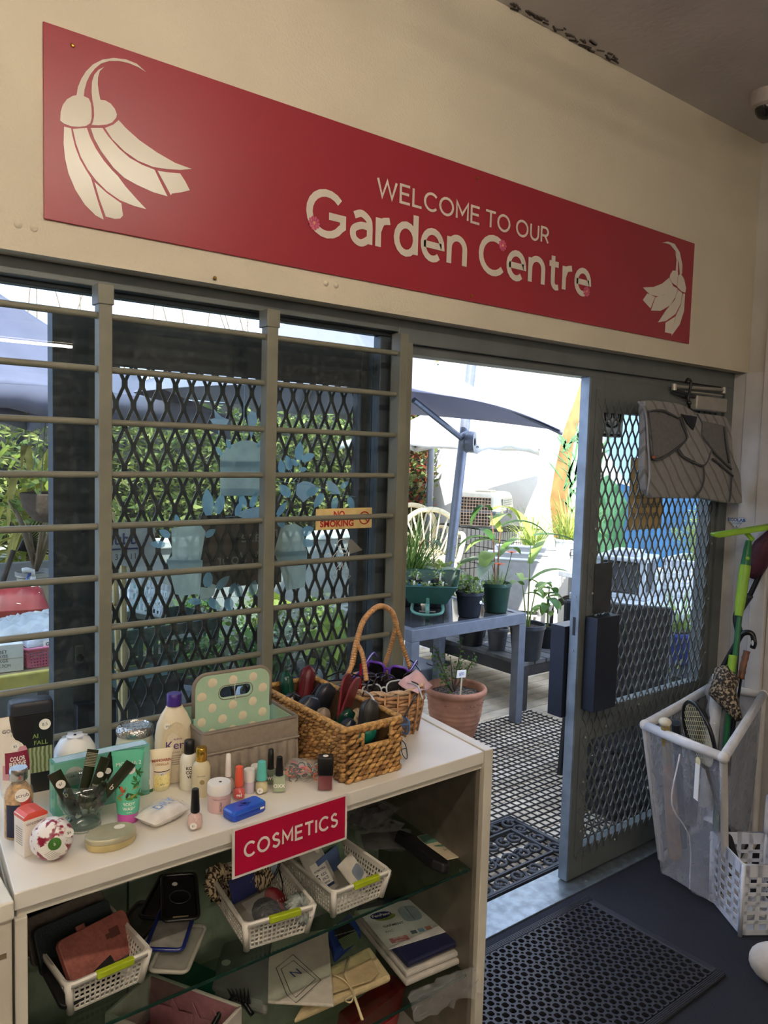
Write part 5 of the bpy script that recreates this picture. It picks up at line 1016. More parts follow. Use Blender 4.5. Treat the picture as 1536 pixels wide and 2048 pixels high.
q, T, t_ = sheetq('grey_bag', 'grey soft bag in plastic behind the white cotton bag', 'bag', [(445, 1905), (540, 1880), (535, 2040), (420, 2000)], [z2 + .04] * 4, .03, M((118, 118, 114), .7, var=.06), 'bag', bev=.012); C0 = V(q.location); disc(.011, PAPER, q, oZ(452, 1925, z2 + .073) - C0, rot=(0, 0, 0))
# pink organiser
q = thing('desk_organiser', 'pink felt desk organiser with slanted pockets', 'organiser', V((.66, -.30, S2)), rad(28)); pk = M((176, 116, 124), .8, var=.07, sc=40, bump=.15, bsc=200); wl = M((206, 196, 184), .6)
ow, od, oh = .14, .24, .11
for s in (-1, 1): B().box((s * ow / 2, 0, oh / 2), (.008, od, oh)).go('side_wall', wl, q, bevel=.002)
for s in (-1, 1): B().box((0, s * od / 2, oh / 2), (ow, .008, oh)).go('end_wall', wl, q, bevel=.002)
B().box((0, 0, .003), (ow, od, .006)).go('floor_felt', pk, q)
for s in (-1, 1): B().box((s * (ow / 2 - .005), 0, oh / 2), (.002, od - .01, oh - .006)).go('felt_lining', pk, q)
for k in range(4): B().prism([(-.03 + .0, 0), (.03, 0), (.03, .085), (.01, .055), (-.03, .06)], .002, Matrix.Translation((ow / 2 - .014 - .002 * k, -.09 + .055 * k, .006)) @ Euler((pi / 2, 0, pi / 2)).to_matrix().to_4x4()).go('pocket', pk, q)
slab_case('phone_case', 'dark green phone case lying on the lower shelf', 'phone case', oZ(385, 1958, S2 + .06), (rad(0), rad(0), rad(38)), .075, .15, .012, M((16, 84, 66), .3), group='phone cases').rotation_euler = (rad(8), 0, rad(30))
q = thing('head_bopper', 'black spiky headband on the lower shelf', 'headband', oZ(470, 2010, S2 + .07), rot=(rad(35), rad(-5), rad(20))); B().tube(spl([(-.07, 0, 0), (-.04, .01, .012), (.0, .012, .012), (.02, 0, 0), (.025, -.04, -.01)], 6), .006, 6).go('band', BLK, q, smooth='all')
for k in range(6): B().tube([(.0 + .004 * k, .01 - .006 * k, .01), (-.004 + .008 * k, .035 - .006 * k, .02)], [.005, .0006], 6).go('spike', BLK, q)
q = thing('red_folder', 'red packet standing on the bottom of the counter', 'packet', V((1.18, -.30, .10)), rad(10)); B().box((0, 0, .1), (.2, .05, .2), (rad(12), 0, 0)).go('packet', M((130, 16, 26), .4), q, bevel=.004); B().box((0, -.027, .1), (.16, .002, .03), (rad(12), 0, 0)).go('label_band', M((150, 24, 36), .4), q)
q = thing('plum_case', 'dark plum soft case low on the lower shelf', 'case', V((.72, -.36, S2 + .001)), rad(20)); pillow(B(), .12, .07, .03, n=10, seed=44, crumple=.1).go('case', M((58, 40, 48), .7), q, smooth='all'); B().tube([(-.05, -.01, .03), (.05, -.01, .03)], .0015, 5).go('zip', BLK, q)
q = thing('dark_bag', 'dark purple knitted bundle under the left basket', 'bundle', V((.45, -.33, S2 + .001)), rad(5)); pillow(B(), .2, .22, .12, n=12, seed=54, crumple=.1).go('bundle', M((62, 54, 62), .9, c2=(40, 48, 48), pat='stripe', psc=30), q, smooth='all'); B().tube([(-.06, -.06, .1), (0, -.08, .115), (.06, -.06, .1)], .004, 5).go('cord', M((90, 80, 90), .8), q)
# ================================================================ courtyard
ZD = -.03; WX = 6.2; HY = 5.0
def leafmat(c, v=.18): return M(c, .5, var=v, sc=9, sub=.3, spec=.35)
def cloud(b, n, pos, size, seed=1, asp=.45, up=.3, nm=3):
    """many small leaves, each a folded diamond with its own lean"""
    rnd = np.random.default_rng(seed); P = pos(rnd, n); n = len(P); d = rnd.normal(size=(n, 3)); d[:, 2] = d[:, 2] * .6 + up; d /= np.linalg.norm(d, axis=1)[:, None]
    s = np.cross(d, rnd.normal(size=(n, 3))); s /= np.linalg.norm(s, axis=1)[:, None]; L = size * rnd.uniform(.6, 1.3, (n, 1)); o = len(b.v)
    A = P; C = P + d * L; m = P + d * L * .45; w = L * asp / 2; Lf = m - s * w; Rt = m + s * w; vs = np.stack([A, Lf, C, Rt], 1).reshape(-1, 3)
    b.v += [tuple(x) for x in vs.tolist()]; b.f += [(o + 4 * i, o + 4 * i + 1, o + 4 * i + 2, o + 4 * i + 3) for i in range(n)]; b.mi += rnd.integers(0, nm, n).tolist(); return b
def ell(c, r, hollow=.0):
    def f(rnd, n): v = rnd.normal(size=(n, 3)); v /= np.linalg.norm(v, axis=1)[:, None]; k = rnd.uniform(hollow, 1, (n, 1)) ** .45; return np.array(c) + v * k * np.array(r)
    return f
def boxp(a, c):
    return lambda rnd, n: rnd.uniform(a, c, (n, 3))
# ground: boards one by one
deck = struct(B().bb(-1.5, 7.5, .155, 7.5, -.3, ZD - .03).go('ground', M((92, 84, 72), .95, var=.2, sc=5)))
bd = [M((216, 200, 172), .8, var=.16, sc=6, bump=.2, bsc=40), M((204, 188, 160), .8, var=.16, sc=6, bump=.2, bsc=40), M((224, 210, 184), .8, var=.14, sc=6, bump=.2, bsc=40)]
bmesh3 = []
for m_ in bd:
    bx = B(); bx.bb(-2.4, 2.4, -.0475, .0475, -.022, 0); bmesh3.append(bx)
dk0 = None; plk = []
for i in range(48):
    y = .21 + i * .1; k = i % 3
    if len(plk) < 3: o = bmesh3[k].go('plank', bd[k], deck, loc=(3.8, y, ZD), bevel=.003); plk.append(o)
    else: o = plk[k].copy(); COL.objects.link(o); o.location = (3.8 + random.uniform(-.02, .02), y, ZD)
# boundary: white wall with mural, hedge and creeper fence
ww = struct(B().bb(WX, WX + .2, .1, 7, -.1, 3.4).go('wall_garden', M((238, 236, 230), .8, var=.03, sc=3, bump=.1)))
def on_wall(pts, name, mat, t=.003, e=0.): B().sheet([oX(a, c, WX - .002 - e) for a, c in pts], (-1, 0, 0), t).go(name, mat, ww)
och = M((168, 128, 78), .8, var=.2, sc=6)
on_wall([(1182, 700), (1150, 800), (1128, 860), (1110, 940), (1100, 1000), (1108, 1075), (1140, 1075), (1136, 990), (1142, 930), (1150, 870), (1172, 800), (1200, 740)], 'mural_trunk', och)
on_wall([(1215, 700), (1520, 690), (1520, 1000), (1290, 990), (1250, 960), (1210, 900)], 'mural_sky', M((140, 172, 194), .8, var=.05, sc=3))
on_wall([(1235, 965), (1300, 985), (1380, 978), (1475, 985), (1500, 1140), (1230, 1130)], 'mural_sea', M((48, 94, 138), .8, var=.15, sc=5), e=.004)
on_wall([(1172, 940), (1190, 965), (1215, 950), (1240, 975), (1256, 1010), (1246, 1060), (1262, 1120), (1165, 1120)], 'mural_leaves', M((84, 134, 96), .8, c2=(50, 100, 64), pat='noise', psc=7), e=.008)
random.seed(31); b = B()
for i in range(90):
    P = oX(random.uniform(1125, 1200), random.uniform(880, 1090), WX - .008); b.blade(P, (0, random.uniform(-.8, .8), random.uniform(.2, 1)), random.uniform(.12, .35), .03, .4, n=3, side=(0, 1, .2))
b.go('mural_grass', [M((104, 150, 100), .8), M((70, 128, 84), .8)], ww)['kind'] = 'stuff'
fence = struct(B().bb(-3, WX, HY + .25, HY + .32, -.1, 2.1).go('wall_fence', M((54, 54, 58), .9, var=.2, sc=8)))
lf = [leafmat((132, 146, 74)), leafmat((168, 174, 100)), leafmat((92, 112, 60))]
b = B(); cloud(b, 15000, boxp((-1.6, HY - .28, .55), (4.9, HY + .12, 2.0)), .085, 3, asp=.34, up=.1); cloud(b, 2200, boxp((-1.6, HY - .33, .95), (4.9, HY - .2, 2.05)), .11, 4, asp=.3)
hd = b.go('hedge', lf); tag(hd, 'dense sunlit green hedge along the back of the courtyard', 'hedge'); hd['kind'] = 'stuff'
b = B(); cloud(b, 4200, boxp((5.0, HY - .12, .2), (WX - .12, HY + .14, 2.3)), .075, 8, asp=.6, nm=4); cloud(b, 1500, boxp((5.0, HY - .1, 1.9), (WX - .14, HY + .14, 3.2)), .1, 18, asp=.5)
iv = b.go('creeper', [leafmat((124, 142, 84)), leafmat((84, 108, 60)), leafmat((138, 132, 84)), leafmat((160, 88, 66))]); tag(iv, 'creeper with red-tinged leaves climbing the dark fence', 'creeper'); iv['kind'] = 'stuff'
t = thing('bare_shrub', 'bare twiggy shoots standing above the hedge against the sky', 'shrub', (3.0, HY + .6, 0)); random.seed(5)
for i in range(22):
    x = random.uniform(-1.4, 1.6); B().tube(spl([(x, 0, 1.5), (x + random.uniform(-.1, .1), 0, 2.4), (x + random.uniform(-.25, .25), 0, random.uniform(3.0, 3.5))], 3), [.012, .010, .009, .008, .007, .005, .003], 5).go('shoot', M((150, 128, 104), .8), t)
# white raised planter in front of the hedge
t = thing('raised_planter', 'low white rendered planter below the hedge', 'planter', (1.7, HY - .55, ZD)); B().bb(-3.2, 2.9, -.09, .09, 0, .86).go('wall', M((170, 174, 172), .8, var=.08, sc=5), t, bevel=.01); B().bb(-3.25, 2.95, -.13, .13, .86, .92).go('coping', M((222, 222, 218), .8), t, bevel=.01)
# strappy flax plant by the left edge
t = thing('flax_plant', 'big sunlit strappy flax with drooping yellow-green leaves', 'flax', (1.4, 3.6, ZD)); random.seed(9); fm = [leafmat((206, 202, 92)), leafmat((160, 178, 76)), leafmat((214, 202, 116))]
for i in range(230):
    a = random.uniform(0, 6.28); e = random.uniform(.15, 1.2); z = random.uniform(.5, 1.45); B().blade((random.uniform(-.12, .12), random.uniform(-.12, .12), z), (cos(a) * cos(e), sin(a) * cos(e), sin(e)), random.uniform(.45, .95), random.uniform(.03, .05), random.uniform(1.2, 2.6), .12, 7).go('leaf', fm[i % 3], t, smooth='all')
B().cyl((0, 0, 0), (0, 0, 1.4), .07, .05, 10).go('trunk', M((120, 92, 66), .9, bump=.5, bsc=30), t)
# rubber grid matting and scroll mat
t = thing('grid_mat', 'black rubber open-grid matting laid over the deck', 'mat', (2.8, .9, ZD + .001)); X0m, X1m, Y0m, Y1m = 1.62, 4.02, .165, 1.63; b = B(); rb_ = M((44, 42, 42), .7, var=.1)
n = int((X1m - X0m) / .044)
for i in range(n + 1): x = X0m + i * .044 - 2.8; b.bb(x - .003, x + .003, Y0m - .9, Y1m - .9, 0, .004)
m = int((Y1m - Y0m) / .044)
for i in range(m + 1): y = Y0m + i * .044 - .9; b.bb(X0m - 2.8, X1m - 2.8, y - .003, y + .003, .0005, .0046)
b.go('grid', rb_, t)
t = thing('scroll_mat', 'black rubber doormat with cast scrollwork just outside the door', 'doormat', (2.30, .395, ZD + .0125)); sm = M((52, 54, 58), .5, var=.08, spec=.6); hw, hd_ = .40, .205
def barrect(b, w, d, r): b.tube([(-w, -d, .009), (w, -d, .009), (w, d, .009), (-w, d, .009)], r, 6, closed=True); [b.bb(x0, x1, y0, y1, 0, .015) for x0, x1, y0, y1 in ((-w, w, -d - r, -d + r), (-w, w, d - r, d + r), (-w - r, -w + r, -d, d), (w - r, w + r, -d, d))]
b = B(); barrect(b, hw, hd_, .011); b.go('outer_frame', sm, t, bevel=.003); b = B(); barrect(b, hw - .085, hd_ - .085, .006); b.go('inner_frame', sm, t, bevel=.002)
def scroll(b, c, a, s, r, flip=1):
    pts = []
    for i in range(22):
        th = i / 21 * 2 * pi * 1.15; q = s * (1 - .62 * i / 21); pts.append((q * cos(th) * flip, q * sin(th)))
    b.tube([V((c[0] + x * cos(a) - y * sin(a), c[1] + x * sin(a) + y * cos(a), .008)) for x, y in pts], [r * (1 - .25 * i / 21) for i in range(22)], 6)
    x, y = pts[-1]; b.sph((c[0] + x * cos(a) - y * sin(a), c[1] + x * sin(a) + y * cos(a), .009), r * 1.35, 8, 6)
nS = 0
for k in range(8):
    for sg_ in (-1, 1): b = B(); scroll(b, (-hw + .05 + k * .1, sg_ * (hd_ - .042)), 0 if sg_ > 0 else pi, .038, .0085, 1 if k % 2 else -1); b.go('scroll', sm, t, smooth='all')
for k in range(3):
    for sg_ in (-1, 1): b = B(); scroll(b, (sg_ * (hw - .042), -.1 + k * .1), pi / 2, .038, .0085, 1 if k % 2 else -1); b.go('scroll', sm, t, smooth='all')
for sx_ in (-1, 1):
    for k in range(4):
        for sy_ in (-1, 1): b = B(); scroll(b, (sx_ * (.06 + .07 * k), sy_ * .055),   .8 * sx_ * sy_, .036, .008, sx_ * sy_); b.go('scroll', sm, t, smooth='all')
b = B(); b.tube([(.05 * cos(a), .075 * sin(a), .008) for a in [2 * pi * i / 28 for i in range(28)]], .006, 6, closed=True); b.go('medallion', sm, t, smooth='all')
for k in range(6): b = B(); b.tube([(.012 * cos(k * pi / 3), .02 * sin(k * pi / 3), .008), (.045 * cos(k * pi / 3), .068 * sin(k * pi / 3), .008)], [.007, .003], 6); b.go('medallion_petal', sm, t, smooth='all')
# ---------------- pots and plants
def pot(P, r, h, c, label, rim=True, rz=0, name='plant_pot', cat='pot', group=None, mat=None, k=.74, soil=True, price=False):
    t = thing(name, label, cat, P, rz, group); mt = mat or M(c, .45, var=.08, sc=20)
    b = B(); b.lathe([(0, .004), (r * k * .95, 0), (r * k, .004), (r * .93, h * .86), (r * .95, h * .87), (r * 1.0, h * .885), (r * 1.0, h * .99), (r * .97, h), (r * .92, h * .98), (r * .9, h * .88), (r * .88, h * .86)], 26); b.go('pot', mt, t, smooth=True)
    if soil: B().lathe([(0, h * .9), (r * .5, h * .895), (r * .9, h * .88)], 18).go('soil', M((52, 42, 34), 1, var=.4, sc=90, bump=.6, bsc=80), t)
    if price: disc(.009 * r / .1 + .003, PAPER, t, (r * .2, -r * .9, h * .62))
    return t
def tuft(t, z, n, L, w, cols, spread=.5, droop=1., seed=1, r=.03, part='grass'):
    rnd = random.Random(seed); b = B()
    for i in range(n):
        a = rnd.uniform(0, 6.28); e = rnd.uniform(1.5 - spread, 1.5); b.cur = rnd.randrange(len(cols)); random.seed(seed * 99 + i)
        b.blade((r * cos(a) * rnd.random(), r * sin(a) * rnd.random(), z), (cos(a) * cos(e), sin(a) * cos(e), sin(e)), L * rnd.uniform(.6, 1.1), w, droop * rnd.uniform(.3, 1.5), .1, 5, tip=0)
    o = b.go(part, cols, t); o['kind'] = 'stuff'; return o
def bush(t, z, r, n, size, cols, seed=1, asp=.5, flat=.8, stems=5, cx=0, cy=0):
    b = B(); cloud(b, n, ell((cx, cy, z + r * flat * .8), (r, r, r * flat)), size, seed, asp, nm=len(cols)); o = b.go('foliage', cols, t); o['kind'] = 'stuff'; rnd = random.Random(seed)
    for i in range(stems): a = rnd.uniform(0, 6.28); B().tube([(0, 0, z - .02), (cx + r * .5 * cos(a), cy + r * .5 * sin(a), z + r * flat)], [.004, .0018], 5).go('stem', M((92, 84, 54), .8), t)
def broad(t, z, specs_, mats, stem_c=(150, 110, 80)):
    """broad-leaved stems: (x,y lean, stem height, leaves[(height frac, azimuth, length, width, elev, droop)])"""
    for (lx, ly, H_, leaves) in specs_:
        C = [V((lx * .15, ly * .15, z - .01)), V((lx * .5, ly * .5, z + H_ * .5)), V((lx, ly, z + H_))]; S = spl(C, 5); B().tube(S, [.006 - .0035 * i / (len(S) - 1) for i in range(len(S))], 6).go('stem', M(stem_c, .6), t, smooth='all')
        for j, (fr, az, L, w, el, dr) in enumerate(leaves):
            p = S[min(len(S) - 1, int(fr * (len(S) - 1)))]; B().blade(p, (cos(az) * cos(el), sin(az) * cos(el), sin(el)), L, w, dr, .12, 7).go('leaf', mats[j % len(mats)], t, smooth='all')
G1, G2, G3, G4 = leafmat((104, 140, 60)), leafmat((66, 104, 48)), leafmat((150, 176, 96)), leafmat((176, 190, 84)); SIL = leafmat((150, 162, 138)); BRN = leafmat((190, 128, 84))
# terracotta pot with price stake
P = oZ(908, 1470, ZD)
t = thing('terracotta_pot', 'large ribbed terracotta pot standing on the mat under the table', 'pot', P); mt = M((170, 116, 88), .75, var=.16, sc=9, bump=.15, bsc=60); r, h = .19, .305
b = B(); pr = [(0, .004), (.115, 0), (.12, .01)]
for i in range(26): u = i / 25; pr.append((.12 + (.168 - .12) * sin(u * pi / 2) ** .9 + (.0022 * sin(u * 50) if u < .75 else 0), .01 + u * .235))
pr += [(.166, .25), (.17, .262), (.188, .272), (.19, .29), (.184, .302), (.172, .304), (.16, .292), (.155, .26)]; b.lathe(pr, 44); b.go('pot', mt, t, smooth='all')
B().lathe([(0, .262), (.156, .258)], 24).go('soil', M((58, 46, 38), 1, var=.5, sc=110, c2=(150, 136, 120), pat='noise', psc=110, bump=.6), t)
for i in range(40): a = 2 * pi * i / 40; B().box((.1675 * cos(a), .1675 * sin(a), .222 + .006 * (i % 2)), (.006, .016, .004), a + .3).go('band_mark', mt, t)
b = B(); b.box((0, 0, .0), (.012, .003, .15), (0, .06, 0)); b.go('stake', M((214, 196, 160), .7), t, loc=(-.025, -.07, .31)); B().box((0, 0, 0), (.075, .003, .045), (0, .12, 0)).go('price_board', PAPER, t, loc=(-.028, -.073, .40)); txt('$50', .026, M((90, 110, 170), .6), t, (-.028, -.0755, .40))
random.seed(14)
for i in range(11):
    a = random.uniform(0, 6.28); q = V((cos(a) * random.uniform(.08, .24), sin(a) * random.uniform(.05, .2), random.uniform(.12, .3))); S = spl([(0, .02, .26), V((0, .02, .26)) + q * .55, V((0, .02, .26)) + q], 4); B().tube(S, [.006 - .0045 * k / (len(S) - 1) for k in range(len(S))], 5).go('twig', M((84, 70, 56), .8), t, smooth='all'); b = B(); cloud(b, 26, lambda rnd, n, S=S: np.array([list(S[rnd.integers(3, len(S))] + V(rnd.normal(size=3) * .016)) for _ in range(n)]), .022, i + 40, .6, nm=2); b.go('leaf_spray', [G2, G1], t)['kind'] = 'stuff'
# grey metal table
TZ = .68
t = thing('metal_table', 'grey metal outdoor table with dark glass top', 'table', (3.32, 1.9, ZD)); tm = M((112, 118, 128), .45, .3, var=.06); x0, x1, y0, y1 = 2.84, 3.79, 1.50, 2.30; O_ = V(t.location)
for x, y in ((x0 + .03, y0 + .03), (x1 - .03, y0 + .03), (x1 - .03, y1 - .03), (x0 + .03, y1 - .03)): B().bb(x - .03, x + .03, y - .03, y + .03, 0, TZ - ZD - .0705).go('leg', tm, t, bevel=.003, loc=(-O_.x, -O_.y, 0))
for a in ((x0, x1, y0, y0 + .05), (x0, x1, y1 - .05, y1), (x0, x0 + .05, y0 + .05, y1 - .05), (x1 - .05, x1, y0 + .05, y1 - .05)): B().bb(*a, TZ - ZD - .07, TZ - ZD).go('rail', tm, t, bevel=.003, loc=(-O_.x, -O_.y, 0))
B().bb(x0 + .05, x1 - .05, y0 + .05, y1 - .05, TZ - ZD - .012, TZ - ZD - .004).go('glass_top', M((70, 72, 74), .06, var=.05, spec=.9), t, loc=(-O_.x, -O_.y, 0))
# wheelbarrow planter
P = oZ(862, 1226, TZ); P.y = 1.78; P.x = 3.2
t = thing('wheelbarrow_planter', 'small dark green wheelbarrow planter holding seedling pots', 'planter', P, face(P)); wg = M((44, 84, 72), .4, var=.06); b = B()
tw, td = .17, .16; bot = [(-.11, -.10, .09), (.11, -.10, .09), (.11, .12, .09), (-.11, .12, .09)]; top = [(-tw, -td, .20), (tw, -td, .20), (tw + .03, td + .02, .25), (-tw - .03, td + .02, .25)]
for i in range(4): j = (i + 1) % 4; b.add([bot[i], bot[j], top[j], top[i]], [(0, 1, 2, 3)])
b.add(bot, [(0, 1, 2, 3)]); b.go('tray', wg, t, solid=.006)
B().tube([top[0], top[1], top[2], top[3]], .006, 6, closed=True).go('tray_lip', wg, t, smooth='all')
B().tube(spl([(-.09, -.08, .085), (-.085, -.17, .05), (0, -.20, .038), (.085, -.17, .05), (.09, -.08, .085)], 6), .0095, 7).go('front_guard', M((86, 132, 116), .4), t, smooth='all')
B().lathe([(.03, -.012), (.05, -.012), (.05, .012), (.03, .012), (.03, -.012)], 22, (0, -.15, .05), R=rotm((0, pi / 2, 0))).go('wheel', M((86, 132, 116), .4), t, smooth=True); B().cyl((-.05, -.15, .05), (.05, -.15, .05), .005, n=8).go('axle', M((120, 120, 116), .3, .8), t); B().tube([(0, -.13, .1), (0, -.15, .09), (0, -.16, .13)], .01, 6).go('strut', M((86, 132, 116), .4), t)
for s in (-1, 1): B().tube([(s * .1, .1, .09), (s * .1, .12, 0)], .007, 6).go('leg', BLK, t); B().tube([(s * .1, -.05, .085), (s * .13, .3, .14)], .008, 6).go('handle', wg, t, smooth='all')
WP = V(t.location); Rw = Matrix.Rotation(face(WP), 3, 'Z'); random.seed(3)
for i, (x, y, r, h, lb) in enumerate(((-.10, -.06, .033, .06, 'small black seedling pot at the left front of the wheelbarrow'), (-.01, -.06, .032, .06, 'small black seedling pot in the middle of the wheelbarrow'), (.075, -.06, .033, .06, 'small black seedling pot with white dot at the right of the wheelbarrow'), (-.08, .04, .042, .1, 'black seedling pot behind the blue-banded one'), (.06, .04, .045, .1, 'black pot with pale shrub at the back of the wheelbarrow'))):
    q = pot(WP + Rw @ V((x, y, .094)), r, h + .02, (26, 28, 30), lb, group='seedling pots in the wheelbarrow', price=(i == 2)); bush(q, h + .01, r * 1.1, 60, .022, [G3, SIL, G1], 60 + i, stems=3)
    B().box((.01, -.008, h + .035), (.014, .0015, .06), (.1, .05, 0)).go('plant_tag', PAPER, q)
    if i == 3: B().lathe([(r * 1.03, h * .55), (r * 1.04, h * .95)], 16).go('blue_band', M((40, 150, 220), .4), q)
for i, (px, py, dz, lb, n) in enumerate(((850, 1145, .14, 'grassy sedge in a black pot behind the wheelbarrow', 150),)):
    q = pot(V((3.32, 2.12, TZ)), .13, .16, (30, 32, 34), lb, price=False); tuft(q, .14, n + 110, .52, .010, [G2, G1, G3], .75, .9, 5, .09); tuft(q, .14, 60, .3, .007, [G3, SIL], 1.1, 1.6, 6, .1)
q = pot(V((3.60, 2.14, TZ)), .09, .13, (36, 38, 40), 'black pot with pale shrub at the back of the table'); bush(q, .12, .12, 120, .04, [G4, G3], 71, .8)
P = oZ(938, 1232, TZ); q = pot(P, .088, .155, (36, 40, 50), 'black pot with white dot and small grey-green shrub on the table', price=True); bush(q, .14, .085, 230, .028, [SIL, G3, G1], 73, .7, .7)
P = oZ(991, 1222, TZ); q = pot(P, .096, .185, (38, 74, 60), 'dark green pot with orange daisy and leafy stems on the table')
broad(q, .16, [(-.05, .0, .30, [(.5, 2.6, .28, .12, .3, 1.0), (.7, 3.6, .26, .11, .2, 1.2), (1, 1.4, .22, .07, .6, .8)]), (.05, .03, .38, [(.5, .2, .3, .07, .5, 1.1), (.7, 2.9, .28, .07, .4, 1.2), (1, 5.6, .36, .07, .4, 1.3), (.9, 1.2, .26, .06, .7, .8)]), (-.02, .05, .48, [(.6, 2.8, .28, .06, .4, 1.2), (.8, .3, .3, .07, .6, 1.0), (1, 3.4, .32, .045, .5, 1.8), (1, .0, .32, .055, .3, 1.2)])], [G1, G3, G2, G4])
broad(q, .16, [(-.08, -.03, .16, [(1, 3.6, .26, .10, .15, .9), (1, 2.2, .24, .09, .3, .8)])], [leafmat((150, 168, 140))]); tuft(q, .16, 50, .14, .012, [SIL, G3], 1.0, .8, 8, .07)
for k, (x, y, z) in enumerate(((.03, -.09, .38), (-.07, -.08, .31))):
    B().tube([(x * .5, y * .5, .16), (x, y, z)], .0022, 5).go('flower_stem', G2, q); b = B()
    for j in range(14): a = j * 2 * pi / 14; b.blade((x, y, z), (cos(a), sin(a), .25), .048, .015, .1, .0, 3)
    b.go('daisy', M((236, 96, 22), .5, sub=.25), q); B().sph((x, y, z + .004), (.008, .008, .005), 8, 6).go('daisy_centre', M((150, 70, 20), .7), q, smooth='all')
q = pot(V((3.42, 1.95, TZ)), .06, .1, (40, 44, 44), 'small black pot with big silver leaf behind the dotted pot'); broad(q, .09, [(.02, .0, .14, [(1, -.5, .24, .1, .2, .8), (.8, -1.2, .2, .08, .3, 1), (.9, 2, .16, .07, .5, .8)]), (-.02, .02, .3, [(1, .4, .16, .03, .9, 2.6), (1, 1.8, .16, .025, .9, 2.8)])], [leafmat((170, 186, 160)), BRN])
# slatted bench with pots
t = thing('slatted_bench', 'low dark slatted timber bench behind the table', 'bench', (4.23, 2.3, ZD)); bk = M((58, 56, 56), .6, var=.12, sc=12, bump=.2); bt_ = M((98, 98, 98), .6, var=.16, sc=14, bump=.2, bsc=40)
for k in range(5): B().bb(-.285 + .116 * k, -.285 + .116 * k + .107, -.66, .85, .305, .333).go('slat', bt_, t, bevel=.003)
for a in ((-.29, .29, -.65, -.60), (-.29, .29, .79, .84)): B().bb(*a, .23, .305).go('apron', bk, t, bevel=.002)
for a in ((-.29, -.25, -.6, .8), (.25, .29, -.6, .8)): B().bb(*a, .23, .305).go('apron', bk, t, bevel=.002)
for x in (-.265, .265):
    for y in (-.63, .82): B().bb(x - .03, x + .03, y - .03, y + .03, 0, .305).go('leg', bk, t, bevel=.003)
BZ = .304
P = oZ(1052, 1316, BZ); q = pot(P, .125, .24, (46, 50, 54), 'large black pot with tall ginger stems at the bench end')
broad(q, .21, [(.0, .0, .62, [(.55, 5.6, .3, .085, .7, .9), (.75, .2, .26, .07, .9, .6), (.95, 3.2, .4, .07, .5, 1.5), (1, 5.9, .42, .08, .15, .7), (1, 1.6, .26, .07, 1.0, .6)]), (.06, -.02, .3, [(.9, .0, .18, .06, .5, 1.2), (1, 2.8, .16, .055, .6, 1.2), (.8, 4.2, .16, .05, .5, 1)]), (-.04, .03, .32, [(.9, 3.3, .18, .06, .6, 1.1), (1, 1, .16, .05, .6, 1), (.7, 5, .16, .05, .4, 1)])], [G1, G3, G1, G2, G4], (120, 140, 70))
P = oZ(994, 1298, BZ); q = pot(P, .078, .155, (104, 106, 110), 'mid-grey nursery pot with faint lettering on the bench'); bush(q, .15, .06, 50, .05, [G1, G3], 81, .5); txt('coco', .026, M((130, 132, 134), .5), q, (0, -.0785, .095), rot=(pi / 2, 0, face(P) * 0)); txt('nails', .026, M((130, 132, 134), .5), q, (0, -.0765, .07))
P = oZ(1093, 1294, BZ); q = pot(P, .075, .16, (40, 42, 44), 'black pot of young pepper plants at the right of the bench'); broad(q, .14, [(.03 * k - .05, .02 * k - .03, .22 + .03 * k, [(.5, k + .5, .16, .07, .3, 1.4), (.75, k + 2.6, .15, .065, .3, 1.4), (1, k + 4.5, .15, .07, .2, 1.6), (1, k + .0, .13, .06, .2, 1.5)]) for k in range(4)], [G3, G1, G2], (110, 120, 60))
P = oZ(942, 1288, BZ); q = pot(P, .11, .2, (34, 36, 38), 'black pot in the shade behind the table leg'); bush(q, .19, .12, 150, .05, [G1, G2], 85)
q = pot(V((4.2, 2.35, BZ)), .1, .18, (40, 40, 42), 'black pot with green shrub further back on the bench'); bush(q, .17, .15, 200, .06, [G1, G3, G2], 86, .5)
q = pot(V((4.35, 2.75, BZ)), .11, .2, (36, 38, 40), 'black pot at the far end of the bench'); bush(q, .2, .16, 220, .05, [G3, G1], 87, .6)
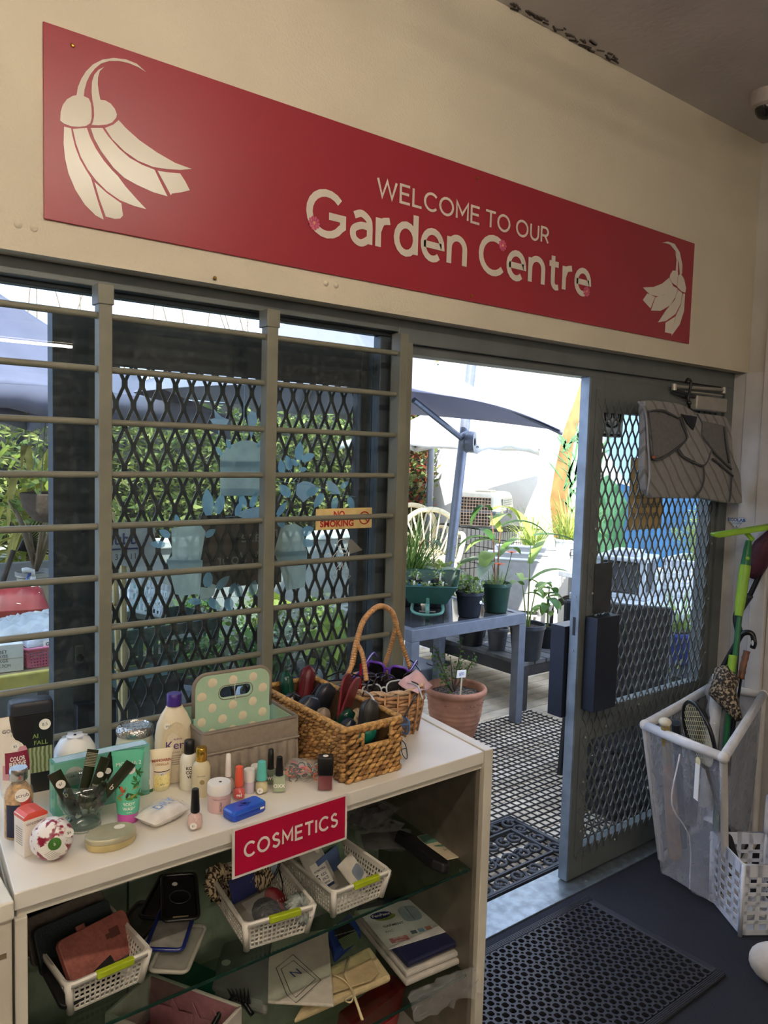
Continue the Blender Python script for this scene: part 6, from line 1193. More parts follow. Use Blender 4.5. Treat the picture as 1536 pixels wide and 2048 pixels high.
# ---------------- umbrellas
def canopy_umbrella(label, C, peak, mat, pole, joint, label_cat='umbrella', under=None, val=.12, sag=.06, ribs=True, base=True):
    """square canopy from four rim corners to a peak, side pole with arm"""
    t = thing('garden_umbrella', label, label_cat, (pole[0].x, pole[0].y, pole[0].z)); O_ = V(t.location); pk_ = V(peak)
    for i in range(4):
        a, c = V(C[i]), V(C[(i + 1) % 4]); b = B()
        b.grid(lambda u, v: pk_.lerp(a, v).lerp(pk_.lerp(c, v), u) - V((0, 0, sag * sin(pi * v) * (1 + 1.2 * sin(pi * u)) - .05 * sin(pi * u) * v * v)) - O_, 13, 11); b.go('canopy_panel', mat, t, smooth='all', solid=.003)
        b = B(); b.grid(lambda u, v: a.lerp(c, u) + V((0, 0, .05 * sin(pi * u) - v * val * (.85 + .15 * cos(u * 18)))) - O_, 13, 2); b.go('valance', mat, t, smooth='all', solid=.002) if val else None
    if ribs:
        for i in range(4): B().tube([pk_ - V((0, 0, .05)) - O_, pk_.lerp(V(C[i]), .5) - V((0, 0, .05 + sag)) - O_, V(C[i]) - V((0, 0, .02)) - O_], .012, 6).go('rib', M((90, 92, 98), .4, .4), t)
    pm = M((128, 134, 146), .4, .35, var=.05)
    B().tube([p - O_ for p in pole], .036, 14).go('pole', pm, t, smooth=True)
    if joint is not None:
        B().sph(joint - O_, (.06, .05, .085), 14, 9).go('tilt_joint', pm, t, smooth='all'); B().lathe([(.03, -.03), (.075, -.03), (.08, 0), (.075, .03), (.03, .03)], 20, joint - O_ + V((.02, -.03, 0)), R=rotm((pi / 2, 0, .6))).go('crank_wheel', M((120, 124, 132), .4, .3), t, smooth=True)
        B().tube([joint - O_, joint.lerp(pk_, .45) - V((0, 0, .12)) - O_], .022, 8).go('arm', M((110, 114, 122), .4, .4), t, smooth=True); B().tube([pole[-1] - O_, (pole[-1] + pk_) / 2 + V((0, 0, .15)) - O_, pk_ + V((0, 0, .04)) - O_], .024, 8).go('top_arm', M((110, 114, 122), .4, .4), t, smooth=True)
    return t
lav = M((150, 150, 166), .85, var=.04, sc=3, sub=.25); lav2 = M((112, 112, 130), .85, var=.06, sc=3, sub=.08); whc = M((240, 240, 238), .8, var=.02, sub=.4)
canopy_umbrella('pale lavender square umbrella hanging over the glass-topped table', [(4.28, 1.68, 1.845), (2.25, .98, 1.95), (1.5, 3.0, 1.93), (3.42, 3.65, 1.95)], (2.85, 2.3, 2.62), lav, [V((3.88, 2.40, .16)), V((4.05, 2.40, 1.74)), V((4.16, 2.41, 2.75))], V((4.06, 2.38, 1.76)), val=.0)
canopy_umbrella('grey-lavender square umbrella seen through the left window', [(2.35, 2.75, 1.86), (.55, 1.75, 1.9), (-.35, 3.3, 1.9), (1.45, 4.0, 1.88)], (1.0, 2.95, 2.5), lav2, [V((-.9, 4.4, ZD)), V((-.9, 4.4, 2.9))], None, val=.14)
canopy_umbrella('white square umbrella in full sun by the back fence', [(6.0, 3.35, 1.75), (4.75, 2.95, 1.75), (4.3, 4.35, 1.75), (5.6, 4.75, 1.75)], (5.15, 3.85, 2.14), whc, [V((5.7, 4.6, ZD)), V((5.7, 4.6, 2.0)), V((5.15, 3.85, 2.12))], None, val=.08)
t = thing('umbrella_base', 'grey moulded umbrella base slab on the deck beside the bench', 'umbrella base', (3.62, 2.62, ZD)); bm_ = M((104, 106, 110), .6, var=.06); b = B(); loftbox(b, [[V((x, y, z)) for x, y in rrect(.62 * k, .62 * k, .05)] for z, k in ((0, 1), (.06, 1), (.15, .9), (.16, .86))]); b.go('slab', bm_, t, smooth=True); B().lathe([(.09, .16), (.09, .17), (.05, .18), (.05, .24)], 20, (.26, -.22, 0)).go('socket', M((70, 72, 76), .5), t, smooth=True)
# ---------------- furniture further out
# wire crate and pet carrier
t = thing('wire_crate', 'black folding wire crate standing against the white wall', 'crate', (5.72, 3.72, ZD)); wm = M((40, 40, 42), .4, .6); cw_, cdp_, ch_ = .62, .86, .98
def wirewall(o, u, v, nu, nv, name):
    b = B(); o, u, v = V(o), V(u), V(v)
    for i in range(nu + 1): b.tube([o + u * (i / nu), o + u * (i / nu) + v], .003, 4)
    for i in range(nv + 1): b.tube([o + v * (i / nv), o + v * (i / nv) + u], .0036, 4)
    b.go(name, wm, t)
x, y = cw_ / 2, cdp_ / 2
wirewall((-x, -y, 0), (0, cdp_, 0), (0, 0, ch_), 14, 6, 'side_grid'); wirewall((x, -y, 0), (0, cdp_, 0), (0, 0, ch_), 14, 6, 'side_grid'); wirewall((-x, -y, 0), (cw_, 0, 0), (0, 0, ch_), 10, 6, 'end_grid'); wirewall((-x, y, 0), (cw_, 0, 0), (0, 0, ch_), 10, 6, 'end_grid'); wirewall((-x, -y, ch_), (cw_, 0, 0), (0, cdp_, 0), 10, 14, 'top_grid')
B().bb(-x + .01, x - .01, -y + .01, y - .01, .01, .03).go('tray', M((60, 60, 62), .5), t)
t = thing('pet_carrier', 'cream and grey plastic pet carrier on top of the wire crate', 'pet carrier', (5.70, 3.76, ZD + ch_ + .005), rad(-62)); cr = M((226, 222, 202), .5, var=.04); gy = M((118, 124, 132), .5, var=.05); b = B()
loftbox(b, [[V((x_, y_, z)) for x_, y_ in rrect(.44 * k, .62 * k, .06)] for z, k in ((0, .86), (.01, .88), (.15, .98), (.155, 1.03), (.17, 1.03))], True, False); b.go('lower_shell', gy, t, smooth=True)
b = B(); loftbox(b, [[V((x_, y_ * ky, z)) for x_, y_ in rrect(.44 * k, .62, .06)] for z, k, ky in ((.172, 1.03, 1.03), (.185, 1.0, 1.0), (.30, .93, .96), (.335, .84, .9), (.345, .7, .8))], False, True); b.go('upper_shell', cr, t, smooth=True)
dr = B().bb(-.15, .15, -.318, -.312, .03, .30).go('door_opening', M((60, 56, 50), .7), t)
dg = B(); [dg.tube([(-.15 + .03 * i, -.325, .03), (-.15 + .03 * i, -.325, .3)], .003, 4) for i in range(11)]; [dg.tube([(-.15, -.325, .03 + .03 * i), (.15, -.325, .03 + .03 * i)], .003, 4) for i in range(10)]; dg.go('door_grille', M((206, 176, 150), .4), t)
for s in (-1, 1):
    vg = B(); vg.bb(s * .216 - .006, s * .216 + .006, -.16, .16, .215, .285); vg.go('vent_opening', M((70, 66, 56), .7), t)
    b = B(); [b.bb(s * .224 - .004, s * .224 + .004, -.16 + .032 * i - .004, -.16 + .032 * i + .004, .212, .288) for i in range(11)]; [b.bb(s * .224 - .004, s * .224 + .004, -.16, .16, .215 + .022 * i - .003, .215 + .022 * i + .003) for i in range(4)]; b.go('vent_bars', cr, t)
B().bb(-.08, .08, -.1, .1, .345, .36).go('carry_handle', cr, t, bevel=.008)
for s in (-1, 1):
    for y_ in (-.2, .0, .2): B().bb(s * .225 - .012, s * .225 + .012, y_ - .012, y_ + .012, .15, .19).go('latch', M((150, 140, 120), .5), t)
# cream stacking chairs by the fence
def mono_chair(P, rz, label):
    t = thing('plastic_chair', label, 'chair', P, rz, 'cream plastic garden chairs'); cm = M((224, 214, 182), .45, var=.04)
    b = B(); loftbox(b, [[V((x_, y_, z)) for x_, y_ in rrect(.46, .44, .06)] for z in (.40, .43)]); b.go('seat', cm, t, smooth=True)
    for sx_ in (-1, 1):
        B().tube([(sx_ * .21, -.19, .42), (sx_ * .25, -.23, 0)], [.03, .022], 6).go('leg', cm, t, smooth='all'); B().tube([(sx_ * .2, .19, .42), (sx_ * .24, .27, 0)], [.03, .022], 6).go('leg', cm, t, smooth='all')
        B().tube(spl([(sx_ * .22, .24, .62), (sx_ * .28, .1, .66), (sx_ * .29, -.15, .64), (sx_ * .26, -.2, .5), (sx_ * .24, -.2, .42)], 5), .024, 6, flat=.7).go('armrest', cm, t, smooth='all')
    top = [(.25 * cos(a), .30 + .07 * 0, .66 + .2 * sin(a)) for a in [pi * i / 14 for i in range(15)]]
    B().tube([(.23, .22, .42)] + top + [(-.23, .22, .42)], .026, 7).go('back_frame', cm, t, smooth='all')
    for k in range(7): a = pi * (k + 1) / 8; B().tube([(.1 * cos(a), .235, .45), (.235 * cos(a), .30, .66 + .18 * sin(a))], .013, 5, flat=.6).go('back_slat', cm, t, smooth='all')
    return t
mono_chair((5.12, 4.12, ZD + .302), rad(-28), 'cream fan-backed plastic chair on the left of the stack by the creeper'); mono_chair((4.86, 3.62, ZD + .302), rad(-40), 'cream fan-backed plastic chair nearest the grey umbrella pole')
t = thing('dust_sheet', 'white sheet draped over a box under the cream chairs', 'sheet', (5.02, 3.8, ZD)); b = B(); loftbox(b, [[V((x_ * k, y_ * k, z)) for x_, y_ in rrect(.95, 1.25, .12)] for z, k in ((0, 1.05), (.08, 1.02), (.2, 1.), (.285, .99), (.3, .96))]); b.go('drape', M((240, 238, 232), .8, bump=.5, bsc=6), t, smooth=True); B().bb(-.3, .3, -.3, .3, 0, .28).go('box', M((150, 130, 100), .8), t)
# white mesh chairs stacked
def mesh_chair(P, rz, label):
    t = thing('mesh_chair', label, 'chair', P, rz, 'stack of white mesh chairs'); fm_ = M((236, 236, 234), .4, .1, var=.02); fab = M((228, 228, 226), .8, var=.04, sub=.2)
    for s in (-1, 1):
        B().tube(spl([(s * .24, -.22, 0), (s * .24, -.2, .42), (s * .24, .2, .42), (s * .24, .30, .88)], 4), .013, 8).go('side_frame', fm_, t, smooth='all'); B().tube([(s * .24, .2, .42), (s * .24, .3, 0)], .013, 8).go('leg', fm_, t, smooth='all')
    B().bb(-.23, .23, -.2, .2, .415, .425).go('seat', fab, t); b = B(); b.add([(-.23, .21, .46), (.23, .21, .46), (.23, .3, .87), (-.23, .3, .87)], [(0, 1, 2, 3)]); b.go('backrest', fab, t, solid=.006); B().tube([(-.24, .3, .88), (.24, .3, .88)], .013, 8).go('top_bar', fm_, t)
    return t
for k in range(3): mesh_chair((4.88 + .05 * k, 2.62 - .04 * k, ZD + .05 * k), rad(128), ['white mesh chair at the bottom of the stack', 'white mesh chair in the middle of the stack', 'white mesh chair on top of the stack'][k])
# grey trestle table with bucket of grass and pots
t = thing('work_table', 'grey outdoor table against the mural wall', 'table', (5.68, 2.35, ZD)); tg = M((150, 156, 160), .5, .1, var=.06); B().bb(-.42, .42, -.5, .62, .70, .74).go('top', tg, t, bevel=.004)
for x_ in (-.37, .37):
    for y_ in (-.45, .57): B().bb(x_ - .025, x_ + .025, y_ - .025, y_ + .025, 0, .7).go('leg', tg, t)
TT = ZD + .74
def bucket(P, r, h, c, label): 
    t = thing('bucket', label, 'bucket', P); B().lathe([(0, .003), (r * .84, 0), (r * .97, h * .9), (r * 1.03, h * .91), (r * 1.03, h), (r * .95, h), (r * .9, h * .88)], 26).go('pail', M(c, .35, var=.03), t, smooth=True); B().tube([(r * 1.04 * cos(a), r * .3 * sin(a) - r * .95, h * .6 - r * .5 * abs(sin(a))) for a in [pi * i / 12 for i in range(13)]], .004, 5).go('bail_handle', M((150, 150, 150), .3, .8), t); B().lathe([(0, h * .9), (r * .92, h * .89)], 18).go('soil', M((70, 58, 44), 1), t); return t
q = bucket(V((5.6, 2.62, TT)), .13, .24, (236, 236, 234), 'white pail printed Des with a tall grass growing in it'); txt('Des', .09, INK, q, (-.05, -.135, .13), rot=(pi / 2, 0, rad(-30))); tuft(q, .2, 170, .5, .012, [G4, leafmat((206, 206, 120)), G3], .7, 1.0, 11, .1)
q = pot(V((5.4, 2.86, TT)), .09, .15, (70, 72, 70), 'low pot of yellow-green grass beside the white pail'); tuft(q, .13, 130, .42, .011, [G4, G3], .7, 1.1, 12, .09)
for i, (x_, y_, r, h, c, lb) in enumerate(((5.5, 2.38, .06, .16, (236, 234, 230), 'tall white pot on the grey table'), (5.42, 2.22, .062, .11, (124, 126, 132), 'grey pot upside down on the grey table'), (5.62, 2.2, .05, .07, (226, 224, 218), 'small white pot on the grey table'), (5.7, 2.08, .05, .07, (220, 218, 214), 'second small white pot further right on the grey table'))):
    q = thing('plant_pot', lb, 'pot', V((x_, y_, TT))); B().lathe([(0, 0), (r, 0), (r * 1.02, .004), (r * .86, h), (0, h)] if i == 1 else [(0, 0), (r * .8, 0), (r, h), (r * .93, h), (r * .75, .01), (0, .01)], 22).go('pot', M(c, .5), q, smooth=True); B().lathe([(r * .9, h * .5), (r * .94, h * .52)], 22).go('band', M(tuple(int(v_ * .93) for v_ in c), .5), q)
q = pot(V((4.95, 1.95, ZD)), .2, .34, (84, 88, 94), 'empty grey tub on the deck beside the doorway', soil=False)
t = thing('garden_hose', 'black coiled garden hose hanging under the grey table', 'hose', (5.3, 2.3, ZD + .3)); B().tube([(.02 * sin(7 * a), (.2 + .015 * a / 6) * cos(a), (.2 + .015 * a / 6) * sin(a)) for a in [i * .35 for i in range(72)]], .009, 6).go('coil', BLK, t, smooth='all'); B().cyl((0, .2, .0), (0, .2, -.12), .014, n=8).go('nozzle', M((60, 60, 64), .4), t)
# ---- seen through the shut leaf: white table with lanterns, basket, chairs
t = thing('white_table', 'white outdoor table seen through the door mesh', 'table', (5.05, 1.3, ZD)); wt_ = M((206, 210, 216), .5, var=.03); B().bb(-.5, .6, -.42, .47, .68, .73).go('top', wt_, t, bevel=.006); B().bb(-.46, .56, -.38, .43, .6, .68).go('apron', wt_, t)
for x_ in (-.44, .52):
    for y_ in (-.35, .4): B().bb(x_ - .03, x_ + .03, y_ - .03, y_ + .03, 0, .6).go('leg', wt_, t)
def lantern(P, rz, label):
    t = thing('lantern', label, 'lantern', P, rz, 'white box lanterns'); w_, h_ = .15, .26
    for sx_ in (-1, 1):
        for sy_ in (-1, 1): B().box((sx_ * w_, sy_ * w_, h_ / 2), (.035, .035, h_)).go('post', wt_, t)
    B().box((0, 0, .015), (.38, .38, .03)).go('base', wt_, t, bevel=.004); B().box((0, 0, h_ + .012), (.37, .37, .03)).go('roof', wt_, t, bevel=.01); B().box((0, 0, h_ + .045), (.2, .2, .04)).go('cap', wt_, t, bevel=.008)
    for k in range(4): B().box((w_ * cos(k * pi / 2) * .98, w_ * sin(k * pi / 2) * .98, h_ / 2 + .01), (.26 if k % 2 else .004, .004 if k % 2 else .26, h_ - .06)).go('pane', M((66, 68, 72), .5, var=.3, sc=50), t)
    return t
lantern(V((4.84, 1.5, TT - .008)), rad(20), 'white lantern with dark mesh panes on the white table')
P = V((5.3, 1.24, TT - .008)); t = thing('laundry_basket', 'white plastic basket with square holes holding ferny shrubs', 'basket', P, rad(12)); w_, d_, h_ = .42, .30, .26
for i, (a, c) in enumerate((((-w_ / 2, -d_ / 2), (w_ / 2, -d_ / 2)), ((w_ / 2, -d_ / 2), (w_ / 2, d_ / 2)), ((w_ / 2, d_ / 2), (-w_ / 2, d_ / 2)), ((-w_ / 2, d_ / 2), (-w_ / 2, -d_ / 2)))): b = B(); lattice(b, (*a, 0), (*c, 0), (a[0] * 1.05, a[1] * 1.05, h_), (c[0] * 1.05, c[1] * 1.05, h_), 11, 7, .004); b.go('wall_panel', M((232, 234, 236), .45), t)
B().box((0, 0, .004), (w_, d_, .006)).go('base', M((232, 234, 236), .45), t); B().tube([(x_, y_, h_) for x_, y_ in rrect(w_ * 1.06, d_ * 1.06, .03)], .01, 6, closed=True).go('rim', M((236, 238, 240), .45), t, smooth='all')
q = thing('foxtail_fern', 'yellow-green foxtail ferns growing in the white basket', 'fern', P + V((0, 0, .02))); random.seed(41)
for k in range(15):
    a = random.uniform(0, 6.28); S = spl([(.04 * cos(a), .03 * sin(a), .1), (.12 * cos(a), .09 * sin(a), .34), (.2 * cos(a), .13 * sin(a), random.uniform(.42, .56))], 5); b = B(); cloud(b, 150, lambda rnd, n, S=S: np.array([list(S[rnd.integers(2, len(S))] + V(rnd.normal(size=3) * .018)) for _ in range(n)]), .03, 100 + k, .2, .6, 3); o = b.go('plume', [G4, leafmat((206, 208, 96)), G3], q); o['kind'] = 'stuff'
t = thing('planter_box', 'black plastic planter seen low through the door mesh', 'planter', (4.35, 1.2, ZD)); bp = M((26, 28, 32), .5, var=.1); b = B(); loftbox(b, [[V((x_ * k, y_ * k, z)) for x_, y_ in rrect(.5, .4, .03)] for z, k in ((0, .9), (.35, 1), (.36, 1.05), (.39, 1.05))], True, False); b.go('box', bp, t, smooth=True); B().bb(-.23, .23, -.18, .18, .3, .34).go('soil', M((50, 42, 34), 1), t)
t = thing('black_chair', 'black moulded chair turned to the door mesh', 'chair', (3.66, .74, ZD), face((3.66, .74, 0)) + pi); B().box((0, .22, .68), (.54, .03, .56), (-.12, 0, 0)).go('backrest', bp, t, bevel=.02); B().box((0, 0, .42), (.52, .48, .04)).go('seat', bp, t, bevel=.015)
for x_ in (-.23, .23):
    for y_ in (-.2, .2): B().cyl((x_, y_, .4), (x_ * 1.1, y_ * 1.1, 0), .02, .016, 8).go('leg', bp, t)
t = thing('red_chair', 'coral metal-framed garden chair behind the black one', 'chair', (5.05, .1 + .35, ZD), rad(60)); rd = M((206, 96, 84), .5); B().tube(spl([(-.22, .2, .4), (-.22, .26, .8), (-.16, .28, .86), (.16, .28, .86), (.22, .26, .8), (.22, .2, .4)], 5), .018, 8).go('back_frame', rd, t, smooth='all'); B().box((0, .24, .62), (.4, .01, .36), (-.12, 0, 0)).go('backrest', M((150, 160, 158), .6), t); B().box((0, 0, .41), (.46, .44, .035)).go('seat', rd, t, bevel=.01)
for x_ in (-.2, .2):
    for y_ in (-.18, .18): B().cyl((x_, y_, .4), (x_ * 1.1, y_ * 1.1, 0), .016, n=8).go('leg', rd, t)
for i, (x_, y_, r, h, c, lb, k) in enumerate(((4.42, .6, .12, .2, (36, 38, 42), 'black pot with variegated plant close behind the door mesh', 0), (4.56, .9, .11, .2, (70, 90, 170), 'blue pot with yellow leaves behind the door mesh', 1), (4.25, .78, .13, .22, (40, 42, 44), 'black pot of spiky yellow leaves beside the coral chair', 1), (4.12, .4, .1, .16, (60, 60, 62), 'small dark pot low behind the door mesh', 0), (3.5, .26, .08, .17, (30, 32, 34), 'black nursery pot standing nearest the shut door', 0), (4.75, .36, .12, .18, (120, 130, 140), 'grey pot behind the black nursery pot', 0))):
    q = pot(V((x_, y_, ZD + (.42 if i < 2 else 0))), r, h, c, lb); (bush(q, h, r * 1.4, 160, .05, [G1, G2, SIL], 130 + i) if k == 0 else tuft(q, h, 60, .3, .02, [G4, G3], .9, 1., 140 + i, r * .7))
t = thing('plant_stand', 'low dark plant stand behind the door mesh', 'stand', (4.5, .75, ZD)); B().bb(-.25, .25, -.3, .3, .38, .418).go('top', bp, t, bevel=.004)
for x_ in (-.22, .22):
    for y_ in (-.27, .27): B().bb(x_ - .02, x_ + .02, y_ - .02, y_ + .02, 0, .38).go('leg', bp, t)
for k in range(3):
    t = thing('nursery_crate', ['black nursery crate at the bottom of the stack behind the door', 'black nursery crate in the middle of the stack behind the door', 'black nursery crate on top of the stack behind the door'][k], 'crate', (3.3 + .02 * k, .44, ZD + .012 + .152 * k), rad(6 * k - 4), 'black nursery crates behind the shut door')
    for a, c in (((-.2, -.14), (.2, -.14)), ((.2, -.14), (.2, .14)), ((.2, .14), (-.2, .14)), ((-.2, .14), (-.2, -.14))): b = B(); lattice(b, (*a, 0), (*c, 0), (a[0] * 1.04, a[1] * 1.04, .148), (c[0] * 1.04, c[1] * 1.04, .148), 9, 3, .005, .4, .4); b.go('wall_panel', bp, t)
    B().bb(-.2, .2, -.14, .14, .0, .006).go('base', bp, t)
# ---------------- seen through the left window
t = thing('potting_bench', 'timber potting bench with yellow front edge outside the left window', 'bench', (.75, 1.68, ZD)); B().bb(-.95, .5, -.35, .98, .79, .83).go('top', M((150, 132, 96), .8, var=.15), t); B().bb(-.95, .5, -.375, -.35, .77, .835).go('front_edge', M((196, 180, 90), .6), t, bevel=.006)
for x_ in (-.9, .45):
    for y_ in (-.3, .92): B().bb(x_ - .04, x_ + .04, y_ - .04, y_ + .04, 0, .79).go('leg', M((110, 96, 74), .8), t)
PB_ = ZD + .832
def at_bench(px, py): return oZ(px, py, PB_)
P = at_bench(18, 1345); q = thing('carton', 'white printed carton on the potting bench at the left edge', 'carton', P + V((-.03, .08, 0)), rad(-6)); B().bb(-.12, .09, -.07, .07, 0, .105).go('box', M((214, 212, 206), .6, var=.05), q, bevel=.002)
for i, s in enumerate(('SET', 'KGS', 'KGS')): txt(s, .017, INK, q, (.02, -.0706, .078 - .017 * i))
txt('2 23X12.7CM', .016, INK, q, (.0, -.0706, .024)); B().bb(-.121, .091, -.0705, .0705, .05, .053).go('tape', M((190, 180, 160), .4), q)
P = at_bench(82, 1338); q = thing('pink_basket', 'pink plastic basket on the potting bench', 'basket', P + V((.04, .1, 0)), rad(4)); w_, d_, h_ = .17, .13, .075
for a, c in (((-w_ / 2, -d_ / 2), (w_ / 2, -d_ / 2)), ((w_ / 2, -d_ / 2), (w_ / 2, d_ / 2)), ((w_ / 2, d_ / 2), (-w_ / 2, d_ / 2)), ((-w_ / 2, d_ / 2), (-w_ / 2, -d_ / 2))): b = B(); lattice(b, (*a, 0), (*c, 0), (a[0] * 1.1, a[1] * 1.1, h_), (c[0] * 1.1, c[1] * 1.1, h_), 14, 5, .003); b.go('wall_panel', M((226, 120, 150), .45), q)
B().tube([(x_, y_, h_) for x_, y_ in rrect(w_ * 1.12, d_ * 1.12, .02)], .006, 6, closed=True).go('rim', M((232, 130, 160), .45), q, smooth='all'); B().bb(-w_ / 2, w_ / 2, -d_ / 2, d_ / 2, 0, .004).go('base', M((226, 120, 150), .45), q)
PBk = V(q.location); q = thing('food_bag', 'clear bag lettered GLAD lying in the pink basket', 'bag', PBk + V((0, 0, .03)), rad(4)); pillow(B(), .17, .12, .1, n=12, seed=61, crumple=.3).go('bag', M((206, 208, 212), .15, var=.1, sc=20, alpha=.8, spec=.8), q, smooth='all'); B().box((.01, -.06, .055), (.07, .002, .03), (-.3, 0, 0)).go('label', PAPER, q); txt('GLAD', .02, INK, q, (.01, -.0625, .055), rot=(pi / 2 - .3, 0, 0), bold=.02)
q = thing('plastic_wrapping', 'sheet of clear plastic heaped on the potting bench', 'plastic sheet', at_bench(60, 1290) + V((0, -.06, .0)), rad(10)); pillow(B(), .42, .26, .14, n=16, seed=63, crumple=.35).go('sheet', M((206, 212, 212), .12, var=.1, sc=12, alpha=.7, spec=.9), q, smooth='all'); B().tube([(-.2, .0, .07), (0, .02, .13), (.2, 0, .08)], .004, 5).go('fold', M((226, 230, 230), .2), q)
q = thing('red_toolbag', 'dark red bag with white label on the potting bench', 'bag', at_bench(30, 1250) + V((0, -.06, 0)), rad(-12)); pillow(B(), .26, .2, .2, n=12, seed=66, crumple=.2).go('bag', M((96, 18, 26), .6, var=.1), q, smooth='all'); B().box((.04, -.07, .15), (.09, .004, .07), (-.6, .2, 0)).go('label', PAPER, q)
q = thing('spray_bottle', 'white trigger spray bottle with blue nozzle outside the window', 'bottle', oZ(66, 1226, PB_), 0); b = B(); b.lathe([(0, 0), (.04, 0), (.042, .01), (.042, .11), (.03, .15), (.014, .17), (.014, .19)], 18); b.go('bottle', M((226, 228, 228), .3), q, smooth=True); B().tube([(.0, 0, .19), (.0, 0, .215), (-.03, 0, .225), (-.05, 0, .222)], .013, 8).go('head', M((226, 228, 228), .3), q, smooth='all'); B().tube([(-.012, 0, .21), (-.03, 0, .175)], [.008, .004], 6).go('trigger', M((40, 70, 150), .4), q)
q = thing('tool_crate', 'dark open tool crate behind the plastic heap', 'crate', (.62, 2.42, PB_), rad(8))
for a in ((-.3, .3, -.16, -.145), (-.3, .3, .145, .16), (-.3, -.285, -.145, .145), (.285, .3, -.145, .145)): B().bb(*a, 0, .16).go('side', M((50, 48, 48), .7), q)
B().bb(-.29, .29, -.15, .15, 0, .01).go('base', M((50, 48, 48), .7), q); B().tube([(-.1, 0, .0), (-.1, 0, .22), (.1, 0, .22), (.1, 0, .0)], .012, 6).go('handle', M((60, 58, 58), .6), q)
q = thing('leaf_rake', 'black fan leaf rake standing head-up outside the window', 'rake', (1.08, 2.72, ZD + .1)); B().tube([(-.35, 0, 0), (-.02, 0, 1.02)], .014, 8).go('shaft', M((60, 48, 40), .7), q)
for k in range(15): a = rad(62 - 6.0 * k); B().tube([(0, 0, 1.02), (.3 * cos(a) * .6, .0, 1.05 + .3 * sin(a) * .55), (.48 * cos(a), 0, 1.05 + .42 * sin(a) * .8), (.5 * cos(a), -.03, 1.04 + .42 * sin(a) * .8)], .0042, 4).go('tine', BLK, q)
q = thing('crassula', 'jade plant with thick grey stems by the white panel', 'succulent', (1.12, 2.52, PB_ + .2)); random.seed(71)
for k in range(9):
    a = random.uniform(0, 6.28); e = V((cos(a) * .16, sin(a) * .12, random.uniform(.2, .4))); B().tube([(0, 0, 0), e * .6 + V((0, 0, .04)), e], [.012, .009, .005], 6).go('branch', M((120, 104, 80), .8), q, smooth='all'); b = B(); cloud(b, 16, ell(tuple(e), (.05, .05, .04)), .035, 170 + k, .7, .4, 2); b.go('leaf_cluster', [G3, G1], q)['kind'] = 'stuff'
pot(V((1.12, 2.52, PB_)), .1, .2, (150, 150, 146), 'grey pot holding the jade plant')
struct(B().bb(-.6, 1.3, 2.85, 2.9, ZD, 1.0).go('trim_11', M((150, 154, 154), .7, var=.05)))

# hanging basket and plant pots left
q = thing('hanging_basket', 'dark hanging basket in front of the flax', 'hanging basket', oY(95, 1000, 2.2)); B().lathe([(0, -.11), (.06, -.1), (.11, -.04), (.125, .03), (.12, .035), (.1, -.02), (0, -.08)], 20).go('bowl', M((66, 54, 44), .9, bump=.5, bsc=40), q, smooth=True); [B().tube([(.12 * cos(a), .12 * sin(a), .03), (0, 0, .5)], .0018, 4).go('chain', BLK, q) for a in (0, 2.1, 4.2)]; bush(q, .02, .1, 70, .05, [G4, G3], 175, stems=0)
# alarm company sign on a stick
P = oY(236, 1092, .62); q = thing('alarm_sign', 'white alarm sign reading chubb 0 311 116 on a cane', 'sign', P); w_ = .118; z_ = .07; B().prism([(-w_, -z_ * .8), (-w_ * .5, -z_), (0, -z_ * .85), (w_ * .5, -z_), (w_, -z_ * .8), (w_, z_ * .8), (w_ * .5, z_), (0, z_ * .85), (-w_ * .5, z_), (-w_, z_ * .8)], .004, Euler((pi / 2, 0, 0)).to_matrix().to_4x4()).go('board', M((226, 230, 236), .4), q); nv = M((40, 58, 130), .4); txt('chubb', .05, nv, q, (.0, -.0046, .02), bold=.02); B().bb(-.05, .075, -.0052, -.004, -.012, -.007).go('underline', nv, q); txt('0 311 116', .026, INK, q, (.02, -.0046, -.035))
B().tube([(.03, .012, -.9), (.02, .012, .0)], .011, 8).go('cane', M((206, 176, 120), .6), q, smooth=True)
t = thing('bamboo_cane', 'tall bamboo cane standing outside the window pane', 'cane', oY(250, 1395, .75)); B().tube([(0, 0, -.3), (-.045, .0, .62)], .011, 8).go('cane', M((196, 166, 110), .6, var=.15), t, smooth=True); [B().lathe([(.0125, -.004), (.0135, 0), (.0125, .004)], 10, (-.022 - .015 * k, 0, .1 + .22 * k)).go('node', M((170, 140, 90), .6), t) for k in range(3)]
# shelves of pots behind the open leaf
t = thing('plant_shelf', 'pale curved display table with pots outside the window', 'table', (1.62, .95, ZD)); wl_ = M((206, 212, 222), .5, var=.04); b = B(); b.prism([(.46 * cos(a), .34 * sin(a)) for a in [2 * pi * i / 36 for i in range(36)]], .045, Matrix.Translation((0, 0, .60))); b.go('top', wl_, t, bevel=.008); B().lathe([(.2, 0), (.22, .02), (.06, .06), (.05, .6)], 20).go('pedestal', M((120, 124, 130), .5), t, smooth=True)
PT_ = ZD + .646
random.seed(77)
cols_ = [(110, 114, 120), (36, 38, 40), (60, 62, 66), (150, 150, 150), (40, 44, 46)]
tones = ['mid-grey', 'black', 'charcoal', 'pale grey', 'glossy black']
fol = [('silver-leaved herb', [SIL, leafmat((176, 186, 160))], .03, .5), ('ferny green shrub', [G1, G2], .04, .3), ('lime-leaved plant', [G4, G3], .06, .7), ('dark leafy shrub', [G2, G1], .06, .5), ('grey-green succulent', [SIL, G3], .045, .6)]
where = ['on the pale curved table', 'behind the curved table', 'on the ground below the window', 'in the back row of pots', 'beside the white planter wall']
